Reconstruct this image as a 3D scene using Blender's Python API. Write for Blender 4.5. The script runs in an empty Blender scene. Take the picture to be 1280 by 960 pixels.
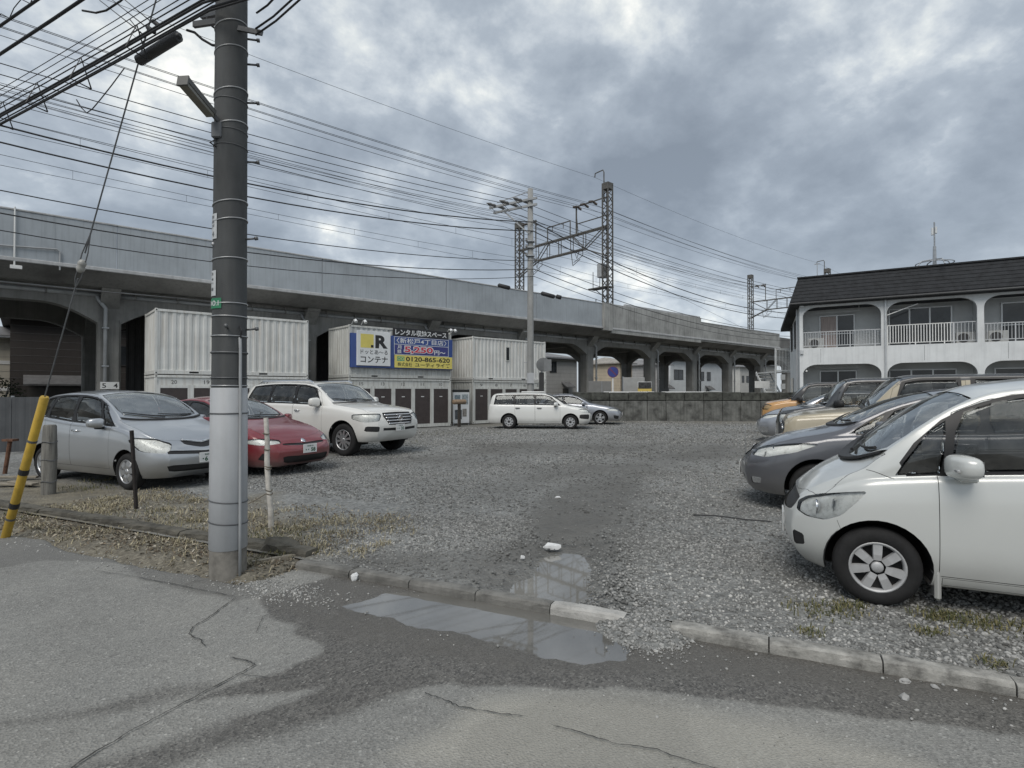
import bpy, bmesh, math, random
import numpy as np
from mathutils import Vector, Matrix
from math import sin, cos, pi, radians, sqrt

SC = bpy.context.scene
COL = SC.collection
random.seed(7)
RNG = np.random.default_rng(7)

# ------------------------------------------------------------------ camera
F = 700.0            # focal length in pixels of a 1280 wide frame
HOR = 489.0          # horizon row
CAMZ = 1.57
cam_d = bpy.data.cameras.new('camera')
cam = bpy.data.objects.new('camera', cam_d)
COL.objects.link(cam)
cam_d.sensor_width = 36.0
cam_d.lens = F / 1280.0 * 36.0
cam_d.clip_start = 0.05
cam_d.clip_end = 6000
cam.location = (0, 0, CAMZ)
cam.rotation_euler = (radians(90.0) + math.atan((HOR - 480) / F), 0, radians(0.0))
SC.camera = cam

# ------------------------------------------------------------------ sky and sun (overcast)
SUN_EL, SUN_AZ = 52.0, 200.0      # azimuth clockwise from +Y (north)
W = bpy.data.worlds.new('World')
SC.world = W
W.use_nodes = True
nt = W.node_tree
nt.nodes.clear()


def nn(t, kind, **kw):
    n = t.nodes.new(kind)
    for k, v in kw.items():
        if k == 'ins':
            for kk, vv in v.items():
                n.inputs[kk].default_value = vv
        else:
            setattr(n, k, v)
    return n


def ln(t, a, b):
    t.links.new(a, b)


def ramp(t, fac, stops, interp='LINEAR'):
    r = t.nodes.new('ShaderNodeValToRGB')
    r.color_ramp.interpolation = interp
    els = r.color_ramp.elements
    while len(els) < len(stops):
        els.new(0.5)
    for e, (p, c) in zip(els, stops):
        e.position = p
        e.color = (*c, 1) if len(c) == 3 else c
    if fac is not None:
        t.links.new(fac, r.inputs[0])
    return r


def mth(t, op, a, b=None, c=None):
    n = t.nodes.new('ShaderNodeMath')
    n.operation = op
    for i, x in enumerate((a, b, c)):
        if x is None:
            continue
        if isinstance(x, (int, float)):
            n.inputs[i].default_value = x
        else:
            t.links.new(x, n.inputs[i])
    return n.outputs[0]


tc = nn(nt, 'ShaderNodeTexCoord')
sep = nn(nt, 'ShaderNodeSeparateXYZ')
ln(nt, tc.outputs['Generated'], sep.inputs[0])
zz = mth(nt, 'ADD', mth(nt, 'MAXIMUM', sep.outputs['Z'], 0.0), 0.42)
cmb = nn(nt, 'ShaderNodeCombineXYZ')
ln(nt, mth(nt, 'DIVIDE', sep.outputs['X'], zz), cmb.inputs[0])
ln(nt, mth(nt, 'DIVIDE', sep.outputs['Y'], zz), cmb.inputs[1])
cmb.inputs[2].default_value = 3.1
mp = nn(nt, 'ShaderNodeMapping')
mp.inputs['Location'].default_value = (-1.1, -8.8, 0)
mp.inputs['Rotation'].default_value = (0, 0, radians(-30))
mp.inputs['Scale'].default_value = (1.0, 1.0, 1)
ln(nt, cmb.outputs[0], mp.inputs[0])
n1 = nn(nt, 'ShaderNodeTexNoise', ins={'Scale': 1.3, 'Detail': 8.0, 'Roughness': 0.56, 'Distortion': 0.08})
ln(nt, mp.outputs[0], n1.inputs['Vector'])
n2 = nn(nt, 'ShaderNodeTexNoise', ins={'Scale': 4.6, 'Detail': 8.0, 'Roughness': 0.58, 'Distortion': 0.12})
ln(nt, mp.outputs[0], n2.inputs['Vector'])
mixn = mth(nt, 'ADD', mth(nt, 'MULTIPLY', n1.outputs['Fac'], 0.62), mth(nt, 'MULTIPLY', n2.outputs['Fac'], 0.38))
cl = ramp(nt, mixn, [(0.38, (0.18, 0.21, 0.248)), (0.46, (0.25, 0.287, 0.332)), (0.515, (0.335, 0.377, 0.423)),
                     (0.548, (0.46, 0.50, 0.535)), (0.575, (0.60, 0.63, 0.63)), (0.60, (0.80, 0.80, 0.76)), (0.65, (0.98, .96, .90))])
# brightening towards the hazy horizon, as seen above the roofs
hz = ramp(nt, sep.outputs['Z'], [(0.0, (0.53, 0.57, 0.615)), (0.30, (0.53, 0.57, 0.615))])
hzf = ramp(nt, sep.outputs['Z'], [(0.0, (0.50,) * 3), (0.10, (0.30,) * 3), (0.24, (0.06,) * 3), (0.5, (0.0,) * 3)])
mxh = nn(nt, 'ShaderNodeMix', data_type='RGBA')
ln(nt, hzf.outputs[0], mxh.inputs['Factor'])
ln(nt, cl.outputs[0], mxh.inputs['A'])
ln(nt, hz.outputs[0], mxh.inputs['B'])
bgc = nn(nt, 'ShaderNodeBackground', ins={'Strength': 1.0})
ln(nt, mxh.outputs['Result'], bgc.inputs['Color'])
sky = nn(nt, 'ShaderNodeTexSky', sky_type='NISHITA', sun_disc=False)
sky.sun_elevation = radians(SUN_EL)
sky.sun_rotation = radians(SUN_AZ)
bgs = nn(nt, 'ShaderNodeBackground', ins={'Strength': 0.10})
ln(nt, sky.outputs[0], bgs.inputs['Color'])
ms = nn(nt, 'ShaderNodeMixShader', ins={0: 0.9})
ln(nt, bgs.outputs[0], ms.inputs[1])
ln(nt, bgc.outputs[0], ms.inputs[2])
wo = nn(nt, 'ShaderNodeOutputWorld')
ln(nt, ms.outputs[0], wo.inputs[0])
W.cycles.sampling_method = 'MANUAL'
W.cycles.sample_map_resolution = 512

sd = bpy.data.lights.new('sun', 'SUN')
sd.energy = 1.5
sd.angle = radians(38)
sd.color = (1.0, 0.945, 0.87)
sun = bpy.data.objects.new('sun', sd)
COL.objects.link(sun)
_sdir = Vector((sin(radians(SUN_AZ)) * cos(radians(SUN_EL)), cos(radians(SUN_AZ)) * cos(radians(SUN_EL)), sin(radians(SUN_EL))))
sun.rotation_euler = _sdir.to_track_quat('Z', 'Y').to_euler()
sun.location = (0, -20, 60)

vs = SC.view_settings
SC.display_settings.display_device = 'sRGB'
vs.view_transform = 'Standard'
vs.look = 'None'
vs.exposure = 0.45
vs.gamma = 1.0
vs.use_curve_mapping = False
SC.render.engine = 'CYCLES'
SC.cycles.max_bounces = 6
SC.cycles.diffuse_bounces = 3
SC.cycles.glossy_bounces = 3
SC.cycles.transparent_max_bounces = 10
SC.cycles.transmission_bounces = 3
SC.cycles.caustics_reflective = False
SC.cycles.caustics_refractive = False


# ------------------------------------------------------------------ helpers
def pxg(px, py, z=0.0):
    """ground point (X, Y) seen at photo pixel px,py on the level z"""
    Y = (CAMZ - z) * F / (py - HOR)
    return Vector(((px - 640) / F * Y, Y, z))


def pxd(px, py, Y):
    return Vector(((px - 640) / F * Y, Y, CAMZ + (HOR - py) * Y / F))


def empty(name, loc=(0, 0, 0), rz=0.0, label=None, cat=None, group=None, kind=None, parent=None):
    o = bpy.data.objects.new(name, None)
    COL.objects.link(o)
    o.empty_display_size = 0.3
    o.location = loc
    o.rotation_euler = (0, 0, rz)
    tag(o, label, cat, group, kind)
    if parent:
        o.parent = parent
    return o


def tag(o, label=None, cat=None, group=None, kind=None):
    if label: o['label'] = label
    if cat: o['category'] = cat
    if group: o['group'] = group
    if kind: o['kind'] = kind
    return o


def copy_tree(o, parent=None):
    c = o.copy()
    COL.objects.link(c)
    if parent is not None:
        c.parent = parent
    for ch in list(o.children):
        copy_tree(ch, c)
    return c


def mesh_obj(name, verts, faces, m, parent=None, smooth=False):
    me = bpy.data.meshes.new(name)
    me.from_pydata([tuple(v) for v in verts], [], faces)
    ms_ = m if isinstance(m, (list, tuple)) else [m]
    for x in ms_:
        me.materials.append(x)
    if smooth:
        me.polygons.foreach_set('use_smooth', [True] * len(me.polygons))
    me.update()
    o = bpy.data.objects.new(name, me)
    COL.objects.link(o)
    if parent:
        o.parent = parent
    return o


class MB:
    """collects shapes, then links them as ONE mesh object"""
    def __init__(self):
        self.v, self.f = [], []

    def add(self, vs_, fs_):
        b = len(self.v)
        self.v += [Vector(p) for p in vs_]
        self.f += [[i + b for i in f] for f in fs_]
        return self

    def box(self, x0, x1, y0, y1, z0, z1, bev=0.0, M=None):
        if bev <= 0:
            vs_ = [(x0, y0, z0), (x1, y0, z0), (x1, y1, z0), (x0, y1, z0), (x0, y0, z1), (x1, y0, z1), (x1, y1, z1), (x0, y1, z1)]
            fs_ = [(0, 3, 2, 1), (4, 5, 6, 7), (0, 1, 5, 4), (1, 2, 6, 5), (2, 3, 7, 6), (3, 0, 4, 7)]
        else:
            b = min(bev, (x1 - x0) * .45, (y1 - y0) * .45, (z1 - z0) * .45)
            vs_ = []
            for (sx, sy, sz) in [(a, c, d) for a in (0, 1) for c in (0, 1) for d in (0, 1)]:
                X, Yy, Z = (x1 if sx else x0), (y1 if sy else y0), (z1 if sz else z0)
                dx, dy, dz = (-b if sx else b), (-b if sy else b), (-b if sz else b)
                vs_ += [(X, Yy + dy, Z + dz), (X + dx, Yy, Z + dz), (X + dx, Yy + dy, Z)]
            I = lambda a, c, d, k: (a * 4 + c * 2 + d) * 3 + k
            fs_ = []
            for a in (0, 1):
                q = [I(a, 0, 0, 0), I(a, 1, 0, 0), I(a, 1, 1, 0), I(a, 0, 1, 0)]
                fs_.append(q if a else q[::-1])
                q = [I(0, a, 0, 1), I(0, a, 1, 1), I(1, a, 1, 1), I(1, a, 0, 1)]
                fs_.append(q if a else q[::-1])
                q = [I(0, 0, a, 2), I(1, 0, a, 2), I(1, 1, a, 2), I(0, 1, a, 2)]
                fs_.append(q if a else q[::-1])
            for c in (0, 1):
                for d in (0, 1):
                    fs_.append([I(0, c, d, 1), I(1, c, d, 1), I(1, c, d, 2), I(0, c, d, 2)])
                    fs_.append([I(c, 0, d, 0), I(c, 1, d, 0), I(c, 1, d, 2), I(c, 0, d, 2)])
                    fs_.append([I(c, d, 0, 0), I(c, d, 1, 0), I(c, d, 1, 1), I(c, d, 0, 1)])
            for a in (0, 1):
                for c in (0, 1):
                    for d in (0, 1):
                        fs_.append([I(a, c, d, 0), I(a, c, d, 1), I(a, c, d, 2)])
        if M is not None:
            vs_ = [M @ Vector(p) for p in vs_]
        return self.add(vs_, fs_)

    def tube(self, pts, r, n=6, cap=True):
        pts = [Vector(p) for p in pts]
        rs = r if isinstance(r, (list, tuple)) else [r] * len(pts)
        vs_, fs_ = [], []
        up = None
        for i, p in enumerate(pts):
            t = (pts[min(i + 1, len(pts) - 1)] - pts[max(i - 1, 0)])
            t = t.normalized() if t.length > 1e-9 else Vector((0, 0, 1))
            if up is None:
                up = Vector((0, 0, 1)) if abs(t.z) < .9 else Vector((1, 0, 0))
            a = t.cross(up)
            if a.length < 1e-6:
                a = t.cross(Vector((0, 1, 0)))
            a.normalize()
            b = a.cross(t).normalized()
            up = b
            for k in range(n):
                an = 2 * pi * k / n
                vs_.append(p + (a * cos(an) + b * sin(an)) * rs[i])
        for i in range(len(pts) - 1):
            for k in range(n):
                k2 = (k + 1) % n
                fs_.append((i * n + k, i * n + k2, (i + 1) * n + k2, (i + 1) * n + k))
        if cap:
            fs_.append(list(range(n))[::-1])
            fs_.append([(len(pts) - 1) * n + k for k in range(n)])
        return self.add(vs_, fs_)

    def beam(self, p, q, w, h, up=(0, 0, 1)):
        p, q = Vector(p), Vector(q)
        t = (q - p).normalized()
        u = Vector(up)
        a = t.cross(u)
        if a.length < 1e-5:
            a = t.cross(Vector((0, 1, 0)))
        a.normalize()
        b = a.cross(t).normalized()
        vs_ = []
        for e in (p, q):
            for (s1, s2) in ((-1, -1), (1, -1), (1, 1), (-1, 1)):
                vs_.append(e + a * (s1 * w / 2) + b * (s2 * h / 2))
        return self.add(vs_, [(0, 1, 2, 3), (7, 6, 5, 4), (0, 4, 5, 1), (1, 5, 6, 2), (2, 6, 7, 3), (3, 7, 4, 0)])

    def lathe(self, prof, n=20, M=None, cap=False):
        """prof = [(r, h)] about local z"""
        vs_, fs_ = [], []
        for (r, h) in prof:
            for k in range(n):
                a = 2 * pi * k / n
                vs_.append(Vector((r * cos(a), r * sin(a), h)))
        for i in range(len(prof) - 1):
            for k in range(n):
                k2 = (k + 1) % n
                fs_.append((i * n + k, i * n + k2, (i + 1) * n + k2, (i + 1) * n + k))
        if cap:
            fs_.append(list(range(n))[::-1])
            fs_.append([(len(prof) - 1) * n + k for k in range(n)])
        if M is not None:
            vs_ = [M @ p for p in vs_]
        return self.add(vs_, fs_)

    def prism(self, poly, d0, d1, M=None):
        """poly in local xy, extruded along z from d0 to d1 (M places it)"""
        n = len(poly)
        vs_ = [Vector((x, y, d0)) for x, y in poly] + [Vector((x, y, d1)) for x, y in poly]
        fs_ = [list(range(n))[::-1], [n + i for i in range(n)]]
        fs_ += [(i, (i + 1) % n, n + (i + 1) % n, n + i) for i in range(n)]
        if M is not None:
            vs_ = [M @ p for p in vs_]
        return self.add(vs_, fs_)

    def quad(self, a, b, c, d):
        return self.add([a, b, c, d], [(0, 1, 2, 3)])

    def sphere(self, c, r, n=10, sx=1, sy=1, sz=1):
        prof = [(max(1e-4, sin(pi * i / n)) * r, -cos(pi * i / n) * r) for i in range(n + 1)]
        M = Matrix.Translation(Vector(c)) @ Matrix.Diagonal((sx, sy, sz, 1))
        return self.lathe(prof, n * 2 if n < 8 else 16, M)

    def build(self, name, m, parent=None, smooth=False, fix=True, angle=None):
        o = mesh_obj(name, self.v, self.f, m, parent, smooth)
        if fix:
            bm = bmesh.new()
            bm.from_mesh(o.data)
            bmesh.ops.recalc_face_normals(bm, faces=bm.faces)
            bm.to_mesh(o.data)
            bm.free()
        if angle is not None:
            try:
                o.data.polygons.foreach_set('use_smooth', [True] * len(o.data.polygons))
                o.data.set_sharp_from_angle(angle=radians(angle))
            except Exception:
                pass
        return o


# world matrix with axes: x right, y up, z out of a wall
def frame(o, right, up):
    r = Vector(right).normalized()
    u = Vector(up).normalized()
    n = r.cross(u).normalized()
    M = Matrix((r, u, n)).transposed().to_4x4()
    M.translation = Vector(o)
    return M


_tcache = {}


def text_data(body, bold=0.0):
    """(verts, faces, width, x0, y0, y1) of lettering at size 1 in the xy plane"""
    key = (body, bold)
    if key in _tcache:
        return _tcache[key]
    c = bpy.data.curves.new('lettering', 'FONT')
    c.body = body
    c.offset = bold
    c.resolution_u = 3
    c.fill_mode = 'FRONT'
    o = bpy.data.objects.new('lettering', c)
    me = o.to_mesh()
    vs_ = [tuple(v.co) for v in me.vertices]
    fs_ = [list(p.vertices) for p in me.polygons]
    o.to_mesh_clear()
    bpy.data.objects.remove(o)
    bpy.data.curves.remove(c)
    if not vs_:
        vs_, fs_ = [(0, 0, 0), (.1, 0, 0), (0, .1, 0)], [[0, 1, 2]]
    xs = [v[0] for v in vs_]
    ys = [v[1] for v in vs_]
    _tcache[key] = (vs_, fs_, min(xs), max(xs), min(ys), max(ys))
    return _tcache[key]


def lettering(mb, body, x0, x1, y0, y1, M, bold=0.0, lift=0.003):
    """fits the words into the rectangle of the wall frame M"""
    vs_, fs_, a, b, c, d = text_data(body, bold)
    sx, sy = (x1 - x0) / max(b - a, 1e-6), (y1 - y0) / max(d - c, 1e-6)
    mb.add([M @ Vector((x0 + (v[0] - a) * sx, y0 + (v[1] - c) * sy, lift)) for v in vs_], fs_)
    return mb


# ------------------------------------------------------------------ materials
_mats = {}


def new_mat(name):
    m = bpy.data.materials.new(name)
    m.use_nodes = True
    t = m.node_tree
    t.nodes.clear()
    out = t.nodes.new('ShaderNodeOutputMaterial')
    b = t.nodes.new('ShaderNodeBsdfPrincipled')
    t.links.new(b.outputs[0], out.inputs[0])
    return m, t, b, out


def surf(name, col, rough=0.7, metal=0.0, var=0.12, scale=3.0, bump=0.0, bscale=60.0, streak=0.0, spec=0.5,
         coat=0.0, coords='Object', stain=None, stretch=(1, 1, 1), emit=0):
    """plain real-world surface: colour with soft wear, optional rain streaks and fine relief"""
    if name in _mats:
        return _mats[name]
    m, t, b, out = new_mat(name)
    c = t.nodes.new('ShaderNodeTexCoord')
    mpn = nn(t, 'ShaderNodeMapping')
    mpn.inputs['Scale'].default_value = stretch
    ln(t, c.outputs[coords], mpn.inputs[0])
    n = nn(t, 'ShaderNodeTexNoise', ins={'Scale': scale, 'Detail': 6.0, 'Roughness': 0.62})
    ln(t, mpn.outputs[0], n.inputs['Vector'])
    lo = tuple(max(0, x * (1 - var * 1.6)) for x in col)
    hi = tuple(min(1, x * (1 + var * 1.2)) for x in col)
    r = ramp(t, n.outputs['Fac'], [(0.28, lo), (0.5, col), (0.72, hi)])
    colout = r.outputs[0]
    if streak > 0:
        ms2 = nn(t, 'ShaderNodeMapping')
        ms2.inputs['Scale'].default_value = (7.0, 7.0, 0.35)
        ln(t, c.outputs[coords], ms2.inputs[0])
        n3 = nn(t, 'ShaderNodeTexNoise', ins={'Scale': 1.2, 'Detail': 5.0, 'Roughness': 0.6})
        ln(t, ms2.outputs[0], n3.inputs['Vector'])
        f = ramp(t, n3.outputs['Fac'], [(0.48, (0, 0, 0)), (0.75, (streak,) * 3)])
        mx = nn(t, 'ShaderNodeMix', data_type='RGBA')
        ln(t, f.outputs[0], mx.inputs['Factor'])
        ln(t, colout, mx.inputs['A'])
        mx.inputs['B'].default_value = (*(stain or tuple(x * .35 for x in col)), 1)
        colout = mx.outputs['Result']
    ln(t, colout, b.inputs['Base Color'])
    b.inputs['Roughness'].default_value = rough
    b.inputs['Metallic'].default_value = metal
    b.inputs['Specular IOR Level'].default_value = spec
    if coat:
        b.inputs['Coat Weight'].default_value = coat
        b.inputs['Coat Roughness'].default_value = 0.05
    if bump:
        nb = nn(t, 'ShaderNodeTexNoise', ins={'Scale': bscale, 'Detail': 5.0, 'Roughness': 0.6})
        ln(t, c.outputs[coords], nb.inputs['Vector'])
        bp = nn(t, 'ShaderNodeBump', ins={'Strength': bump, 'Distance': 0.01})
        ln(t, nb.outputs['Fac'], bp.inputs['Height'])
        ln(t, bp.outputs[0], b.inputs['Normal'])
    if emit:
        b.inputs['Emission Color'].default_value = (*col, 1)
        b.inputs['Emission Strength'].default_value = emit
    _mats[name] = m
    return m


def car_paint(name, col, metal=0.0, rough=0.35):
    if name in _mats:
        return _mats[name]
    m, t, b, out = new_mat(name)
    c = t.nodes.new('ShaderNodeTexCoord')
    n = nn(t, 'ShaderNodeTexNoise', ins={'Scale': 2.2, 'Detail': 7.0, 'Roughness': 0.65})
    ln(t, c.outputs['Object'], n.inputs['Vector'])
    # thin road dust, more of it low on the body (a film of dirt, not shade)
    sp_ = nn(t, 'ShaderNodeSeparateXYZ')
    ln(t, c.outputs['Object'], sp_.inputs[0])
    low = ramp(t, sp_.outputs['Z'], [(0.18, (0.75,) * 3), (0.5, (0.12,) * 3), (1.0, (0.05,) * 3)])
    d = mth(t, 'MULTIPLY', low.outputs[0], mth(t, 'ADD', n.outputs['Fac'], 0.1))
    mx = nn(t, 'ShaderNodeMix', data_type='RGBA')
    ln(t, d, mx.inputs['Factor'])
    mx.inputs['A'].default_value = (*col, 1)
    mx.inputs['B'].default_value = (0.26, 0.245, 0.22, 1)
    ln(t, mx.outputs['Result'], b.inputs['Base Color'])
    b.inputs['Metallic'].default_value = metal
    b.inputs['Roughness'].default_value = rough
    b.inputs['Coat Weight'].default_value = 1.0
    rr = ramp(t, n.outputs['Fac'], [(0.3, (0.04,) * 3), (0.75, (0.16,) * 3)])
    ln(t, rr.outputs[0], b.inputs['Coat Roughness'])
    _mats[name] = m
    return m


def car_glass(name, tint=0.32, refl=1.0, dust_sheen0=.02, dust_sheen1=.14):
    if name in _mats:
        return _mats[name]
    m, t, b, out = new_mat(name)
    t.nodes.remove(b)
    tr = nn(t, 'ShaderNodeBsdfTransparent')
    tr.inputs[0].default_value = (tint * .985, tint, tint * .99, 1)
    gl = nn(t, 'ShaderNodeBsdfGlossy')
    gl.inputs['Roughness'].default_value = 0.02
    gl.inputs[0].default_value = (.9, .95, .97, 1)
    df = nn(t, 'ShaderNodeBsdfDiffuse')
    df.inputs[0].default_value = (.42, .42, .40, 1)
    c = t.nodes.new('ShaderNodeTexCoord')
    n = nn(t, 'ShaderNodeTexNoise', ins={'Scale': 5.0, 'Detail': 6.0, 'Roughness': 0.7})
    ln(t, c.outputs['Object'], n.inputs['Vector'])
    dust = ramp(t, n.outputs['Fac'], [(0.35, (dust_sheen0,) * 3), (0.75, (dust_sheen1,) * 3)])  # pale film: some real dirt, plus sky sheen painted on windscreens
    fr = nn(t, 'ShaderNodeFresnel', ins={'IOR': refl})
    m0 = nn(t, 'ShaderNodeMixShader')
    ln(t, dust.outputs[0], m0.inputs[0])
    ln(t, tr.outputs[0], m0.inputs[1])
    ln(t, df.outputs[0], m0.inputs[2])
    m1 = nn(t, 'ShaderNodeMixShader')
    ln(t, fr.outputs[0], m1.inputs[0])
    ln(t, m0.outputs[0], m1.inputs[1])
    ln(t, gl.outputs[0], m1.inputs[2])
    ln(t, m1.outputs[0], out.inputs[0])
    _mats[name] = m
    return m


CONC = lambda: surf('viaduct concrete', (.215, .215, .205), .85, var=.22, scale=.7, bump=.25, bscale=14, streak=.55, stain=(.09, .09, .085))
STEEL = lambda: surf('galvanised steel', (.36, .38, .40), .5, .55, var=.18, scale=6)
BLACK = lambda: surf('black plastic', (.02, .02, .021), .55, var=.25, scale=20)
RUBBER = lambda: surf('tyre rubber', (.013, .013, .0135), .85, var=.3, scale=12, bump=.2, bscale=90)
CHROME = lambda: surf('chrome', (.75, .76, .78), .12, 1.0, var=.05)
DARKW = lambda: surf('cable sheath', (.022, .023, .026), .6, var=.2)
WHITEP = lambda: surf('white enamel', (.72, .73, .72), .4, var=.06, scale=4)
# ------------------------------------------------------------------ ground frame: e along the kerb, g across it
AE = radians(24.8)
EX, GX = Vector((cos(AE), -sin(AE), 0)), Vector((sin(AE), cos(AE), 0))


def to_eg(P):
    return P[0] * EX.x + P[1] * EX.y, P[0] * GX.x + P[1] * GX.y


def from_eg(e, g, z=0.0):
    return Vector((e * EX.x + g * GX.x, e * EX.y + g * GX.y, z))


def px_poly(pts, z):
    return np.array([to_eg(pxg(x, y, z)) for x, y in pts])


def poly_field(e, g, poly, soft):
    """1 inside the outline, falling to 0 over `soft` metres outside it"""
    n = len(poly)
    inside = np.zeros(e.shape, bool)
    d2 = np.full(e.shape, 1e9)
    for i in range(n):
        x0, y0 = poly[i]
        x1, y1 = poly[(i + 1) % n]
        cond = ((y0 > g) != (y1 > g))
        with np.errstate(divide='ignore', invalid='ignore'):
            xi = (x1 - x0) * (g - y0) / (y1 - y0 + 1e-12) + x0
        inside ^= cond & (e < xi)
        dx, dy = x1 - x0, y1 - y0
        L2 = dx * dx + dy * dy + 1e-12
        t = np.clip(((e - x0) * dx + (g - y0) * dy) / L2, 0, 1)
        d2 = np.minimum(d2, (e - x0 - t * dx) ** 2 + (g - y0 - t * dy) ** 2)
    d = np.sqrt(d2)
    sd_ = np.where(inside, d, -d)
    return np.clip(sd_ / soft + 0.5, 0, 1)


def vnoise(x, y, seed=0, octaves=4, rough=0.5):
    """value noise in [-1,1]"""
    r = np.random.default_rng(seed)
    tab = r.uniform(-1, 1, (256, 256))
    out = np.zeros(np.shape(x))
    amp, tot = 1.0, 0.0
    for o in range(octaves):
        xi, yi = np.floor(x).astype(int), np.floor(y).astype(int)
        fx, fy = x - xi, y - yi
        fx, fy = fx * fx * (3 - 2 * fx), fy * fy * (3 - 2 * fy)
        a = tab[xi % 256, yi % 256]
        b = tab[(xi + 1) % 256, yi % 256]
        c = tab[xi % 256, (yi + 1) % 256]
        d = tab[(xi + 1) % 256, (yi + 1) % 256]
        out += amp * ((a * (1 - fx) + b * fx) * (1 - fy) + (c * (1 - fx) + d * fx) * fy)
        tot += amp
        amp *= rough
        x, y = x * 2.03 + 17.3, y * 2.03 + 9.1
    return out / tot


VD = Vector((0.7526, 0.6585, 0))       # along the viaduct
VN = Vector((-0.6585, 0.7526, 0))      # across it, away from the camera
VANG = math.atan2(VD.y, VD.x)
ROADZ = -0.062

# wet road outlines, photo pixels on the road
RZ = ROADZ + 0.02
wet_main = px_poly([(330, 742), (430, 712), (520, 712), (800, 775), (860, 790), (1290, 858), (1290, 917), (1130, 895), (1000, 880), (890, 864), (770, 857),
                    (640, 853), (560, 850), (480, 868), (420, 888), (330, 905), (250, 930), (300, 893), (400, 855), (330, 862), (250, 872), (290, 852), (350, 836),
                    (405, 812), (408, 802), (372, 790), (366, 776), (345, 768)], RZ)
wet_s1 = px_poly([(-10, 902), (40, 895), (100, 882), (200, 858), (262, 852), (290, 853), (240, 868), (130, 888), (60, 894), (-10, 908)], RZ)
wet_s2 = px_poly([(60, 965), (180, 935), (300, 893), (420, 850), (480, 840), (540, 850), (470, 875), (360, 910), (250, 942), (190, 965)], RZ)
wet_kerb = px_poly([(330, 742), (430, 712), (520, 712), (800, 775), (860, 790), (1290, 858), (1290, 880), (1000, 850), (800, 835), (620, 830), (450, 800), (400, 780)], RZ)
pud_road = px_poly([(432, 752), (480, 738), (560, 739), (640, 749), (720, 762), (775, 776), (778, 818), (740, 822), (690, 813), (620, 798), (545, 781), (480, 765)], RZ)
dry_patch = px_poly([(560, 905), (600, 870), (700, 862), (840, 872), (980, 900), (1100, 930), (1200, 965), (640, 965), (500, 940)], RZ)


def axis(fine0, fine1, step, lo, hi, grow):
    a = list(np.arange(fine0, fine1, step))
    s, x = step, fine1
    while x < hi:
        a.append(x)
        s *= grow
        x += s
    a.append(hi)
    s, x, b = step, fine0 - step, []
    while x > lo:
        b.append(x)
        s *= grow
        x -= s
    b.append(lo)
    return np.array(b[::-1] + a)


def grid_obj(name, E, G, Z, attrs, mat_, skip=None):
    ne, ng = E.shape
    X = E * EX.x + G * GX.x
    Y = E * EX.y + G * GX.y
    co = np.stack([X, Y, Z], -1).reshape(-1, 3)
    idx = np.arange(ne * ng).reshape(ne, ng)
    q = np.stack([idx[:-1, :-1], idx[1:, :-1], idx[1:, 1:], idx[:-1, 1:]], -1).reshape(-1, 4)
    if skip is not None:
        q = q[~skip.reshape(-1)]
    me = bpy.data.meshes.new(name)
    me.vertices.add(len(co))
    me.vertices.foreach_set('co', co.astype(np.float32).ravel())
    me.loops.add(len(q) * 4)
    me.loops.foreach_set('vertex_index', q.astype(np.int32).ravel())
    me.polygons.add(len(q))
    me.polygons.foreach_set('loop_start', np.arange(0, len(q) * 4, 4, dtype=np.int32))
    me.polygons.foreach_set('use_smooth', np.ones(len(q), bool))
    me.update(calc_edges=True)
    for k, a in attrs.items():
        at = me.attributes.new(k, 'FLOAT', 'POINT')
        at.data.foreach_set('value', a.astype(np.float32).ravel())
    me.materials.append(mat_)
    o = bpy.data.objects.new(name, me)
    COL.objects.link(o)
    return o


def attr(t, name):
    a = t.nodes.new('ShaderNodeAttribute')
    a.attribute_name = name
    return a.outputs['Fac']


def mixc(t, f, a, b):
    mx = nn(t, 'ShaderNodeMix', data_type='RGBA')
    if isinstance(f, (int, float)):
        mx.inputs['Factor'].default_value = f
    else:
        ln(t, f, mx.inputs['Factor'])
    for k, x in (('A', a), ('B', b)):
        if isinstance(x, tuple):
            mx.inputs[k].default_value = (*x, 1)
        else:
            ln(t, x, mx.inputs[k])
    return mx.outputs['Result']


# --- asphalt
m, t, b, out = new_mat('worn asphalt')
c = nn(t, 'ShaderNodeTexCoord')
nb = nn(t, 'ShaderNodeTexNoise', ins={'Scale': .8, 'Detail': 9.0, 'Roughness': .68})
ln(t, c.outputs['Object'], nb.inputs['Vector'])
nm = nn(t, 'ShaderNodeTexNoise', ins={'Scale': 9.0, 'Detail': 8.0, 'Roughness': .75})
ln(t, c.outputs['Object'], nm.inputs['Vector'])
vo = nn(t, 'ShaderNodeTexVoronoi', ins={'Scale': 82.0, 'Randomness': 1.0})
ln(t, c.outputs['Object'], vo.inputs['Vector'])
agg = ramp(t, vo.outputs['Color'], [(0.0, (.05, .05, .048)), (.25, (.15, .15, .143)), (.55, (.225, .225, .213)), (.85, (.32, .32, .30)), (.96, (.55, .55, .52))])
base = ramp(t, nb.outputs['Fac'], [(.3, (.175, .174, .165)), (.5, (.24, .24, .227)), (.7, (.31, .306, .283))])
mid = mixc(t, mth(t, 'MULTIPLY', nm.outputs['Fac'], .9), base.outputs[0], agg.outputs[0])
old = mixc(t, mth(t, 'MULTIPLY', attr(t, 'pale'), .55), mid, (.40, .385, .335))
wetc = ramp(t, vo.outputs['Color'], [(0.0, (.04, .039, .036)), (.4, (.105, .101, .093)), (.85, (.165, .159, .146)), (.97, (.29, .282, .26))])
v3 = nn(t, 'ShaderNodeTexVoronoi', ins={'Scale': 26.0, 'Randomness': 1.0})
ln(t, c.outputs['Object'], v3.inputs['Vector'])
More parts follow.
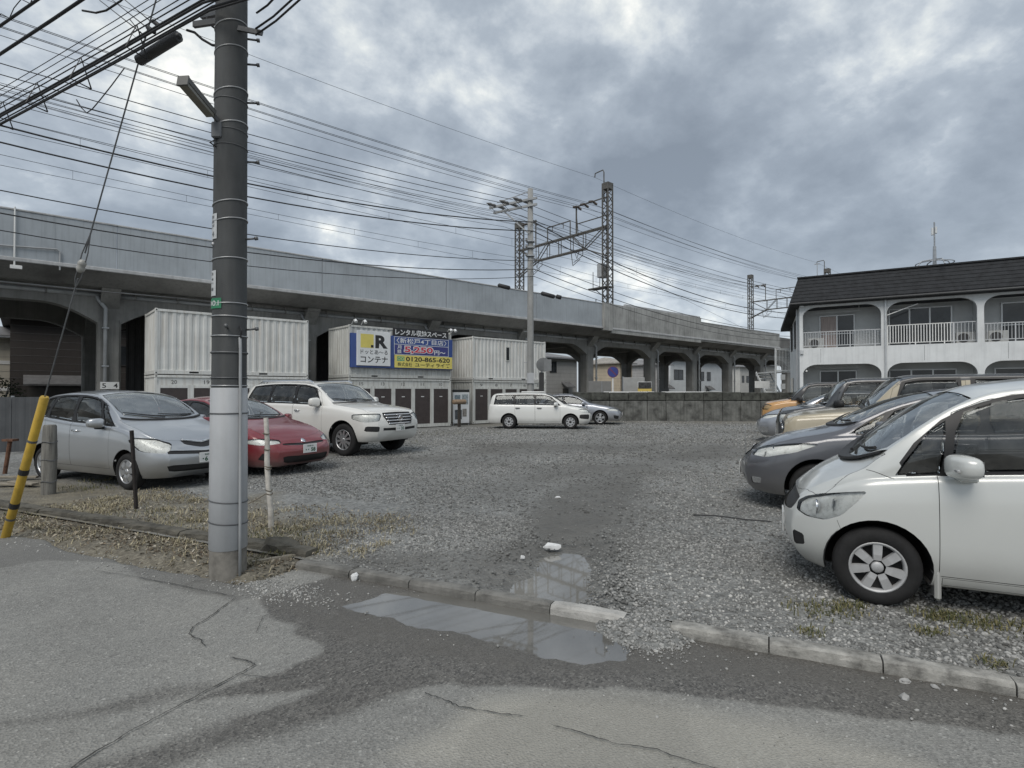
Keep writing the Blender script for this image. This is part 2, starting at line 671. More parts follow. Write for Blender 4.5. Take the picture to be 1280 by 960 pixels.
pit = ramp(t, v3.outputs['Distance'], [(.05, (1, 1, 1)), (.16, (0, 0, 0))])
pits = mth(t, 'MULTIPLY', pit.outputs[0], mth(t, 'GREATER_THAN', nm.outputs['Fac'], .53))
old = mixc(t, mth(t, 'MULTIPLY', pits, .75), old, (.05, .049, .046))
old = mixc(t, mth(t, 'MULTIPLY', attr(t, 'patch'), .5), old, (.10, .099, .094))
col = mixc(t, attr(t, 'wet'), old, wetc.outputs[0])
col = mixc(t, mth(t, 'MULTIPLY', attr(t, 'mud'), .75), col, (.105, .099, .088))
ln(t, col, b.inputs['Base Color'])
ln(t, mth(t, 'SUBTRACT', .92, mth(t, 'MULTIPLY', attr(t, 'wet'), .42)), b.inputs['Roughness'])
bp = nn(t, 'ShaderNodeBump', ins={'Strength': .8, 'Distance': .008})
hgt = mth(t, 'ADD', vo.outputs['Distance'], mth(t, 'MULTIPLY', nm.outputs['Fac'], .8))
ln(t, hgt, bp.inputs['Height'])
ln(t, bp.outputs[0], b.inputs['Normal'])
M_ASPH = m

# --- lot surface: compacted crushed stone, mud and dry soil
m, t, b, out = new_mat('crushed stone ground')
c = nn(t, 'ShaderNodeTexCoord')
geo = nn(t, 'ShaderNodeNewGeometry')
v1 = nn(t, 'ShaderNodeTexVoronoi', ins={'Scale': 34.0, 'Randomness': 1.0})
ln(t, c.outputs['Object'], v1.inputs['Vector'])
v2 = nn(t, 'ShaderNodeTexVoronoi', ins={'Scale': 13.0, 'Randomness': 1.0})
ln(t, c.outputs['Object'], v2.inputs['Vector'])
nb = nn(t, 'ShaderNodeTexNoise', ins={'Scale': .35, 'Detail': 8.0, 'Roughness': .62, 'Distortion': .4})
ln(t, c.outputs['Object'], nb.inputs['Vector'])
nm = nn(t, 'ShaderNodeTexNoise', ins={'Scale': 3.2, 'Detail': 8.0, 'Roughness': .7})
ln(t, c.outputs['Object'], nm.inputs['Vector'])
st = ramp(t, v1.outputs['Color'], [(0, (.06, .062, .06)), (.3, (.155, .16, .157)), (.65, (.26, .265, .26)), (.9, (.38, .385, .375)), (1, (.56, .56, .54))])
st2 = ramp(t, v2.outputs['Color'], [(0, (.12, .122, .12)), (.5, (.24, .245, .24)), (1, (.36, .365, .355))])
stn = mixc(t, .42, st.outputs[0], st2.outputs[0])
big = ramp(t, nb.outputs['Fac'], [(.32, (.62, .60, .57)), (.5, (.92, .92, .91)), (.68, (1.06, 1.07, 1.07))])
mul = nn(t, 'ShaderNodeMix', data_type='RGBA', blend_type='MULTIPLY')
mul.inputs['Factor'].default_value = 1.0
ln(t, stn, mul.inputs['A'])
ln(t, big.outputs[0], mul.inputs['B'])
mudc = ramp(t, nm.outputs['Fac'], [(.3, (.072, .07, .064)), (.55, (.115, .112, .102)), (.8, (.175, .172, .16))])
mk = mth(t, 'MULTIPLY', attr(t, 'mud'), mth(t, 'ADD', mth(t, 'MULTIPLY', nm.outputs['Fac'], .7), .55))
col = mixc(t, mth(t, 'MINIMUM', mk, .95), mul.outputs['Result'], mudc.outputs[0])
soil = ramp(t, nm.outputs['Fac'], [(.3, (.095, .085, .065)), (.5, (.17, .155, .12)), (.72, (.26, .235, .175))])
col = mixc(t, attr(t, 'soil'), col, soil.outputs[0])
ln(t, col, b.inputs['Base Color'])
ln(t, mth(t, 'SUBTRACT', .93, mth(t, 'MULTIPLY', attr(t, 'mud'), .25)), b.inputs['Roughness'])
bp = nn(t, 'ShaderNodeBump', ins={'Strength': .8, 'Distance': .02})
ln(t, mth(t, 'ADD', v1.outputs['Distance'], mth(t, 'MULTIPLY', nm.outputs['Fac'], .5)), bp.inputs['Height'])
ln(t, bp.outputs[0], b.inputs['Normal'])
M_LOT = m

# --- road sheet
Ea = axis(-9.0, 4.2, .03, -70, 70, 1.25)
Ga = axis(0.8, 3.93, .028, -4.2, 3.93, 1.3)
Ga = Ga[Ga <= 3.93]
E, G = np.meshgrid(Ea, Ga, indexing='ij')
wob_e = E + .05 * vnoise(E * 4, G * 4, 1)
wob_g = G + .05 * vnoise(E * 4, G * 4, 2)
wet = np.maximum.reduce([poly_field(wob_e, wob_g, wet_main, .035), .75 * poly_field(wob_e, wob_g, wet_s1, .10), .85 * poly_field(wob_e, wob_g, wet_s2, .12)])
wet = np.clip(wet * (1 + .25 * vnoise(E * 2.5, G * 2.5, 5)), 0, 1)
mud = poly_field(wob_e, wob_g, wet_kerb, .16) * (.75 + .4 * vnoise(E * 5, G * 5, 3))
pale = np.clip(poly_field(wob_e, wob_g, dry_patch, .2) + .35 * vnoise(E * .8, G * .8, 8), 0, 1)
crown = ROADZ + .012 * np.clip((3.9 - G) / 2.0, 0, 1) + .004 * vnoise(E * 1.3, G * 1.3, 4) + .0022 * vnoise(E * 14, G * 14, 6)
pf = poly_field(E + .11 * vnoise(E * 3.4, G * 3.4, 7), G + .07 * vnoise(E * 3.1, G * 3.1, 17), pud_road, .26)
Z = crown - .020 * pf
edge_l = 3.35 + .18 * vnoise(E * 1.1, E * 0, 9)
left = np.clip((-4.05 - E) / .1, 0, 1)
# left of the pole the asphalt ends at a crumbled edge
Z = Z - left * np.clip((G - edge_l) / .05, 0, 1) * .075
patch = np.clip(poly_field(wob_e, wob_g, px_poly([(-40, 660), (60, 668), (190, 685), (310, 716), (330, 742), (297, 746), (235, 736), (185, 723), (150, 701), (60, 697), (-40, 716)], RZ), .05) + .3 * poly_field(wob_e, wob_g, px_poly([(700, 862), (840, 872), (900, 965), (560, 965), (600, 900)], RZ), .05), 0, 1)
road = grid_obj('road', E, G, Z, {'patch': patch, 'wet': wet, 'mud': np.clip(mud, 0, 1), 'pale': pale}, M_ASPH)
tag(road, kind='structure')
PUD_ROAD_Z = ROADZ - .0045

# --- lot sheet
mud1 = px_poly([(540, 722), (600, 690), (650, 672), (660, 640), (690, 612), (740, 596), (800, 590), (800, 640), (770, 690), (745, 720), (742, 756), (640, 745)], 0)
mud2 = px_poly([(410, 705), (480, 690), (560, 690), (640, 700), (640, 745), (560, 732), (470, 716)], 0)
mud3 = px_poly([(600, 612), (680, 585), (900, 560), (930, 572), (800, 590), (700, 600), (640, 625)], 0)
mud4 = px_poly([(480, 575), (640, 556), (760, 552), (880, 560), (700, 566), (560, 585)], 0)
mud_dark = px_poly([(663, 655), (690, 645), (760, 640), (775, 652), (740, 668), (690, 672), (668, 668)], 0)
pud_lot = px_poly([(634, 742), (640, 724), (668, 715), (672, 700), (692, 686), (722, 689), (737, 700), (734, 722), (737, 748), (715, 752), (680, 750), (655, 747)], 0)
soil1 = px_poly([(-60, 655), (-60, 600), (60, 598), (160, 612), (300, 628), (372, 648), (420, 690), (385, 703), (330, 690), (150, 660)], 0)
soil2 = px_poly([(300, 620), (340, 615), (350, 640), (385, 690), (330, 695)], 0)
Ea = axis(-7.0, 6.0, .05, -120, 150, 1.09)
Ga = axis(3.95, 6.2, .035, 3.95, 160, 1.035)
Ga = Ga[Ga >= 3.95]
E, G = np.meshgrid(Ea, Ga, indexing='ij')
we = E + .12 * vnoise(E * 2, G * 2, 21)
wg = G + .12 * vnoise(E * 2, G * 2, 22)
mud = np.maximum.reduce([poly_field(we, wg, mud1, .5), .8 * poly_field(we, wg, mud2, .4), .7 * poly_field(we, wg, mud3, 1.0), .6 * poly_field(we, wg, mud4, 1.5)])
mud = np.clip(mud * (.85 + .5 * vnoise(E * 1.5, G * 1.5, 23)) + np.clip((G - 9) / 12, 0, .5) * np.clip(vnoise(E * .16, G * .55, 24, 5) * 1.6 + .15, 0, 1), 0, 1)
mud = np.maximum(mud, .95 * poly_field(we, wg, mud_dark, .1))
soil = np.clip(np.maximum(poly_field(we, wg, soil1, .5), poly_field(we, wg, soil2, .4)) * (.85 + .5 * vnoise(E * 1.8, G * 1.8, 25)), 0, 1)
far_soil = np.clip((G - 27) / 4, 0, .5)
Z = .012 * vnoise(E * .9, G * .9, 26) + .010 * vnoise(E * 5, G * 5, 27) * np.clip(1.3 - mud, 0, 1) + .006 * vnoise(E * 16, G * 16, 28) * np.clip(1.2 - mud, 0, 1)
near = np.clip((G - 3.95) / .5, 0, 1)
Z = Z * (.3 + .7 * near)
Z -= .028 * poly_field(E, G, px_poly([(590, 742), (640, 690), (690, 668), (760, 670), (775, 756), (690, 756)], 0), .5)
pl = poly_field(E + .05 * vnoise(E * 6, G * 6, 29), G + .04 * vnoise(E * 5, G * 5, 30), pud_lot, .18)
Z -= .022 * pl
# the ground falls away towards the storage containers
XX, YY = E * EX.x + G * GX.x, E * EX.y + G * GX.y
Vv = XX * VN.x + YY * VN.y
s_ = np.clip((Vv - 18.5) / 5.5, 0, 1)
Z -= .40 * s_ * s_ * (3 - 2 * s_)


def BUMP(x, y):
    sm = lambda t: np.clip(t, 0, 1) ** 2 * (3 - 2 * np.clip(t, 0, 1))
    return .10 * sm((y - 11.5) / 4) * sm((x - 4.0) / 2.5) * (1 - sm((y - 23) / 4))


Z += BUMP(XX, YY)
LOT = grid_obj('gravel_lot', E, G, Z, {'mud': mud, 'soil': np.maximum(soil, far_soil)}, M_LOT)
tag(LOT, kind='structure')


def lot_z(x, y):
    v = x * VN.x + y * VN.y
    s = min(max((v - 18.5) / 5.5, 0), 1)
    return -.40 * s * s * (3 - 2 * s) + float(BUMP(x, y))


# --- the wide ground under everything
M_GND = surf('distant ground', (.16, .155, .14), .95, var=.25, scale=.02)
g_ = mesh_obj('ground', [(-3000, -3000, -.62), (3000, -3000, -.62), (3000, 3000, -.62), (-3000, 3000, -.62)], [(0, 1, 2, 3)], M_GND)
tag(g_, kind='structure')
mb = MB()
vsb = [from_eg(-70, -60, -.03), from_eg(70, -60, -.03), from_eg(70, -4.15, -.03), from_eg(-70, -4.15, -.03)]
o = mesh_obj('verge', vsb, [(0, 1, 2, 3)], M_GND)
tag(o, kind='structure')

# --- soil strip between the asphalt edge and the bank
m, t, b, out = new_mat('dry soil and litter')
c = nn(t, 'ShaderNodeTexCoord')
n = nn(t, 'ShaderNodeTexNoise', ins={'Scale': 7.0, 'Detail': 9.0, 'Roughness': .75})
ln(t, c.outputs['Object'], n.inputs['Vector'])
v1 = nn(t, 'ShaderNodeTexVoronoi', ins={'Scale': 42.0})
ln(t, c.outputs['Object'], v1.inputs['Vector'])
r1 = ramp(t, n.outputs['Fac'], [(.3, (.08, .072, .055)), (.5, (.155, .142, .112)), (.7, (.27, .25, .20))])
r2 = ramp(t, v1.outputs['Color'], [(0, (.06, .055, .045)), (.6, (.17, .155, .12)), (1, (.40, .37, .30))])
ln(t, mixc(t, .45, r1.outputs[0], r2.outputs[0]), b.inputs['Base Color'])
b.inputs['Roughness'].default_value = .95
bp = nn(t, 'ShaderNodeBump', ins={'Strength': .8, 'Distance': .02})
ln(t, mth(t, 'ADD', v1.outputs['Distance'], n.outputs['Fac']), bp.inputs['Height'])
ln(t, bp.outputs[0], b.inputs['Normal'])
M_SOIL = m
Ea = axis(-9, -3.85, .04, -60, -3.85, 1.2)
Ea = Ea[Ea <= -3.84]
Ga = np.linspace(3.0, 4.0, 34)
E, G = np.meshgrid(Ea, Ga, indexing='ij')
Zs = ROADZ - .05 + .085 * np.clip((G - 3.25 - .16 * vnoise(E * 1.1, E * 0, 9)) / .25, 0, 1) + .022 * vnoise(E * 3, G * 3, 31) + .012 * vnoise(E * 11, G * 11, 32)
Zs -= .12 * np.clip((E + 4.05) / .2, 0, 1)


def soil_z(e, g):
    return ROADZ - .05 + .085 * np.clip((g - 3.25 - .16 * vnoise(e * 1.1, e * 0, 9)) / .25, 0, 1) + .022 * vnoise(e * 3, g * 3, 31) + .012 * vnoise(e * 11, g * 11, 32) - .12 * np.clip((e + 4.05) / .2, 0, 1)


o = grid_obj('soil_strip', E, G, Zs, {}, M_SOIL)
tag(o, kind='structure')

# --- puddles
m, t, b, out = new_mat('muddy water')
c = nn(t, 'ShaderNodeTexCoord')
n = nn(t, 'ShaderNodeTexNoise', ins={'Scale': 1.7, 'Detail': 4.0, 'Roughness': .5})
ln(t, c.outputs['Object'], n.inputs['Vector'])
r1 = ramp(t, n.outputs['Fac'], [(.3, (.11, .107, .098)), (.7, (.17, .165, .152))])
ln(t, r1.outputs[0], b.inputs['Base Color'])
b.inputs['Roughness'].default_value = .03
b.inputs['IOR'].default_value = 2.2
n2 = nn(t, 'ShaderNodeTexNoise', ins={'Scale': 14.0, 'Detail': 2.0})
ln(t, c.outputs['Object'], n2.inputs['Vector'])
bp = nn(t, 'ShaderNodeBump', ins={'Strength': .02, 'Distance': .002})
ln(t, n2.outputs['Fac'], bp.inputs['Height'])
ln(t, bp.outputs[0], b.inputs['Normal'])
M_WATER = m


def puddle(poly, z, grow, g0=-99, g1=99, mat_=None):
    cen = poly.mean(0)
    pts = []
    n = len(poly)
    for i in range(n):
        for k in range(6):
            f = k / 6
            p = poly[i] * (1 - f) + poly[(i + 1) % n] * f
            d = p - cen
            q_ = cen + d * grow
            pts.append(np.array((q_[0], min(max(q_[1], g0), g1))))
    vs_ = [from_eg(p[0], p[1], z) for p in pts] + [from_eg(cen[0], cen[1], z)]
    nf = len(pts)
    # fan over the (star shaped) outline
    o = mesh_obj('puddle', vs_, [(i, (i + 1) % nf, nf) for i in range(nf)], mat_ or M_WATER)
    tag(o, kind='structure')
    return o


puddle(pud_road, ROADZ - .0055, 1.22, g1=3.875)
M_WATER2 = M_WATER.copy()
for nd in M_WATER2.node_tree.nodes:
    if nd.type == 'VALTORGB':
        nd.color_ramp.elements[0].color = (.17, .165, .15, 1)
        nd.color_ramp.elements[1].color = (.24, .235, .215, 1)
puddle(pud_lot, -.036, 1.3, g0=3.945, mat_=M_WATER2)

# --- heap of stone that has spilled over the gap in the kerb
Ea = np.linspace(-1.15, -.30, 44)
Ga = np.linspace(3.45, 4.35, 46)
E, G = np.meshgrid(Ea, Ga, indexing='ij')
rr = np.sqrt(((E + .78) / .36) ** 2 + ((G - 3.98) / .44) ** 2) * (1 + .18 * vnoise(E * 5, G * 5, 51))
Zh = -.10 + .115 * np.clip(1.05 - rr, 0, 1) ** .55 + .006 * vnoise(E * 22, G * 22, 52)
o = grid_obj('spilled_gravel', E, G, Zh, {'mud': 0 * E, 'soil': 0 * E}, M_LOT)
tag(o, kind='structure')


def heap_z(e, g):
    r_ = np.sqrt(((e + .78) / .36) ** 2 + ((g - 3.98) / .44) ** 2) * (1 + .18 * vnoise(e * 5, g * 5, 51))
    return -.10 + .115 * np.clip(1.05 - r_, 0, 1) ** .55


# --- cracks in the asphalt (open joints, dark inside)
M_CRACK = surf('open crack', (.04, .04, .037), .95, var=.3, scale=30)
cracks = [([(85, 965), (125, 938), (172, 910), (225, 882), (262, 862), (300, 842), (322, 830), (308, 824), (290, 821)], .011),
          ([(258, 808), (254, 800), (238, 792), (243, 783), (262, 772), (280, 758), (297, 745)], .009),
          ([(297, 745), (262, 738), (228, 731), (170, 720)], .009), ([(228, 731), (258, 722)], .007),
          ([(690, 905), (730, 915), (770, 928), (820, 934), (850, 946), (905, 962)], .007),
          ([(170, 720), (120, 712), (90, 716)], .006), ([(360, 757), (330, 770), (322, 790)], .005), ([(300, 842), (340, 846), (372, 842)], .006),
          ([(530, 864), (556, 873), (575, 882), (622, 890), (655, 893)], .008)]
for pts, wd in cracks:
    P = [pxg(x, y, ROADZ + .012) for x, y in pts]
    Q = []
    for i in range(len(P) - 1):
        for k in range(7):
            p = P[i].lerp(P[i + 1], k / 7)
            p += Vector((random.uniform(-1, 1), random.uniform(-1, 1), 0)) * .005
            Q.append(p)
    Q.append(P[-1])
    vs_, fs_ = [], []
    for i, p in enumerate(Q):
        tdir = (Q[min(i + 1, len(Q) - 1)] - Q[max(i - 1, 0)]).normalized()
        s = Vector((-tdir.y, tdir.x, 0)) * wd * .55 * random.uniform(.35, 1.0) * (.25 if i in (0, len(Q) - 1) else 1)
        e_, g_2 = to_eg(p)
        zc = ROADZ + .012 * min(max((3.9 - g_2) / 2.0, 0), 1) + .0115
        vs_ += [Vector((p.x + s.x, p.y + s.y, zc)), Vector((p.x - s.x, p.y - s.y, zc))]
    fs_ = [(2 * i, 2 * i + 1, 2 * i + 3, 2 * i + 2) for i in range(len(Q) - 1)]
    o = mesh_obj('road_crack', vs_, fs_, M_CRACK)
    tag(o, kind='structure')

# --- kerb stones
M_KERB = surf('kerb concrete', (.29, .285, .265), .9, var=.45, scale=9, bump=.6, bscale=70, stain=(.1, .1, .09), streak=.3)
kerb = empty('kerb', kind='structure')


def kerb_run(e0, e1, n, ztop, tilt=0.0, g0=3.86, w=.13, mat_=None, hgt=.17, rough=.006):
    for i in range(n):
        a = e0 + (e1 - e0) * i / n + .004
        b_ = e0 + (e1 - e0) * (i + 1) / n - .004
        seg = 8
        prof = [(0, -hgt), (0, -.035), (.006, -.012), (.022, -.001), (w * .6, 0.0), (w - .012, -.004), (w, -.02), (w, -hgt)]
        dz, dg = random.uniform(-.006, .006) + tilt * i, random.uniform(-.008, .008)
        vs_, fs_ = [], []
        for k in range(seg + 1):
            e = a + (b_ - a) * k / seg
            for j, (pg, pz) in enumerate(prof):
                jit = rough if j not in (0, len(prof) - 1) else 0
                endc = .006 if k in (0, seg) and 1 < j < 6 else 0
                vs_.append(from_eg(e, g0 + dg + pg + random.uniform(-jit, jit) * .7, ztop + dz + pz - endc + random.uniform(-jit, jit) * .5))
        npf = len(prof)
        for k in range(seg):
            for j in range(npf - 1):
                fs_.append((k * npf + j, (k + 1) * npf + j, (k + 1) * npf + j + 1, k * npf + j + 1))
        fs_.append(list(range(npf)))
        fs_.append([seg * npf + j for j in range(npf)][::-1])
        mo = MB().add(vs_, fs_)
        mo.build('kerb_stone', mat_ or M_KERB, kerb)


M_KERBW = surf('wet kerb concrete', (.17, .167, .155), .8, var=.3, scale=5, bump=.6, bscale=70, stain=(.06, .06, .055), streak=.4)
M_KERBP = surf('pale kerb concrete', (.40, .395, .375), .9, var=.25, scale=6, bump=.6, bscale=70)
kerb_run(-3.98, -1.48, 4, .004, w=.11, mat_=M_KERBW)
kerb_run(-1.48, -.93, 1, .012, w=.12, mat_=M_KERBP)
kerb_run(-.62, 11.4, 20, .012, w=.12)
# bank kerb left of the pole, older and dirtier
M_KERB2 = surf('mossy kerb concrete', (.085, .08, .066), .95, var=.4, scale=6, bump=.6, bscale=60)
kerb_run(-10.4, -3.99, 7, .055, g0=4.0, w=.16, mat_=M_KERB2, hgt=.19, rough=.014)
# ------------------------------------------------------------------ railway viaduct (local x along the line, y away from the lot)
M_CONC = CONC()
M_PARA = surf('painted parapet', (.355, .39, .42), .7, var=.12, scale=.6, streak=.45, stain=(.20, .215, .225), bump=.06, bscale=8)
M_PARA_OLD = surf('weathered parapet', (.33, .335, .325), .85, var=.22, scale=.8, streak=.75, stain=(.13, .13, .125), bump=.2, bscale=10)
M_LEDGE = surf('pale ledge', (.42, .43, .435), .75, var=.15, scale=1.5, streak=.3)
M_PIPE = surf('grey downpipe', (.33, .345, .355), .55, var=.12, scale=3)
M_SOFFIT = surf('dark soffit concrete', (.17, .17, .165), .9, var=.25, scale=.6, streak=.4, stain=(.06, .06, .06))  # darkened tone puts the shade under the slab into the colour
via = empty('railway_viaduct', (0, 0, 0), VANG, 'long elevated concrete railway viaduct on arched columns behind the storage containers', 'viaduct')
VF = 27.5           # parapet face
VBACK = 40.0
COLS = [-13.5, -5.0, 2.78, 11.35, 18.9, 26.3, 33.7, 42.1, 49.0, 56.0, 63.2, 70.4, 78]
S_END = 64.0
# deck
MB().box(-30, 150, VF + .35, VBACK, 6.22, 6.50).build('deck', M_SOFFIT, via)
MB().box(-30, S_END, VF - .10, VF + .36, 6.34, 6.49, .02).build('ledge', M_LEDGE, via)
# sloping edge slab beneath the ledge
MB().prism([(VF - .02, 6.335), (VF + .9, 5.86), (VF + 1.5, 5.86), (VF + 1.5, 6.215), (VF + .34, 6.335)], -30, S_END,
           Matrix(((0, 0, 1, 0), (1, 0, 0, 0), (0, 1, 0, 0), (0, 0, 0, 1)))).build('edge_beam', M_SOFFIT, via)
# parapet panels
pj = [-30, -22, -12.9, -5.0, 2.85, 11.35, 18.9, 26.3, 33.2]
for a, b_ in zip(pj[:-1], pj[1:]):
    MB().box(a + .012, b_ - .012, VF, VF + .16, 6.495, 8.23, .012).build('parapet_panel', M_PARA, via)
    MB().box(a + .005, b_ - .005, VF - .03, VF + .19, 8.232, 8.30, .012).build('parapet_coping', M_LEDGE, via)
    k = int((b_ - a) / 1.9)
    st_ = MB()
    for i in range(1, k):
        x = a + (b_ - a) * i / k
        st_.box(x - .012, x + .012, VF - .006, VF + .01, 6.52, 8.20)
    st_.build('panel_seam', M_PARA, via)
MB().box(33.2, 34.2, VF - .22, VF + .25, 6.2, 8.32, .02).build('parapet_pilaster', M_PARA_OLD, via)
MB().box(34.21, 47.3, VF - .06, VF + .18, 6.05, 8.32, .015).build('parapet_panel', M_PARA_OLD, via)
MB().box(36.0, 47.2, VF - .02, VF + .16, 8.323, 8.48, .012).build('parapet_coping', M_LEDGE, via)
for a, b_ in ((47.32, 53.6), (53.62, 60.2), (60.22, S_END)):
    MB().box(a, b_, VF, VF + .18, 6.2, 7.95, .012).build('parapet_panel', M_PARA_OLD, via)
MB().box(47.3, S_END + .02, VF - .03, VF + .2, 7.953, 8.02, .01).build('parapet_coping', M_LEDGE, via)
MB().box(S_END + .05, 150, VF + 1.2, VF + 1.4, 6.505, 7.9).build('parapet_panel', M_SOFFIT, via)
MB().box(-30, 150, VBACK - .2, VBACK, 6.505, 8.0).build('rear_parapet', M_PARA_OLD, via)
# gutter pipe hung below the slab, in lengths with brackets
for k, (a, b_) in enumerate(zip(COLS[:-1], COLS[1:])):
    MB().tube([(a + .25, VF + 1.62, 5.62), (b_ - .25, VF + 1.62, 5.62)], .09, 8).build('gutter_pipe', M_PIPE, via, smooth=True)
    x = a + .9
    while x < b_ - .5:
        MB().box(x - .025, x + .025, VF + 1.5, VF + 1.72, 5.52, 5.86).build('pipe_bracket', M_CONC, via)
        x += 1.6


def haunched(a, b_, y0, y1, name):
    """longitudinal beam between two columns, deepening towards them"""
    pts = [(a, 6.21), (b_, 6.21), (b_, 4.35), (b_ - .35, 4.35)]
    for k in range(9):
        u = k / 8
        pts.append((b_ - .4 - 1.9 * u, 4.45 + .75 * sin(u * pi / 2)))
    for k in range(9):
        u = 1 - k / 8
        pts.append((a + .4 + 1.9 * u, 4.45 + .75 * sin(u * pi / 2)))
    pts += [(a + .35, 4.35), (a, 4.35)]
    M = Matrix(((1, 0, 0, 0), (0, 0, 1, 0), (0, 1, 0, 0), (0, 0, 0, 1)))
    MB().prism(pts, y0, y1, M).build(name, M_CONC, via)


CV = 29.5
for a, b_ in zip(COLS[:-1], COLS[1:]):
    haunched(a, b_, CV - .36, CV + .36, 'haunched_beam')
    haunched(a, b_, 37.3 - .36, 37.3 + .36, 'haunched_beam')
for k, s in enumerate(COLS):
    for v in (CV, 37.3):
        mo = MB()
        b_ = .09
        h = .41
        poly = [(-h + b_, -h), (h - b_, -h), (h, -h + b_), (h, h - b_), (h - b_, h), (-h + b_, h), (-h, h - b_), (-h, -h + b_)]
        mo.prism(poly, -1.0, 4.6, Matrix.Translation((s, v, 0)))
        mo.build('column', M_CONC, via)
    # cross beam
    pts = [(CV + .3, 6.2), (37.3 - .3, 6.2), (37.3 - .3, 4.4), (36.4, 4.9), (35.2, 5.2), (31.6, 5.2), (30.4, 4.9), (CV + .3, 4.4)]
    M = Matrix(((0, 0, 1, 0), (1, 0, 0, 0), (0, 1, 0, 0), (0, 0, 0, 1)))
    MB().prism(pts, s - .34, s + .34, M).build('cross_beam', M_CONC, via)
    # bracket under the overhang
    pts = [(CV - .3, 6.2), (CV - .3, 5.0), (CV - .62, 5.4), (VF + .95, 5.85), (VF + 1.5, 5.9)]
    MB().prism(pts, s - .33, s + .33, M).build('bracket', M_CONC, via)
    # downpipe
    sx = s - .18 if s < 20 else s + .5
    MB().tube([(sx - .28, VF + 1.62, 5.66), (sx - .22, VF + 1.6, 5.42), (sx + .02, CV - .56, 5.05), (sx + .02, CV - .53, 4.8), (sx + .02, CV - .53, -.5)], .075, 8).build('downpipe', M_PIPE, via, smooth=True)
    for z in (.9, 2.6, 4.2):
        MB().box(sx - .1, sx + .14, CV - .63, CV - .40, z, z + .05).build('pipe_clamp', STEEL(), via)
# long bay-number plate on the first column
M_PLATE = surf('white plate', (.70, .71, .70), .5, var=.06)
pl_ = MB().box(2.45, 3.1, CV - .655, CV - .645, 1.66, 1.96).build('number_plate', M_PLATE, via)
Mf = frame((2.45, CV - .656, 1.66), (1, 0, 0), (0, 0, 1))
tx = MB()
lettering(tx, '5', .06, .2, .05, .24, Mf, .01)
lettering(tx, '4', .45, .6, .05, .24, Mf, .01)
tx.build('lettering', BLACK(), pl_, fix=False)
# thin pipe, box and bent conduit on the parapet at the left edge of the view
s9 = -.25
MB().tube([(s9, VF - .07, 6.2), (s9, VF - .07, 8.34)], .03, 6).build('conduit', M_PLATE, via)
MB().box(s9 - .12, s9 + .22, VF - .2, VF - .1, 6.05, 6.18, .01).build('junction_box', M_PLATE, via)
MB().tube([(-1.5, VF - .06, 6.80), (.95, VF - .06, 6.98), (1.05, VF - .06, 6.9), (1.05, VF - .06, 6.2)], .03, 6).build('conduit', M_PIPE, via)
MB().tube([(-20, VF + 1.1, 5.72), (8, VF + 1.1, 5.72)], .025, 6).build('conduit', M_PIPE, via)

# ------------------------------------------------------------------ catenary gantries
M_LATT = surf('weathered lattice steel', (.115, .112, .105), .7, .2, var=.3, scale=3)
M_INS = surf('brown porcelain', (.10, .085, .075), .35, var=.15)


def lattice(mb, x, y, z0, z1, w, step=.55):
    h = w / 2
    for sx in (-1, 1):
        for sy in (-1, 1):
            mb.box(x + sx * h - .045, x + sx * h + .045, y + sy * h - .045, y + sy * h + .045, z0, z1)
    z, k = z0, 0
    while z + step <= z1:
        for s in (-1, 1):
            a, b_ = (-h, h) if k % 2 else (h, -h)
            mb.beam((x + a, y + s * h, z), (x + b_, y + s * h, z + step), .05, .05, (0, 1, 0))
            mb.beam((x + s * h, y + a, z), (x + s * h, y + b_, z + step), .05, .05, (1, 0, 0))
        z += step
        k += 1
    mb.box(x - h - .04, x + h + .04, y - h - .04, y + h + .04, z1 - .5, z1)


def insul(mb, p, q):
    """string of discs between p and q"""
    p, q = Vector(p), Vector(q)
    n = 5
    for i in range(n):
        c = p.lerp(q, (i + .5) / n)
        d = (q - p).normalized()
        mb.tube([c - d * .03, c, c + d * .03], [.03, .11, .05], 8)
    mb.tube([p, q], .02, 5)


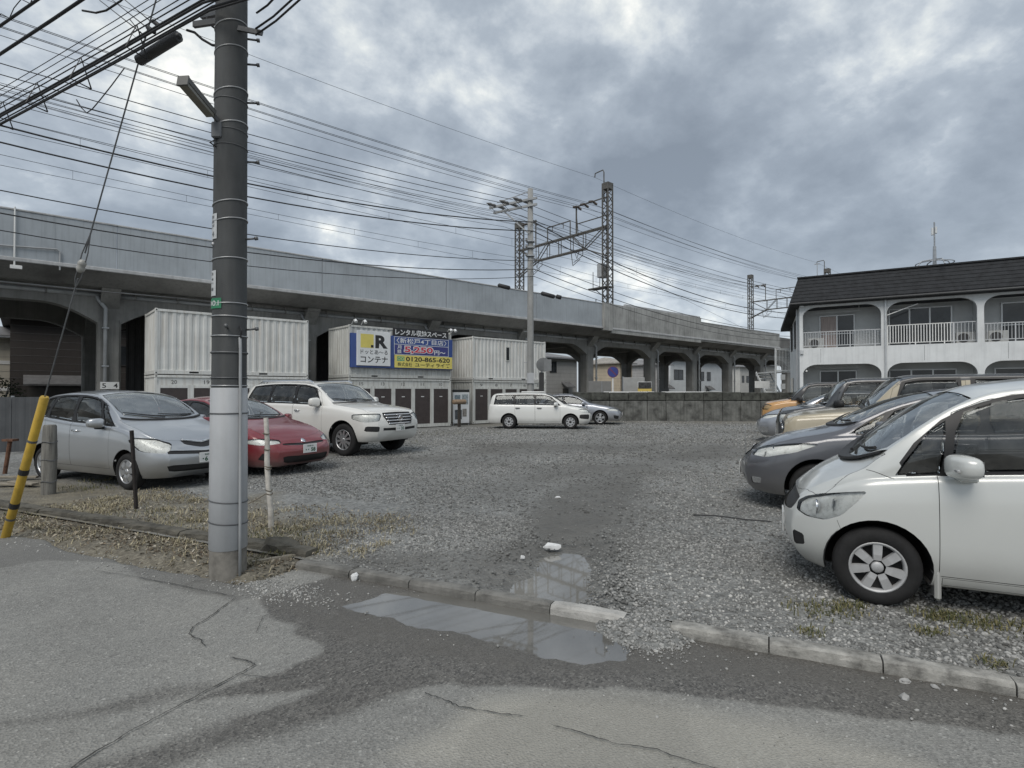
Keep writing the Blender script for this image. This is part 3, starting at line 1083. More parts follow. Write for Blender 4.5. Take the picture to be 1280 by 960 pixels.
def gantry(s, zn, zf, label):
    g = empty('catenary_gantry', (s * VD.x, s * VD.y, 0), VANG, label, 'gantry', 'catenary gantries on the viaduct')
    yn, yf = 28.2, 38.6
    mo = MB()
    lattice(mo, 0, yn, 6.55, zn, .56)
    mo.build('mast', M_LATT, g)
    mo = MB()
    lattice(mo, 0, yf, 6.55, zf, .56)
    mo.build('mast', M_LATT, g)
    b_ = MB()
    zt, zb = 14.6, 13.25
    for dx in (-.16, .16):
        b_.beam((dx, yn, zt), (dx, yf, zt), .09, .11)
        b_.beam((dx, yn + 2.4, zb), (dx, yf - 2.4, zb), .09, .11)
        b_.beam((dx, yn, zb - 1.0), (dx, yn + 2.4, zb), .08, .09)
        b_.beam((dx, yf, zb - 1.0), (dx, yf - 2.4, zb), .08, .09)
        ys = [yn + 2.4 + (yf - yn - 4.8) * k / 4 for k in range(5)]
        for k, y in enumerate(ys):
            b_.beam((dx, y, zb), (dx, y, zt), .05, .05, (0, 1, 0))
        b_.beam((dx, yn + .2, zt), (dx, ys[0], zb), .06, .06)
        b_.beam((dx, ys[0], zb), (dx, ys[1], zt), .06, .06)
        b_.beam((dx, ys[4], zb), (dx, ys[3], zt), .06, .06)
        b_.beam((dx, yf - .2, zt), (dx, ys[4], zb), .06, .06)
    b_.build('truss_beam', M_LATT, g)
    # top rod with hook
    MB().tube([(0, yn + .35, zn - 1.4), (0, yn + .35, zn + 1.0), (0, yn + .45, zn + 1.2), (0, yn + 1.25, zn + 1.15), (0, yn + 1.3, zn + .85)], .05, 6).build('top_rod', M_LATT, g)
    # feeder frame standing on the beam
    f = MB()
    f.tube([(0, 31.5, zt), (0, 31.5, 16.9)], .07, 6)
    f.beam((0, 31.6, 16.95), (0, yn, 16.95), .08, .08)
    f.beam((0, 31.4, 15.5), (0, yn, 15.5), .07, .07)
    f.beam((0, 31.3, zt), (0, 31.45, 16.0), .05, .05)
    f.build('feeder_frame', M_LATT, g)
    ins = MB()
    for y in (31.4, 30.6, 29.7):
        insul(ins, (0, y, 16.95), (0.5, y, 16.8))
        insul(ins, (0, y, 16.95), (-.5, y, 16.8))
    ins.build('insulator', M_INS, g)
    f = MB()
    f.tube([(0, 34.9, zt), (0, 34.9, 15.95), (0, 32.2, 15.95), (0, 32.2, zt)], .06, 6)
    for y in (34.3, 33.0):
        f.tube([(0, y, 15.95), (0, y, 15.5)], .035, 5)
    f.build('feeder_frame', M_LATT, g)
    f = MB()
    f.tube([(0, 36.4, zt), (0, 36.4, 17.0)], .06, 6)
    f.beam((0, 36.3, 16.9), (0, yf, 16.9), .07, .07)
    f.build('feeder_frame', M_LATT, g)
    ins = MB()
    for y in (36.7, 37.6):
        insul(ins, (0, y, 16.9), (0.5, y, 16.7))
        insul(ins, (0, y, 16.9), (-.5, y, 16.7))
    ins.build('insulator', M_INS, g)
    # cantilevers that carry the contact wires
    for y in (31.0, 35.8):
        f = MB()
        f.tube([(0, y + 1.1, zb), (0, y + .9, 12.1), (0, y + .1, 12.5)], .035, 5)
        f.tube([(0, y - .2, zb), (0, y - .2, 12.75), (0, y + .8, 12.35)], .03, 5)
        f.tube([(0, y + .7, zb), (0, y + .45, 12.6), (0, y + .2, zb)], .03, 5)
        f.build('cantilever', M_LATT, g)
    if s < 50:
        # transformer and signal bracket on the near mast
        MB().box(-.36, .36, yn + .36, yn + .8, 10.6, 11.7, .03).build('equipment_box', M_PIPE, g)
        p = MB()
        p.box(-.4, .4, yn - .3, yn + 1.7, 9.75, 9.83)
        p.tube([(0, yn + .8, 9.83), (0, yn + .8, 11.6)], .03, 5)
        p.tube([(0, yn + 1.5, 9.83), (0, yn + 1.5, 11.2)], .03, 5)
        p.beam((0, yn + .3, 9.0), (0, yn + 1.3, 9.78), .05, .05)
        p.build('service_platform', M_LATT, g)
        p = MB()
        p.tube([(0, yn + .2, 7.9), (0, yn + 1.2, 7.8), (0, yn + 1.2, 9.0)], .035, 5)
        p.box(-.15, .15, yn + .9, yn + 1.5, 7.35, 7.75)
        p.build('signal_bracket', M_LATT, g)
    return g


gantry(34.7, 18.0, 17.2, 'steel lattice catenary gantry over the tracks beside the grey power pole')
gantry(80.2, 17.8, 18.6, 'far catenary gantry beyond the left end of the white apartment roof')

# ------------------------------------------------------------------ storage containers
M_CONT = surf('cream container steel', (.655, .665, .645), .55, var=.08, scale=1.4, streak=.5, stain=(.30, .24, .17), bump=.05, bscale=30)
M_CONT2 = surf('aged container steel', (.57, .58, .555), .6, var=.10, scale=1.2, streak=.6, stain=(.22, .20, .16), bump=.05, bscale=30)
M_SHUT = surf('brown roller shutter', (.060, .048, .046), .55, var=.15, scale=4)
M_DARKHOLE = surf('casting slot', (.012, .012, .012), .9)
CL, CD, CH = 6.06, 2.44, 2.59


def corrug(mb, axis_, a0, a1, fixed, inward, z0, z1, period=.278, depth=.036):
    """vertical trapezoid corrugation"""
    pts = []
    x = a0
    w = period / 4
    k = 0
    while x < a1 - 1e-6:
        for dx, d in ((0, 0), (w * 1.15, 0), (w * 1.75, depth), (w * 3.1, depth), (w * 3.75, 0)):
            if x + dx <= a1:
                pts.append((x + dx, d))
        x += period
    pts.append((a1, 0))
    vs_ = []
    for (p, d) in pts:
        for z in (z0, z1):
            vs_.append((p, fixed + inward * d, z) if axis_ == 'x' else (fixed + inward * d, p, z))
    fs_ = [(2 * i, 2 * i + 2, 2 * i + 3, 2 * i + 1) for i in range(len(pts) - 1)]
    mb.add(vs_, fs_)


def container(x, y, z, label, lower=False, mat_=None, numbers=(), window=False, strip=False):
    mt = mat_ or M_CONT
    c = empty('storage_container', (x, y, z), VANG, label, 'container', 'storage containers stacked under the viaduct')
    e = .085
    if not lower:
        mo = MB()
        corrug(mo, 'x', e, CL - e, .03, 1, .16, CH - .115)
        mo.build('front_wall', mt, c)
    else:
        MB().box(e, CL - e, .05, .06, .16, CH - .115).build('front_wall', mt, c)
    mo = MB()
    corrug(mo, 'y', e, CD - e, .03, 1, .16, CH - .115, .26)
    mo.build('end_wall', mt, c)
    mo = MB()
    corrug(mo, 'y', e, CD - e, CL - .03, -1, .16, CH - .115, .26)
    mo.build('end_wall', mt, c)
    MB().box(e, CL - e, CD - .05, CD - .03, .16, CH - .115).build('rear_wall', mt, c)
    MB().box(e, CL - e, e, CD - e, CH - .05, CH - .03).build('roof', mt, c)
    rail_ = lambda *a_: MB().box(*a_, .006).build('frame_rail', mt, c)
    for yy in (0.004, CD - .084):
        rail_(e, CL - e, yy, yy + .08, .0, .16)
        rail_(e, CL - e, yy, yy + .07, CH - .115, CH - .02)
    for xx in (.004, CL - .084):
        rail_(xx, xx + .08, e, CD - e, .0, .16)
        rail_(xx, xx + .07, e, CD - e, CH - .115, CH - .02)
    for xx in (0, CL - .1):
        for yy in (0, CD - .1):
            MB().box(xx + .002, xx + .098, yy + .002, yy + .098, .125, CH - .125, .008).build('corner_post', mt, c)
            for zz in (0, CH - .12):
                cc = MB()
                cc.box(xx - .004, xx + .104, yy - .004, yy + .104, zz, zz + .12, .01).build('corner_casting', mt, c)
                fy = -.0055 if yy == 0 else yy + .1055
                MB().box(xx + .03, xx + .075, min(fy, fy), fy + .001, zz + .035, zz + .085).build('casting_slot', M_DARKHOLE, c)
    if not lower:
        for xx in (1.2, 3.9):
            MB().box(xx, xx + .34, .002, .003, .045, .115).build('fork_pocket', M_DARKHOLE, c)
    if lower:
        n = 5
        pw = (CL - 2 * e) / n
        for i in range(n):
            a = e + i * pw + .11
            b_ = e + (i + 1) * pw - .11
            d = MB()
            z0, z1 = .19, 2.06
            k = 24
            for j in range(k):
                za, zb = z0 + (z1 - z0) * j / k, z0 + (z1 - z0) * (j + 1) / k
                d.box(a + .01, b_ - .01, .026, .04, za + .004, zb - .004)
            d.box(a + .01, b_ - .01, .032, .045, z0, z1)
            dr = d.build('roller_door', M_SHUT, c)
            MB().box((a + b_) / 2 - .09, (a + b_) / 2 + .09, .016, .026, 1.62, 1.66).build('handle', M_PLATE, dr)
            fr = MB()
            fr.box(a - .11, a, .006, .05, .16, 2.18)
            fr.box(b_, b_ + .11, .006, .05, .16, 2.18)
            fr.box(a, b_, .008, .05, 2.06, 2.17)
            fr.build('door_frame', mt, c)
            if i < len(numbers) and numbers[i]:
                p = MB()
                lettering(p, numbers[i], (a + b_) / 2 - .10, (a + b_) / 2 + .10, 2.22, 2.38, frame((0, .047, 0), (1, 0, 0), (0, 0, 1)), .008)
                p.build('door_number', surf('grey numeral', (.14, .14, .135), .7), c, fix=False)
    if window:
        w = MB().box(2.62, 2.86, .006, .035, 1.25, 2.05).build('window', surf('dark window', (.02, .022, .024), .15), c)
        f = MB()
        f.box(2.58, 2.62, .0, .04, 1.2, 2.1)
        f.box(2.86, 2.90, .0, .04, 1.2, 2.1)
        f.box(2.62, 2.86, .001, .04, 1.2, 1.25)
        f.box(2.62, 2.86, .001, .04, 2.05, 2.1)
        f.build('window_frame', M_CONT2, w)
    return c


def vp(s, v, z=0):
    p = VD * s + VN * v
    return Vector((p.x, p.y, z))


CB = -.36
q = vp(3.90, 25.7)
container(q.x, q.y, CB, 'lower white container behind the silver minivan, dark roller doors', True, numbers=('20', '19', '18', '17', '16'))
container(q.x, q.y, CB + CH + .02, 'plain white upper container at the left, beside the utility pole')
q = vp(12.0, 25.8)
container(q.x, q.y, CB, 'lower cream container below the blue sign, row of brown roller doors', True, M_CONT2, numbers=('15', '13', '12', '11', '10'))
container(q.x, q.y, CB + CH + .02, 'upper cream container that carries the big blue advertising sign', False, M_CONT2)
SIGN_AT = q.copy()
q = vp(20.1, 26.5)
container(q.x, q.y, CB, 'lower white container partly hidden behind the white estate car', True, M_CONT2, numbers=('9', '8', '7', '6', '5'))
container(q.x, q.y, CB + CH + .02, 'upper white container with one narrow window, beside the grey power pole', False, M_CONT, window=True)

# added dark backing, standing in for the deep shade behind the containers
hd_ = empty('shade_backing', (vp(4.2, 36.4).x, vp(4.2, 36.4).y, -.4), VANG, 'added dark backing sheet standing in for the gloom behind the storage containers', 'hoarding')
M_BACKING = surf('shade backing sheet', (.075, .075, .075), .8, var=.2, scale=1, streak=.3)
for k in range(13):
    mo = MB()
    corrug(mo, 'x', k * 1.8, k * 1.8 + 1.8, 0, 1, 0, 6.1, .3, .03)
    mo.build('sheet', M_BACKING, hd_)

# ------------------------------------------------------------------ advertising sign on the middle container
M_BLUE = surf('blue sign film', (.035, .075, .26), .35, var=.10, scale=2, coat=.3)
M_NAVY = surf('dark navy sign film', (.045, .05, .20), .35, var=.1, scale=2)
M_SIGNY = surf('yellow sign film', (.72, .62, .16), .4, var=.06, scale=2)
M_SIGNW = surf('white sign film', (.72, .74, .75), .4, var=.04, scale=2)
M_SIGNK = surf('black sign film', (.02, .02, .022), .4, var=.1)
M_RED = surf('red lettering', (.55, .035, .07), .4, var=.05)
M_GREEN = surf('green emblem', (.05, .34, .22), .4, var=.05)
sg = empty('advertising_sign', (SIGN_AT.x, SIGN_AT.y, 0), VANG, 'blue yellow and white advertising sign in Japanese on the middle container', 'sign')
MB().box(.02, 6.04, -.16, -.02, 2.74, 4.42, .01).build('backing_board', M_BLUE, sg)
MB().box(2.38, 5.75, -.17, -.02, 4.422, 4.86, .01).build('header_board', M_SIGNK, sg)
lp = MB().box(.30, 2.12, -.26, -.16, 2.84, 4.56, .01).build('logo_panel', M_SIGNW, sg)
Mf = frame((0, -.2605, 0), (1, 0, 0), (0, 0, 1))
MB().prism([(.48, 3.72), (1.18, 3.72), (1.18, 4.40), (.48, 4.40)], 0, .003, Mf).build('yellow_square', M_SIGNY, lp)
tx = MB()
tx.prism([(1.03, 3.74), (1.17, 3.74), (1.17, 3.87), (1.03, 3.87)], .004, .006, Mf)
lettering(tx, 'R', 1.27, 1.96, 3.72, 4.38, Mf, .045)
lettering(tx, 'ドッとあ～る', .48, 1.96, 3.40, 3.63, Mf, .008)
lettering(tx, 'コンテナ', .48, 1.96, 2.98, 3.31, Mf, .018)
tx.build('lettering', M_SIGNK, lp, fix=False)
Mh = frame((0, -.1705, 0), (1, 0, 0), (0, 0, 1))
tx = MB()
lettering(tx, 'レンタル収納スペース', 2.44, 5.62, 4.47, 4.80, Mh, .022)
tx.build('lettering', M_SIGNW, sg, fix=False)
Mb = frame((0, -.1605, 0), (1, 0, 0), (0, 0, 1))
pr = MB().box(2.42, 5.72, -.166, -.158, 3.50, 3.98).build('price_panel', M_NAVY, sg)
ol = MB()
for (a, b_, z0, z1) in ((2.38, 5.76, 3.99, 4.012), (2.38, 5.76, 4.375, 4.395), (2.38, 5.76, 3.462, 3.482)):
    ol.box(a, b_, -.168, -.158, z0, z1)
for a in (2.38, 5.74):
    ol.box(a, a + .02, -.167, -.158, 3.483, 4.374)
ol.build('outline', M_SIGNW, sg)
tx = MB()
lettering(tx, '〈新松戸4丁目店〉', 2.52, 5.62, 4.06, 4.34, Mb, .01, .006)
Mp = frame((0, -.1665, 0), (1, 0, 0), (0, 0, 1))
lettering(tx, '月', 2.56, 2.80, 3.75, 3.95, Mp, .01)
lettering(tx, '額', 2.56, 2.80, 3.53, 3.73, Mp, .01)
lettering(tx, '5,250', 2.94, 4.78, 3.51, 3.96, Mp, .085, .002)
lettering(tx, '円～', 4.82, 5.55, 3.53, 3.78, Mp, .02)
tx.build('lettering', M_SIGNW, sg, fix=False)
tx = MB()
lettering(tx, '5,250', 2.985, 4.735, 3.555, 3.915, Mp, .03, .004)
tx.build('price_lettering', M_RED, sg, fix=False)
yp = MB().box(2.40, 5.99, -.20, -.158, 2.79, 3.44, .006).build('phone_panel', M_SIGNY, sg)
My = frame((0, -.2005, 0), (1, 0, 0), (0, 0, 1))
tx = MB()
lettering(tx, '0120-865-620', 3.05, 5.82, 3.13, 3.38, My, .025)
lettering(tx, '株式会社', 2.56, 3.42, 2.86, 3.07, My, .008)
lettering(tx, 'ユーティライズ', 3.60, 5.82, 2.85, 3.08, My, .022)
tx.build('lettering', M_SIGNK, yp, fix=False)
ge = MB()
ge.prism([(2.54, 3.14), (2.96, 3.14), (2.96, 3.37), (2.54, 3.37)], 0, .003, My)
ge.build('green_emblem', M_GREEN, yp)
ge = MB()
for cx in (2.65, 2.85):
    ge.lathe([(.055, 0), (.085, 0)], 14, My @ Matrix.Translation((cx, 3.255, .005)))
ge.build('emblem_ring', M_SIGNY, yp, fix=False)
for k, xx in enumerate((.12, .62, 5.72, 6.0)):
    sp_ = empty('spot_lamp', (0, 0, 0), 0)
    sp_.location = vp(12.0 + xx, 25.8 - .45, 0)
    sp_.rotation_euler = (0, 0, VANG)
    tag(sp_, ('white spot lamp at the far left end over the blue sign', 'white spot lamp above the logo panel of the blue sign',
              'white spot lamp at the right above the black sign header', 'white spot lamp at the far right end over the blue sign')[k], 'lamp', 'spot lamps over the advertising sign')
    zb = 4.98 if k < 2 else 4.92
    MB().tube([(0, .42, zb - .12), (0, .2, zb + .06), (0, 0, zb)], .022, 5).build('arm', M_PLATE, sp_)
    MB().lathe([(.03, .1), (.06, .06), (.085, -.08), (.0, -.08)], 10, Matrix.Translation((0, -.02, zb)) @ Matrix.Rotation(radians(-35), 4, 'X')).build('lamp_head', M_SIGNW, sp_)

# ------------------------------------------------------------------ notice board and post between the containers
q = vp(18.55, 26.3)
nb_ = empty('notice_board', (q.x, q.y, -.4), VANG, 'white board with faded posters standing between the containers', 'board')
MB().box(0, 1.15, 0, .06, .12, 1.9, .01).build('panel', M_SIGNW, nb_)
for xx in (.02, 1.09):
    MB().box(xx, xx + .05, .02, .07, 0, 2.1).build('leg', STEEL(), nb_)
MB().box(.0, 1.15, .0, .1, 1.92, 2.06, .01).build('header', BLACK(), nb_)
for (a, b_, z0, z1, cc) in ((.1, .5, 1.25, 1.75, (.20, .25, .28)), (.6, 1.05, 1.2, 1.78, (.32, .36, .38)), (.12, .6, .35, .9, (.08, .09, .10)), (.65, .95, .5, .95, (.25, .24, .22))):
    MB().box(a, b_, -.006, -.002, z0, z1).build('poster', surf('poster %.2f' % cc[0], cc, .5, var=.5, scale=9), nb_)
q = vp(18.25, 25.3)
po = empty('tap_post', (q.x, q.y, -.4), VANG, 'dark post topped by a brown log like cylinder, before the white notice board', 'post')
MB().box(-.07, .07, -.07, .07, 0, 1.28, .01).build('post', surf('dark timber', (.05, .045, .04), .9, var=.3, scale=8), po)
MB().lathe([(.001, -.42), (.12, -.42), (.135, -.38), (.135, .38), (.12, .42), (.001, .42)], 14, Matrix.Translation((0, 0, 1.38)) @ Matrix.Rotation(radians(90), 4, 'Y')).build('cylinder', surf('weathered brown timber', (.26, .19, .13), .85, var=.3, scale=5, stretch=(6, 1, 1)), po, smooth=True)
# ------------------------------------------------------------------ retaining wall at the back of the lot
M_RWALL = surf('stained retaining concrete', (.135, .138, .13), .95, var=.5, scale=2.2, streak=.7, stain=(.055, .057, .052), bump=.6, bscale=26)
M_RCAP = surf('mossy wall cap', (.065, .068, .06), .95, var=.5, scale=4, bump=.7, bscale=30)
rw = empty('retaining_wall', (3.2, 29.6, 0), radians(-2), 'low stained concrete panel wall across the back of the gravel lot', 'wall')
x = 0.0
k = 0
while x < 17:
    w = .98
    dy = random.uniform(-.012, .012)
    MB().box(x + .012, x + w - .012, dy, dy + .16, -.4, 1.06 + random.uniform(-.01, .01), .012).build('concrete_panel', M_RWALL, rw)
    MB().box(x + .008, x + w - .008, dy + .03, dy + .2, 1.075, 1.52 + random.uniform(-.02, .02), .03).build('cap_panel', M_RCAP, rw)
    MB().box(x + w - .06, x + w + .06, -.05, .0, -.4, 1.06).build('rib', M_RWALL, rw) if k % 3 == 2 else None
    x += w
    k += 1
MB().box(0, 17, .17, .4, -.4, 1.40).build('backfill', M_RCAP, rw)

# raised service path behind the wall (seen edge-on under the viaduct)
o = mesh_obj('service_road', [vp(21, 31.2, .9), vp(110, 31.2, .9), vp(110, 44, .9), vp(21, 44, .9)], [(0, 1, 2, 3)], surf('service road', (.16, .16, .155), .9, var=.2, scale=1))
tag(o, kind='structure')
M_RAIL = WHITEP()


def rail_run(x0, x1, y, label):
    g = empty('guard_rail', (x0, y, 1.45), 0, label, 'guard rail', 'pale guard rails along the wall top')
    MB().box(0, x1 - x0, -.03, .03, .02, .10, .01).build('rail', M_RAIL, g)
    for k in range(int((x1 - x0) / 1.4) + 1):
        MB().box(k * 1.4 - .03, k * 1.4 + .03, .031, .07, -.1, .1).build('post', STEEL(), g)


rail_run(4.9, 7.6, 29.9, 'pale guard rail on the wall top behind the silver sedan')
rail_run(8.0, 11.2, 29.9, 'pale guard rail on the wall top right of the yellow poster')

# signs and small things standing on or behind the wall
p = pxd(692, 490, 29.2)
sg1 = empty('round_sign', (p.x, p.y, 0), 0, 'round grey sign seen from behind on a dark post beside the right container', 'sign')
MB().tube([(-.62, .0, 0), (-.62, .0, 3.1)], .04, 8).build('post', STEEL(), sg1)
for dx, r in ((-.64, .37),):
    MB().lathe([(.001, 0), (r * .97, 0), (r, .02), (r, .05), (r * .9, .06), (.001, .045)], 24, Matrix.Translation((dx + .1, -.05 - (.02 if dx else 0), 2.95)) @ Matrix.Rotation(radians(90), 4, 'X')).build('disc', surf('sign back', (.20, .205, .205), .5, .5, var=.15), sg1, angle=40)
MB().box(-.52, -.12, -.14, -.12, 2.62, 3.22, .005).build('plate', surf('sign plate back', (.26, .265, .265), .5, .4, var=.1), sg1)
MB().beam((-.8, -.02, 2.95), (-.1, -.02, 2.95), .06, .05).build('bracket', STEEL(), sg1)
MB().box(-.75, -.5, -.05, .2, 1.3, 2.55, .02).build('post_sleeve', surf('dark sleeve', (.05, .05, .05), .8), sg1)

p = pxd(766, 465, 30.6)
ns = empty('no_parking_sign', (p.x, p.y, .9), 0, 'round blue no parking sign with red ring on a white post', 'sign')
MB().tube([(0, 0, 0), (0, 0, 1.75)], .045, 8).build('post', WHITEP(), ns)
RX = Matrix.Rotation(radians(90), 4, 'X')
zc = p.z - .9
MB().lathe([(.001, .0), (.31, .0), (.31, .02), (.001, .02)], 24, Matrix.Translation((0, -.05, zc)) @ RX).build('blue_disc', surf('sign blue', (.03, .05, .22), .5), ns)
MB().lathe([(.275, .023), (.31, .023)], 24, Matrix.Translation((0, -.05, zc)) @ RX).build('red_ring', surf('sign red', (.15, .045, .085), .5), ns)
MB().beam((-.17, -.075, zc + .17), (.17, -.075, zc - .17), .006, .07, (1, 0, 1)).build('red_bar', surf('sign red', (.15, .045, .085), .5), ns)

p = pxd(806, 489, 30.8)
ps = empty('warning_poster', (p.x, p.y, .9), 0, 'yellow and black poster panel on the wall top before a viaduct column', 'poster')
zz0 = p.z - .9
MB().box(-.38, .38, 0, .05, zz0 - .55, zz0 + .2, .01).build('yellow_panel', surf('poster yellow', (.62, .47, .12), .5), ps)
MB().box(-.36, .36, -.006, -.002, zz0 + .14, zz0 + .5).build('black_panel', surf('poster black', (.04, .04, .04), .5, var=.8, scale=8), ps)
MB().box(-.38, .38, .0, .05, zz0 + .205, zz0 + .52, .01).build('panel', WHITEP(), ps)
tx = MB()
lettering(tx, '注意', -.28, .28, zz0 - .38, zz0 + .02, frame((0, -.001, 0), (1, 0, 0), (0, 0, 1)), .01)
tx.build('lettering', M_SIGNK, ps, fix=False)
MB().box(-.03, .03, .055, .1, 0, zz0).build('post', STEEL(), ps)
p = pxd(793, 474, 31.6)
hb = empty('site_hoarding', (p.x, p.y, .9), 0, 'plain pale grey hoarding panel left of the yellow poster', 'hoarding')
MB().box(-.62, .58, 0, .05, 0, 1.45, .01).build('panel', surf('hoarding', (.33, .335, .33), .7, var=.1), hb)
MB().box(-.66, -.61, .01, .06, 0, 1.5).build('post', STEEL(), hb)
p = pxd(752, 474, 32.0)
hb = empty('site_hoarding', (p.x, p.y, .9), 0, 'grey hoarding panel standing left of the blue round sign', 'hoarding')
MB().box(-.75, .55, 0, .05, 0, 1.25, .01).build('panel', surf('hoarding dark', (.21, .21, .205), .7, var=.1), hb)
MB().box(.0, .03, -.012, -.002, 0, 1.25).build('joint', STEEL(), hb)

# ------------------------------------------------------------------ houses beyond the viaduct
M_ROOFG = surf('grey slate roof', (.12, .12, .122), .8, var=.2, scale=3)
M_WIN = surf('house window glass', (.035, .04, .045), .08, var=.3, scale=2)


def house(px, v, wx, dy, zeave, col, roofcol, label, wins=(), canopies=(), name='house', rz=None, left_wins=(), siding=True, zb=-.3):
    """corner at pixel column px on the line v behind the viaduct; x along the viaduct, y away"""
    pr_ = (px - 640) / F
    Y = v / (.7526 - .6585 * pr_)
    h = empty(name, (pr_ * Y, Y, zb), VANG if rz is None else rz, label, 'house')
    z1 = zeave - zb
    mw = surf('siding %.3f %.3f %.3f' % col, col, .8, var=.08, scale=.8, streak=.2)
    MB().box(0, wx, 0, dy, 0, z1).build('wall', mw, h)
    if siding:
        sd_ = MB()
        z = .4
        while z < z1 - .1:
            sd_.box(-.012, wx + .012, -.012, .0, z, z + .012)
            sd_.box(-.0125, 0, -.012, dy, z, z + .012)
            z += .45
        sd_.build('siding_joint', surf('siding joint', tuple(c_ * .55 for c_ in col), .9), h)
    ov = .45
    r = MB()
    rh = 1.0
    r.add([(-ov, -ov, z1), (wx + ov, -ov, z1), (wx + ov, dy + ov, z1), (-ov, dy + ov, z1), (wx * .3, dy / 2, z1 + rh), (wx * .7, dy / 2, z1 + rh),
           (-ov, -ov, z1 + .14), (wx + ov, -ov, z1 + .14), (wx + ov, dy + ov, z1 + .14), (-ov, dy + ov, z1 + .14)],
          [(0, 3, 2, 1), (0, 1, 7, 6), (1, 2, 8, 7), (2, 3, 9, 8), (3, 0, 6, 9), (6, 7, 5, 4), (8, 9, 4, 5), (7, 8, 5), (9, 6, 4)])
    ro = r.build('roof', surf('roof %.3f' % roofcol[0], roofcol, .8, var=.2, scale=3), h)
    MB().box(-ov - .02, wx + ov + .02, -ov - .1, -ov - .01, z1 - .02, z1 + .08).build('gutter', STEEL(), ro)
    for (a, b_, z0, zt) in wins:
        w = MB().box(a, b_, -.02, .02, z0, zt).build('window', M_WIN, h)
        f = MB()
        f.box(a - .06, a, -.05, .02, z0 - .06, zt + .06)
        f.box(b_, b_ + .06, -.05, .02, z0 - .06, zt + .06)
        f.box(a, b_, -.049, .02, z0 - .06, z0)
        f.box(a, b_, -.049, .02, zt, zt + .06)
        f.box((a + b_) / 2 - .02, (a + b_) / 2 + .02, -.04, .02, z0, zt)
        f.build('window_frame', surf('dark frame', (.06, .06, .062), .5), w)
    for (a, b_, z0, zt) in left_wins:
        w = MB().box(-.02, .02, a, b_, z0, zt).build('window', M_WIN, h)
        f = MB()
        f.box(-.05, .02, a - .06, a, z0 - .06, zt + .06)
        f.box(-.05, .02, b_, b_ + .06, z0 - .06, zt + .06)
        f.box(-.049, .02, a, b_, z0 - .06, z0)
        f.box(-.049, .02, a, b_, zt, zt + .06)
        f.build('window_frame', surf('dark frame', (.06, .06, .062), .5), w)
    for (a, b_, z0) in canopies:
        c_ = MB()
        c_.add([(a, -.9, z0), (b_, -.9, z0), (b_, 0, z0 + .55), (a, 0, z0 + .55), (a, -.9, z0 + .1), (b_, -.9, z0 + .1), (b_, 0, z0 + .65), (a, 0, z0 + .65)],
               [(0, 3, 2, 1), (4, 5, 6, 7), (0, 1, 5, 4), (1, 2, 6, 5), (3, 0, 4, 7)])
        c_.build('canopy', M_ROOFG, h)
        MB().box(a + .2, b_ - .3, -.03, .0, .2, z0 - .1).build('door', surf('house door', (.06, .055, .05), .6), h)
    return h


house(683, 46, 5.2, 8, 5.4, (.42, .42, .41), (.2, .2, .205), 'grey two storey house seen under the viaduct right of the containers',
      [(.6, 1.6, 4.1, 5.3)], [(2.5, 4.0, 2.3)])
house(775, 46, 2.6, 6.5, 5.2, (.52, .45, .345), (.3, .285, .26), 'beige two storey house framed by two viaduct columns', [(.9, 1.7, 3.9, 5.1)], [(2.2, 3.6, 2.2)])
house(823, 46, 2.6, 6, 5.3, (.42, .42, .42), (.22, .22, .225), 'small grey house beside the white house under the viaduct', [(.5, 1.2, 3.7, 4.9)], [(1.3, 2.8, 2.2)])
h_ = house(838, 47.5, 5.5, 7, 6.3, (.70, .74, .76), (.28, .3, .31), 'white house with wide dark windows under the viaduct', [(1.0, 3.4, 3.7, 5.1)], [], siding=False)
house(873, 47, 7.5, 6, 6.2, (.66, .70, .73), (.2, .21, .21), 'pale blue white house beyond the fourth viaduct column', [(.5, 1.6, 3.6, 4.9), (2.6, 3.6, 3.6, 4.9)], [(2.0, 3.6, 2.1)], siding=False)
house(900, 62, 8, 6, 4.6, (.45, .38, .38), (.28, .19, .19), 'pinkish low house far beyond the viaduct arches', [(1, 2.2, 1.2, 2.4)], [], siding=False)
house(925, 52, 8, 6, 6.2, (.52, .52, .50), (.20, .2, .2), 'far white house glimpsed between the last viaduct columns', [(.8, 1.6, 3.6, 4.8), (2.6, 3.6, 3.6, 4.8)], [], siding=False)
house(941, 58, 12, 6, 7.5, (.30, .30, .29), (.1, .1, .1), 'grey block far behind the steel staircase', [(1.5, 2.5, 3.6, 4.8), (5, 6, 3.6, 4.8)], [], siding=False)
# dark house and beige house at the left edge, beyond the tracks
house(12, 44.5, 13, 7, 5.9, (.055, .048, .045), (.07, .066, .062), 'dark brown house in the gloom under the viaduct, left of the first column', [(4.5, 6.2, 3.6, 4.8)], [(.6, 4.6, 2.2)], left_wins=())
p = pxd(-60, 489, 30)
hl = house(-75, 47, 7.2, 7, 4.9, (.48, .45, .38), (.14, .14, .145), 'beige clad house with white bands at the far left edge', [(4.5, 5.6, 3.2, 4.2)], [], rz=VANG)
for z in (1.9, 3.55):
    MB().box(-.03, 7.23, -.03, -.001, z, z + .22).build('white_band', WHITEP(), hl)

# grey sheet fence at the left, behind the silver minivan
M_FEN = surf('grey sheet fence', (.075, .08, .085), .6, var=.15, scale=2, streak=.3)
fe = empty('sheet_fence', (-16.6, 12.9, 0), radians(23), 'dark grey corrugated sheet fence behind the silver minivan at the left', 'fence')
for k in range(6):
    mo = MB()
    corrug(mo, 'x', k * 1.0 + .006, k * 1.0 + .994, 0, 1, 0, 1.42, .2, .006)
    mo.build('sheet', M_FEN, fe)
    MB().box(k * 1.0 - .03, k * 1.0 + .03, .03, .09, 0, 1.45).build('post', STEEL(), fe)

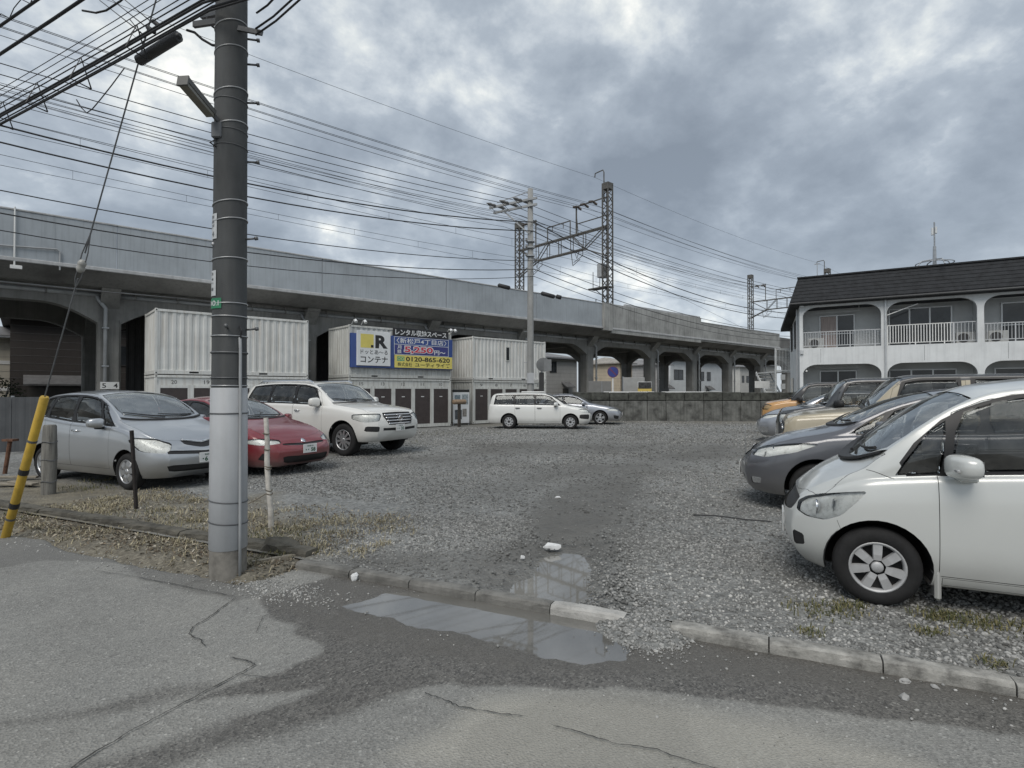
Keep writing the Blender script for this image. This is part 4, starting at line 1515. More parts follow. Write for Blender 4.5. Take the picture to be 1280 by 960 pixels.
# ------------------------------------------------------------------ white apartment building on the right
M_STUC = surf('white stucco', (.68, .705, .715), .85, var=.08, scale=1.1, streak=.35, stain=(.38, .40, .41), bump=.25, bscale=50)
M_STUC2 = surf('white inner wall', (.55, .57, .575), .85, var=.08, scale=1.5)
M_SHIN = surf('dark roof shingle', (.022, .024, .027), .9, var=.3, scale=4, bump=.3, bscale=40)
M_ALU = surf('aluminium frame', (.58, .60, .61), .4, .4, var=.06)
AB = radians(31)
ap = empty('apartment_building', (14.14, 27.5, 0), -AB, 'white two storey apartment building with arched balconies and dark shingle roof', 'apartment building')
BAY, NB = 3.45, 4
BW = BAY * NB + .2


def arch_panel(mb, x0, x1, z0, z1, ox0, ox1, oz0, oz1, r, y0=0.0, y1=.22, closed=True):
    """wall piece with one opening whose top corners are rounded; bottom either a sill or open to the ground"""
    n = 8
    inner = []
    if closed:
        inner += [(ox0, oz0), (ox1, oz0)]
    else:
        inner += [(ox0, z0), (ox1, z0)][:0]
    arc_r = [(ox1 - r + r * cos(a), oz1 - r * .8 + r * .8 * sin(a)) for a in [pi / 2 * k / n for k in range(n + 1)]]
    arc_l = [(ox0 + r - r * sin(a), oz1 - r * .8 + r * .8 * cos(a)) for a in [pi / 2 * k / n for k in range(n + 1)]]
    bm = bmesh.new()

    def loop(pts):
        vsx = [bm.verts.new((x, 0, z)) for x, z in pts]
        return [bm.edges.new((vsx[i], vsx[(i + 1) % len(vsx)])) for i in range(len(vsx))]
    if closed:
        es = loop([(x0, z0), (x1, z0), (x1, z1), (x0, z1)]) + loop([(ox0, oz0), (ox1, oz0)] + arc_r + arc_l)
    else:
        es = loop([(x0, z0), (ox0, z0)] + arc_l[::-1] + arc_r[::-1] + [(ox1, z0), (x1, z0), (x1, z1), (x0, z1)])
    bmesh.ops.triangle_fill(bm, edges=es, use_beauty=True)
    f = list(bm.faces)
    ret = bmesh.ops.extrude_face_region(bm, geom=f)
    vv = [g for g in ret['geom'] if isinstance(g, bmesh.types.BMVert)]
    for v in bm.verts:
        v.co.y = y0
    for v in vv:
        v.co.y = y1
    bm.verts.index_update()
    mb.add([v.co.copy() for v in bm.verts], [[v.index for v in fc.verts] for fc in bm.faces])
    bm.free()


Z_F2, Z_E = 3.62, 6.02
for k in range(NB):
    a, b_ = k * BAY, (k + 1) * BAY
    mo = MB()
    arch_panel(mo, a, b_, Z_F2, Z_E, a + .13, b_ - .10, Z_F2 + .05, 5.66, .62)
    arch_panel(mo, a, b_, 0, Z_F2, a + .13, b_ - .10, 0, 2.86, .62, closed=False)
    mo.build('arched_facade', M_STUC, ap)
    MB().box(a + .9 + .6 * (k % 2), a + .915 + .6 * (k % 2), -.004, .01, 2.95, 3.62).build('facade_joint', surf('joint grey', (.25, .26, .27), .8), ap)
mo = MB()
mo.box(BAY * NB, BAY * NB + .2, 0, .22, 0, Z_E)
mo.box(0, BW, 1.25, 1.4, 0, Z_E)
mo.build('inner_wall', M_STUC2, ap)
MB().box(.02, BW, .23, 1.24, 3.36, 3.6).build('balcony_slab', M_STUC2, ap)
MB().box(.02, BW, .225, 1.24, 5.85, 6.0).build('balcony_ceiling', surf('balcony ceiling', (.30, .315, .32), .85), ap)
for k in range(1, NB):
    for z0, z1 in ((0, 3.35), (3.61, 5.84)):
        MB().box(k * BAY - .06, k * BAY + .06, .23, 1.24, z0, z1).build('party_wall', M_STUC2, ap)
# skewed left end wall (parallelogram plan)
ev = Vector((1.2, 6.2, 0))
ca, sa = cos(AB), sin(AB)
loc = lambda X, Y: Vector(((X - 14.14) * ca - (Y - 27.5) * sa, (X - 14.14) * sa + (Y - 27.5) * ca, 0))
pe = loc(16.55, 33.3)
d_ = pe.normalized()
nrm = Vector((-d_.y, d_.x, 0))
L_ = pe.length
Me = frame((0, 0.0, 0), (-d_.x, -d_.y, 0), (0, 0, 1))   # x runs towards the front corner
Me.translation = pe
MB().prism([(0, 0), (L_ - .02, 0), (L_ - .02, 6.0), (0, 5.3)], -.15, 0.0, Me).build('end_wall', M_STUC, ap)
for a in (1.2, 3.6):
    w = MB().prism([(a, 3.9), (a + .8, 3.9), (a + .8, 5.2), (a, 5.2)], .001, .012, Me).build('window', M_WIN, ap)
    f = MB()
    for (q0, q1, r0, r1) in ((a - .06, a, 3.84, 5.26), (a + .8, a + .86, 3.84, 5.26), (a, a + .8, 3.84, 3.9), (a, a + .8, 5.2, 5.26)):
        f.prism([(q0, r0), (q1, r0), (q1, r1), (q0, r1)], .0, .04, Me)
    f.build('window_frame', surf('dark frame', (.06, .06, .062), .5), w)
MB().prism([(1.0, .9), (2.4, .9), (2.4, 2.3), (1.0, 2.3)], .001, .03, Me).build('window', M_WIN, ap)
MB().tube([Me @ Vector((L_ - .7, 0, .06)), Me @ Vector((L_ - .7, 5.7, .06))], .045, 6).build('downpipe', M_ALU, ap)
# roof: steep shingle front, shallow slope behind, left verge
fo, ru = -.32, .62
zt, ze = 7.22, 5.93
back_y = 7.5
lx_f = -.38
lb = loc(16.25, 33.6)
r = MB()
V_ = [(lx_f, fo, ze), (BW + .3, fo, ze), (BW + .3, ru, zt), (lx_f + .28, ru, zt), (BW + .3, back_y, 5.4), (lb.x - .1, lb.y, 5.32),
      (lx_f, fo, ze - .16), (BW + .3, fo, ze - .16), (BW + .3, back_y, 5.2), (lb.x - .1, lb.y, 5.14)]
r.add(V_, [(0, 1, 2, 3), (3, 2, 4, 5), (0, 3, 5), (0, 6, 7, 1), (6, 9, 8, 7), (0, 5, 9, 6), (1, 7, 8, 4), (1, 4, 2)])
ro = r.build('roof', M_SHIN, ap)
sh = MB()
nrow = 7
for i in range(nrow):
    f0 = i / nrow
    z = ze + (zt - ze) * f0
    y = fo + (ru - fo) * f0
    x0_ = lx_f + .28 * f0
    sh.beam((x0_, y - .008, z + .012), (BW + .3, y - .008, z + .006), .012, .012)
sh.build('shingle_course', M_SHIN, ro)
MB().beam((lx_f + .25, ru, zt + .03), (BW + .3, ru, zt + .03), .16, .07).build('ridge_cap', M_SHIN, ro)
MB().tube([(lx_f, fo - .06, ze - .1), (BW + .3, fo - .06, ze - .1)], .05, 8).build('gutter', surf('dark gutter', (.05, .052, .055), .6), ro)
# windows, railings and other balcony parts
M_CURT = surf('pale curtain', (.42, .36, .34), .9, var=.2, scale=7, stretch=(8, 1, .3))


def sash(x0, x1, z0, z1, n, glassm, curtain=None):
    w = MB().box(x0, x1, 1.225, 1.24, z0, z1).build('window', glassm, ap)
    f = MB()
    t_ = .05
    f.box(x0 - t_, x0, 1.18, 1.249, z0 - t_, z1 + t_)
    f.box(x1, x1 + t_, 1.18, 1.249, z0 - t_, z1 + t_)
    f.box(x0, x1, 1.181, 1.249, z0 - t_, z0)
    f.box(x0, x1, 1.181, 1.249, z1, z1 + t_)
    for k in range(1, n):
        xx = x0 + (x1 - x0) * k / n
        f.box(xx - .03, xx + .03, 1.19, 1.249, z0, z1)
    f.box(x0, x1, 1.2, 1.235, z0 + (z1 - z0) * .45, z0 + (z1 - z0) * .45 + .035) if n == 2 else None
    f.build('window_frame', M_ALU, w)
    if curtain:
        MB().box(x0 + .02, x0 + (x1 - x0) / 2 - .03, 1.218, 1.224, z0 + .02, z1 - .02).build('curtain', M_CURT, w)


sash(.86, 2.28, 3.66, 5.3, 2, M_WIN, True)
sash(3.75, 6.05, 3.66, 5.42, 3, M_WIN)
sash(7.85, 9.6, 3.66, 5.4, 2, M_WIN)
sash(10.9, 12.9, 3.66, 5.4, 2, M_WIN)
sash(.86, 2.35, .3, 2.55, 2, M_WIN)
sash(3.75, 6.2, .3, 2.55, 3, M_WIN)
sash(7.6, 9.6, .3, 2.55, 2, M_WIN)
sash(10.9, 12.9, .3, 2.55, 2, M_WIN)


def railing(x0, x1, z0, hgt, dense, mat_, r=.011):
    o = MB()
    o.box(x0, x1, .10, .14, z0 + hgt - .04, z0 + hgt, .006)
    o.box(x0, x1, .105, .135, z0 + .08, z0 + .11)
    k = int((x1 - x0) / dense)
    for i in range(k + 1):
        x = x0 + (x1 - x0) * i / k
        o.box(x - r, x + r, .12 - r, .12 + r, z0 + .11, z0 + hgt - .04)
    for i in range(0, k + 1, max(1, int(1.0 / dense))):
        x = x0 + (x1 - x0) * i / k
        o.box(x - .02, x + .02, .1, .14, z0, z0 + hgt)
    o.build('railing', mat_, ap)


M_RAILA = surf('railing enamel', (.50, .52, .54), .5, var=.05)
railing(.14, 3.34, 3.68, .78, .11, M_RAILA, .009)
railing(3.6, 6.0, 3.68, .92, .10, WHITEP(), .016)
railing(6.02, 6.78, 3.68, .92, .11, M_RAILA, .009)
railing(7.04, 10.22, 3.68, .80, .11, M_RAILA, .009)
railing(10.5, 13.6, 3.68, .80, .11, M_RAILA, .009)
MB().tube([(3.52, -.05, 6.0), (3.52, -.05, 0)], .045, 8).build('downpipe', M_ALU, ap)
MB().tube([(3.58, -.05, 5.05), (4.75, .2, 5.52)], .022, 6).build('laundry_pole', WHITEP(), ap)
for x0, x1, z in ((.7, 2.6, 5.45), (7.3, 9.8, 5.6), (.75, 2.5, 2.7)):
    MB().tube([(x0, .75, z), (x1, .75, z)], .015, 6).build('laundry_pole', M_ALU, ap)
    MB().tube([(x1 - .1, .75, z), (x1 - .1, .75, z + .3)], .012, 5).build('pole_hanger', M_ALU, ap)
MB().box(.02, .2, -.09, -.005, 5.68, 5.9, .01).build('junction_box', M_ALU, ap)
MB().box(.02, .16, -.09, -.005, 3.38, 3.58, .01).build('junction_box', M_ALU, ap)
MB().lathe([(.03, 0), (.04, -.08), (.001, -.1)], 10, Matrix.Translation((.3, -.12, 2.6))).build('wall_lamp', WHITEP(), ap)
M_AC = surf('air conditioner casing', (.50, .51, .50), .5, var=.08)
for x, lab in ((.35, 'pale air conditioner unit on the balcony floor left of the pink curtain'), (6.15, 'pale air conditioner unit on the balcony right of the three pane window'), (7.25, 'air conditioner unit on the rightmost visible balcony')):
    P0 = ap.matrix_world if False else None
    wx = 14.14 + x * ca + .55 * sa
    wy = 27.5 - x * sa + .55 * ca
    ac = empty('air_conditioner', (wx, wy, 3.6), -AB, lab, 'air conditioner', 'air conditioners on the balconies')
    MB().box(0, .68, 0, .26, .06, .58, .02).build('casing', M_AC, ac)
    MB().lathe([(.001, 0), (.2, 0), (.21, .008), (.2, .012)], 18, Matrix.Translation((.26, -.003, .32)) @ Matrix.Rotation(radians(90), 4, 'X')).build('fan_grille', surf('fan shadow', (.06, .06, .062), .6), ac)
    for fx in (.05, .55):
        MB().box(fx, fx + .08, .02, .24, 0, .06).build('foot', BLACK(), ac)
# antennas on the roof
wp = lambda x, y: (14.14 + x * ca + y * sa, 27.5 - x * sa + y * ca)
X_, Y_ = wp(5.45, .9)
an = empty('roof_antenna', (X_, Y_, 7.28), -AB, 'tall panel antenna on a ring base on the dark roof', 'antenna')
MB().tube([(0, 0, 0), (0, 0, 2.0)], .035, 6).build('mast', STEEL(), an)
MB().box(-.12, -.03, -.05, .05, 1.42, 1.75, .01).build('panel', M_ALU, an)
MB().box(.02, .1, -.05, .05, 1.48, 1.78, .01).build('panel', M_ALU, an)
MB().tube([(0, 0, .0), (0, 0, .9)], [.08, .06], 8).build('sleeve', STEEL(), an)
rg = MB()
for k in range(4):
    a = k * pi / 2 + .4
    rg.tube([(.75 * cos(a), .75 * sin(a), -.05), (.55 * cos(a), .55 * sin(a), .22), (.1 * cos(a), .1 * sin(a), .3)], .025, 5)
rg.tube([(.72 * cos(2 * pi * k / 20), .72 * sin(2 * pi * k / 20), .12) for k in range(21)], .02, 5, cap=False)
rg.build('ring_base', STEEL(), an)
X_, Y_ = wp(.75, .75)
an = empty('roof_antenna', (X_, Y_, 7.15), -AB, 'small thin T shaped antenna near the left end of the dark roof', 'antenna')
MB().tube([(0, 0, 0), (0, 0, .75)], .018, 5).build('mast', STEEL(), an)
MB().box(-.12, .12, -.02, .02, .72, .76).build('crossbar', STEEL(), an)

# outdoor steel stair left of the building
p = pxd(979, 489, 33.5)
M_STAIR = surf('painted stair steel', (.72, .74, .74), .6, var=.12, scale=3, streak=.3, stain=(.2, .15, .11))
stx = empty('steel_staircase', (p.x - .45, p.y, 0), 0, 'pale steel outdoor staircase with barred landing left of the apartments', 'staircase')
for xx in (0, .98):
    MB().box(xx - .035, xx + .035, -.03, .04, 0, 4.15).build('post', M_STAIR, stx)
for k in range(12):
    MB().box(.036, .944, .1 + k * .22, .36 + k * .22, .235 + k * .21, .305 + k * .21).build('tread', M_STAIR, stx)
for xx in (.015, .905):
    MB().beam((xx + .03, .1, .2), (xx + .03, 2.8, 2.78), .03, .16).build('stringer', M_STAIR, stx)
bb = MB()
for k in range(11):
    bb.box(.05 + k * .088, .07 + k * .088, -.02, .0, 2.85, 4.1)
bb.box(.036, .944, -.02, .02, 4.05, 4.12)
bb.box(.036, .944, -.02, .02, 2.78, 2.84)
bb.build('landing_bars', M_STAIR, stx)
MB().box(.036, .944, .03, 2.8, 2.7, 2.76).build('landing', M_STAIR, stx)
nbx = MB()
for z in (1.2, 1.7, 2.25):
    nbx.box(.28, .55, -.06, -.04, z, z + .32)
nbx.build('notice_plate', WHITEP(), stx)
# small white notice at the last column
p = pxd(953, 481, 34.0)
o_ = empty('white_notice', (p.x, p.y, 0), 0, 'small white notice panel on a post left of the steel staircase', 'notice')
MB().box(-.45, .45, 0, .04, p.z - .2, p.z + .22, .01).build('panel', WHITEP(), o_)
MB().box(-.03, .03, .045, .09, 0, p.z + .2).build('post', STEEL(), o_)
# ------------------------------------------------------------------ cars
def interp(pts, x):
    """smooth (monotone-ish) interpolation through [(x, y)]"""
    xs = [p[0] for p in pts]
    if x <= xs[0]: return pts[0][1]
    if x >= xs[-1]: return pts[-1][1]
    i = max(k for k in range(len(xs) - 1) if xs[k] <= x)
    x0, y0 = pts[i]
    x1, y1 = pts[i + 1]
    h = x1 - x0
    d = (y1 - y0) / h
    def slope(j):
        if j == 0: return (pts[1][1] - pts[0][1]) / (pts[1][0] - pts[0][0])
        if j == len(pts) - 1: return (pts[j][1] - pts[j - 1][1]) / (pts[j][0] - pts[j - 1][0])
        a = (pts[j][1] - pts[j - 1][1]) / (pts[j][0] - pts[j - 1][0])
        b = (pts[j + 1][1] - pts[j][1]) / (pts[j + 1][0] - pts[j][0])
        return 0 if a * b <= 0 else 2 * a * b / (a + b)
    m0, m1 = slope(i), slope(i + 1)
    t = (x - x0) / h
    return (2 * t**3 - 3 * t**2 + 1) * y0 + (t**3 - 2 * t**2 + t) * h * m0 + (-2 * t**3 + 3 * t**2) * y1 + (t**3 - t**2) * h * m1


def crom(pts, sub):
    out = []
    n = len(pts)
    for i in range(n - 1):
        p0, p1, p2, p3 = pts[max(i - 1, 0)], pts[i], pts[i + 1], pts[min(i + 2, n - 1)]
        for k in range(sub):
            t = k / sub
            out.append(tuple(.5 * (2 * b + (c - a) * t + (2 * a - 5 * b + 4 * c - d) * t * t + (3 * b - a - 3 * c + d) * t**3) for a, b, c, d in zip(p0, p1, p2, p3)))
    out.append(pts[-1])
    return out


def chaikin(poly, it=1, k=.25):
    for _ in range(it):
        out = []
        n = len(poly)
        for i in range(n):
            a, b = Vector(poly[i]), Vector(poly[(i + 1) % n])
            out += [a.lerp(b, k), a.lerp(b, 1 - k)]
        poly = out
    return poly


class Car:
    def __init__(self, **k):
        self.__dict__.update(dict(bulge=.06, rear_bulge=.05, kf=.30, kr=.24, rf=.55, rr=.45, pf=2.3, crown=.07, zbot=.20, NS=96, sub=3,
                                  nose=[(0, .12), (.30, .02), (.5, 0), (.75, .06), (1, .2)], tail=[(0, .10), (.3, 0), (.9, .02), (1.3, .06), (2, .1)],
                                  seats=True, tw=.19, lip=.0, archgap=.055, tuck=.06, trim_col=(.06, .06, .059)))
        self.__dict__.update(k)
        self.bm = None

    # ---- section parameters at distance xs from the nose
    def w(self, xs):
        W2 = self.W / 2
        k = 1.0
        if xs < self.rf:
            k = 1 - self.kf * (1 - xs / self.rf) ** self.pf
        if xs > self.L - self.rr:
            k = min(k, 1 - self.kr * ((xs - self.L + self.rr) / self.rr) ** 2.4)
        return W2 * k

    def zt(self, xs): return interp(self.top, xs)
    def zsh(self, xs): return min(interp(self.belt, xs), self.zt(xs) - self.hood_drop(xs))
    def hood_drop(self, xs): return interp(self.drop, xs) if hasattr(self, 'drop') else .085
    def zr(self, xs):
        zt, zs = self.zt(xs), self.zsh(xs)
        return max(zs + .02, zt - min(self.crown, .45 * (zt - zs)))
    def wr(self, xs): return self.w(xs) * interp(self.roofw, xs)
    def zb(self, xs): return interp(self.bot, xs) if hasattr(self, 'bot') else self.zbot

    def section(self, xs):
        w, zb, zs, zr, zt, wr = self.w(xs), self.zb(xs), self.zsh(xs), self.zr(xs), self.zt(xs), self.wr(xs)
        h = zs - zb
        zm = zb + .52 * h
        tk = self.tuck
        pts = [(0, zb), (w * .55, zb), (w - tk - .07, zb), (w - tk - .01, zb + .012), (w - tk * .45, zb + .12 * h + .03), (w - tk * .12, zb + .3 * h),
               (w, zm), (w - .004, zs - .24 * h), (w - .022, zs - .05), (w - .040, zs - .012), (w - .060, zs + .006)]
        gy = w - .064
        dz = zr - zs
        bow = .045 * min(1, dz / .4)
        for t in (.12, .4, .7, .92):
            pts.append((gy + (wr - gy) * t + bow * sin(pi * t) * .6, zs + .01 + (dz - .02) * t))
        pts.append((wr - .012, zr + .006 * min(1, dz / .2)))
        for f in (.92, .75, .45, 0):
            y = wr * f
            pts.append((y, zr + (zt - zr) * (1 - f ** 2.0)))
        return crom(pts, self.sub)

    def X(self, xs): return self.fo - xs

    def shear(self, xs, z):
        d = 0
        if xs < .7:
            k = (1 - xs / .7) ** 2
            d += interp(self.nose, z) * k
        if xs > self.L - .6:
            k = (1 - (self.L - xs) / .6) ** 2
            d -= interp(self.tail, z) * k
        return d

    def shell(self):
        L, NS = self.L, self.NS
        st = sorted(set([round(L * (i / (NS - 1)), 4) for i in range(NS)] + [round(.012 + .022 * i, 4) for i in range(12)] + [round(L - .02 - .03 * i, 4) for i in range(6)]))
        rings = []
        for xs in st:
            half = self.section(xs)
            ring = [(xs + self.shear(xs, z), y, z) for y, z in half] + [(xs + self.shear(xs, z), -y, z) for y, z in half[-2:0:-1]]
            rings.append(ring)
        n = len(rings[0])

        def cap(ring, sgn, bulge):
            zc = sum(p[2] for p in ring) / n
            out = []
            for r in (.985, .95, .88, .78, .65, .5, .34, .17):
                bx = bulge * (1 - r ** 2.2)
                out.append([(p[0] - sgn * bx * (1.0), p[1] * r, zc + (p[2] - zc) * r) for p in ring])
            return out, (sum(p[0] for p in ring) / n - sgn * bulge, 0, zc)
        # caps: ring x follows the true face profile at each height
        def fix(rs, sgn):
            for r in rs:
                for i, p in enumerate(r):
                    r[i] = p
            return rs
        fc, fcen = cap(rings[0], 1, self.bulge)
        rc, rcen = cap(rings[-1], -1, self.rear_bulge)
        # face profile: shear must be re-evaluated at the new height
        x0, x1 = st[0], st[-1]
        for rs, xb, sgn, b in ((fc, x0, 1, self.bulge), (rc, x1, -1, self.rear_bulge)):
            for r, rr_ in zip(rs, (.985, .95, .88, .78, .65, .5, .34, .17)):
                for i, p in enumerate(r):
                    r[i] = (xb + self.shear(xb, p[2]) - sgn * b * (1 - rr_ ** 2.2), p[1], p[2])
        fcen = (x0 + self.shear(x0, fcen[2]) - self.bulge, 0, fcen[2])
        rcen = (x1 + self.shear(x1, rcen[2]) + self.rear_bulge, 0, rcen[2])
        allr = fc[::-1] + rings + rc
        bm = bmesh.new()
        V = [[bm.verts.new((self.X(x), y, z)) for x, y, z in r] for r in allr]
        for a, b_ in zip(V[:-1], V[1:]):
            for i in range(n):
                j = (i + 1) % n
                bm.faces.new((a[i], b_[i], b_[j], a[j]))
        for R, cen, fl in ((V[0], fcen, False), (V[-1], rcen, True)):
            c = bm.verts.new((self.X(cen[0]), cen[1], cen[2]))
            for i in range(n):
                j = (i + 1) % n
                bm.faces.new((c, R[i], R[j]) if not fl else (c, R[j], R[i]))
        bmesh.ops.recalc_face_normals(bm, faces=bm.faces)
        for f in bm.faces:
            f.smooth = True
        bm.normal_update()
        self.bm = bm
        return bm

    # ---- cut an outline (3-D points) into the shell, looking along `view`; returns the faces inside
    def cut(self, pts, view, nmin=.15, dmax=None, tol=.03, ychk=None):
        bm = self.bm
        v = Vector(view).normalized()
        up = Vector((0, 0, 1)) if abs(v.z) < .9 else Vector((1, 0, 0))
        u = up.cross(v).normalized()
        w_ = v.cross(u).normalized()
        P = [(Vector(p).dot(u), Vector(p).dot(w_)) for p in pts]
        mn = (min(p[0] for p in P) - tol, min(p[1] for p in P) - tol)
        mx = (max(p[0] for p in P) + tol, max(p[1] for p in P) + tol)
        area = sum(P[i][0] * P[(i + 1) % len(P)][1] - P[(i + 1) % len(P)][0] * P[i][1] for i in range(len(P)))
        if area < 0: P = P[::-1]

        def cand(f):
            if f.normal.dot(v) < nmin: return False
            c = f.calc_center_median()
            if ychk and not ychk(c): return False
            a = [q.co.dot(u) for q in f.verts]
            if max(a) < mn[0] or min(a) > mx[0]: return False
            b = [q.co.dot(w_) for q in f.verts]
            return not (max(b) < mn[1] or min(b) > mx[1])
        sel = [f for f in bm.faces if cand(f)]
        n = len(P)
        for i in range(n):
            a, b = P[i], P[(i + 1) % n]
            dx, dy = b[0] - a[0], b[1] - a[1]
            Ln = sqrt(dx * dx + dy * dy)
            if Ln < 1e-5: continue
            # faces that the segment (slightly lengthened) can touch
            loc_ = []
            x0, x1 = sorted((a[0] - dx * .02, b[0] + dx * .02))
            y0, y1 = sorted((a[1] - dy * .02, b[1] + dy * .02))
            for f in sel:
                if not f.is_valid: continue
                A = [q.co.dot(u) for q in f.verts]
                B = [q.co.dot(w_) for q in f.verts]
                if max(A) < x0 or min(A) > x1 or max(B) < y0 or min(B) > y1: continue
                loc_.append(f)
            if not loc_: continue
            no = u * dy - w_ * dx
            geom = set(loc_)
            for f in loc_:
                geom.update(f.edges)
                geom.update(f.verts)
            r = bmesh.ops.bisect_plane(bm, geom=list(geom), dist=1e-6, plane_co=u * a[0] + w_ * a[1], plane_no=no)
            newf = [g for g in r['geom'] if isinstance(g, bmesh.types.BMFace)]
            s = set(f for f in sel if f.is_valid)
            s.update(f for f in newf if f.is_valid)
            sel = list(s)
        res = []
        for f in sel:
            if not f.is_valid: continue
            c = f.calc_center_median()
            x, y = c.dot(u), c.dot(w_)
            ins = False
            for i in range(n):
                (xa, ya), (xb, yb) = P[i], P[(i + 1) % n]
                if (ya > y) != (yb > y) and x < (xb - xa) * (y - ya) / (yb - ya) + xa:
                    ins = not ins
            if ins: res.append(f)
        return res

    def take(self, faces, name, mat_, parent, off=0.0, gap=0.0, delete=True, rim=0.0, rim_mat=None, thick=0.0):
        """turns shell faces into a part of its own; off moves it along the normals, gap leaves an open joint round it"""
        if not faces: return None
        for f in faces:
            f.normal_update()
        vs_ = {}
        for f in faces:
            for v in f.verts:
                vs_.setdefault(v, None)
        nb = bmesh.new()
        mp_ = {}
        for v in vs_:
            nv = nb.verts.new(v.co + v.normal * off)
            mp_[v] = nv
        for f in faces:
            try:
                g = nb.faces.new([mp_[v] for v in f.verts])
                g.smooth = True
            except ValueError:
                pass
        nb.normal_update()
        if gap > 0:
            bmesh.ops.dissolve_degenerate(nb, dist=1e-4, edges=nb.edges)
            # pull the open boundary inwards by the gap
            bnd = {}
            for e in nb.edges:
                if e.is_boundary:
                    f = e.link_faces[0]
                    d = (e.verts[1].co - e.verts[0].co)
                    if d.length < 1e-6: continue
                    inn = f.normal.cross(d.normalized())
                    if inn.dot(f.calc_center_median() - e.verts[0].co) < 0: inn = -inn
                    for v in e.verts:
                        bnd.setdefault(v, []).append(inn)
            for v, l in bnd.items():
                s = sum(l, Vector())
                if s.length > .3:
                    s.normalize()
                    c_ = max(.5, s.dot(l[0]))
                    v.co += s * gap / c_
        if thick > 0:
            r = bmesh.ops.extrude_face_region(nb, geom=list(nb.faces))
            for v in [g for g in r['geom'] if isinstance(g, bmesh.types.BMVert)]:
                v.co += -v.normal * thick
            bmesh.ops.recalc_face_normals(nb, faces=nb.faces)
        me = bpy.data.meshes.new(name)
        nb.to_mesh(me)
        nb.free()
        me.materials.append(mat_)
        o = bpy.data.objects.new(name, me)
        COL.objects.link(o)
        if parent: o.parent = parent
        if delete:
            bmesh.ops.delete(self.bm, geom=faces, context='FACES')
        return o

    def rim(self, poly, view, grow_mat, root, **k):
        pass


def side_poly(car, a_low, a_up, b_low, b_up, lo, hi, side, n=7, r=1):
    """outline on the side between distances a..b; lo/hi give the heights as functions of the distance"""
    pts = []
    for k in range(n + 1):
        x = a_low + (b_low - a_low) * k / n
        pts.append((x, lo(x)))
    for k in range(n + 1):
        x = b_up + (a_up - b_up) * k / n
        pts.append((x, hi(x)))
    P = [Vector((car.X(x), side * car.W / 2, z)) for x, z in pts]
    return chaikin(P, r, .3) if r else P


def make_wheel(car, root, xc, side, spokes, style):
    R, tw = car.R, car.tw
    y = side * (car.W / 2 - car.tw / 2 - .015 - car.wheel_in)
    wh = empty('wheel', (xc, y, R), parent=root)
    T = Matrix.Rotation(radians(-90 * side), 4, 'X')   # local z -> outwards
    rr = car.rim
    MB().lathe([(rr - .012, -tw / 2 + .02), (rr + .01, -tw / 2), (R - .03, -tw / 2), (R - .008, -tw / 2 + .03), (R, -tw / 2 + .06), (R, tw / 2 - .06), (R - .008, tw / 2 - .03), (R - .03, tw / 2 - .004),
                (R - .065, tw / 2 + .002), (rr + .012, tw / 2 - .004), (rr - .004, tw / 2 - .015), (rr - .012, tw / 2 - .04)], 40, T).build('tyre', RUBBER(), wh, smooth=True)
    MB().lathe([(rr - .011, tw / 2 - .02), (rr - .02, tw / 2 - .06), (rr - .03, tw / 2 - .075), (.001, tw / 2 - .075)], 32, T).build('rim_back', surf('brake shadow', (.02, .02, .021), .7), wh, smooth=True)
    rm = car.rim_mat
    d0 = tw / 2 - .022
    MB().lathe([(rr - .003, d0 - .03), (rr + .002, d0 + .012), (rr - .008, d0 + .014), (rr - .02, d0 - .002), (rr - .022, d0 - .035)], 40, T).build('rim_ring', rm, wh, smooth=True)
    sp_ = MB()
    for k in range(spokes):
        a = 2 * pi * k / spokes + .2
        w0, w1 = style
        prof = [(.05, w0), (.5 * rr, (w0 + w1) / 2), (rr - .012, w1)]
        vs_ = []
        for (r_, w_) in prof:
            hgt = d0 + .004 - .018 * (1 - r_ / rr) ** 2 + (.012 if r_ < rr * .6 else 0)
            for s in (-1, 1):
                for dz in (0, -.03):
                    vs_.append(T @ (Matrix.Rotation(a, 4, 'Z') @ Vector((r_, s * w_ * (1 if dz == 0 else 1.15), hgt + dz))))
        fs_ = []
        for i in range(2):
            b0, b1 = i * 4, (i + 1) * 4
            fs_ += [(b0, b1, b1 + 2, b0 + 2), (b0 + 1, b0, b0 + 2, b0 + 3)][:1]
            fs_ += [(b0, b0 + 1, b1 + 1, b1), (b0 + 2, b1 + 2, b1 + 3, b0 + 3)]
        sp_.add(vs_, fs_)
    sp_.build('spokes', rm, wh)
    hr_ = getattr(car, 'hub_r', .05)
    MB().lathe([(hr_ + .002, d0 - .02), (hr_, d0 + .006), (hr_ * .8, d0 + .012), (.001, d0 + .013)], 20, T).build('hub_cap', getattr(car, 'hub_mat', rm), wh, smooth=True)
    return wh


def plate_text(mb, M, small, big):
    lettering(mb, small, .09, .24, .115, .145, M, .01)
    lettering(mb, big, .05, .29, .02, .095, M, .03)


M_GLASS = None


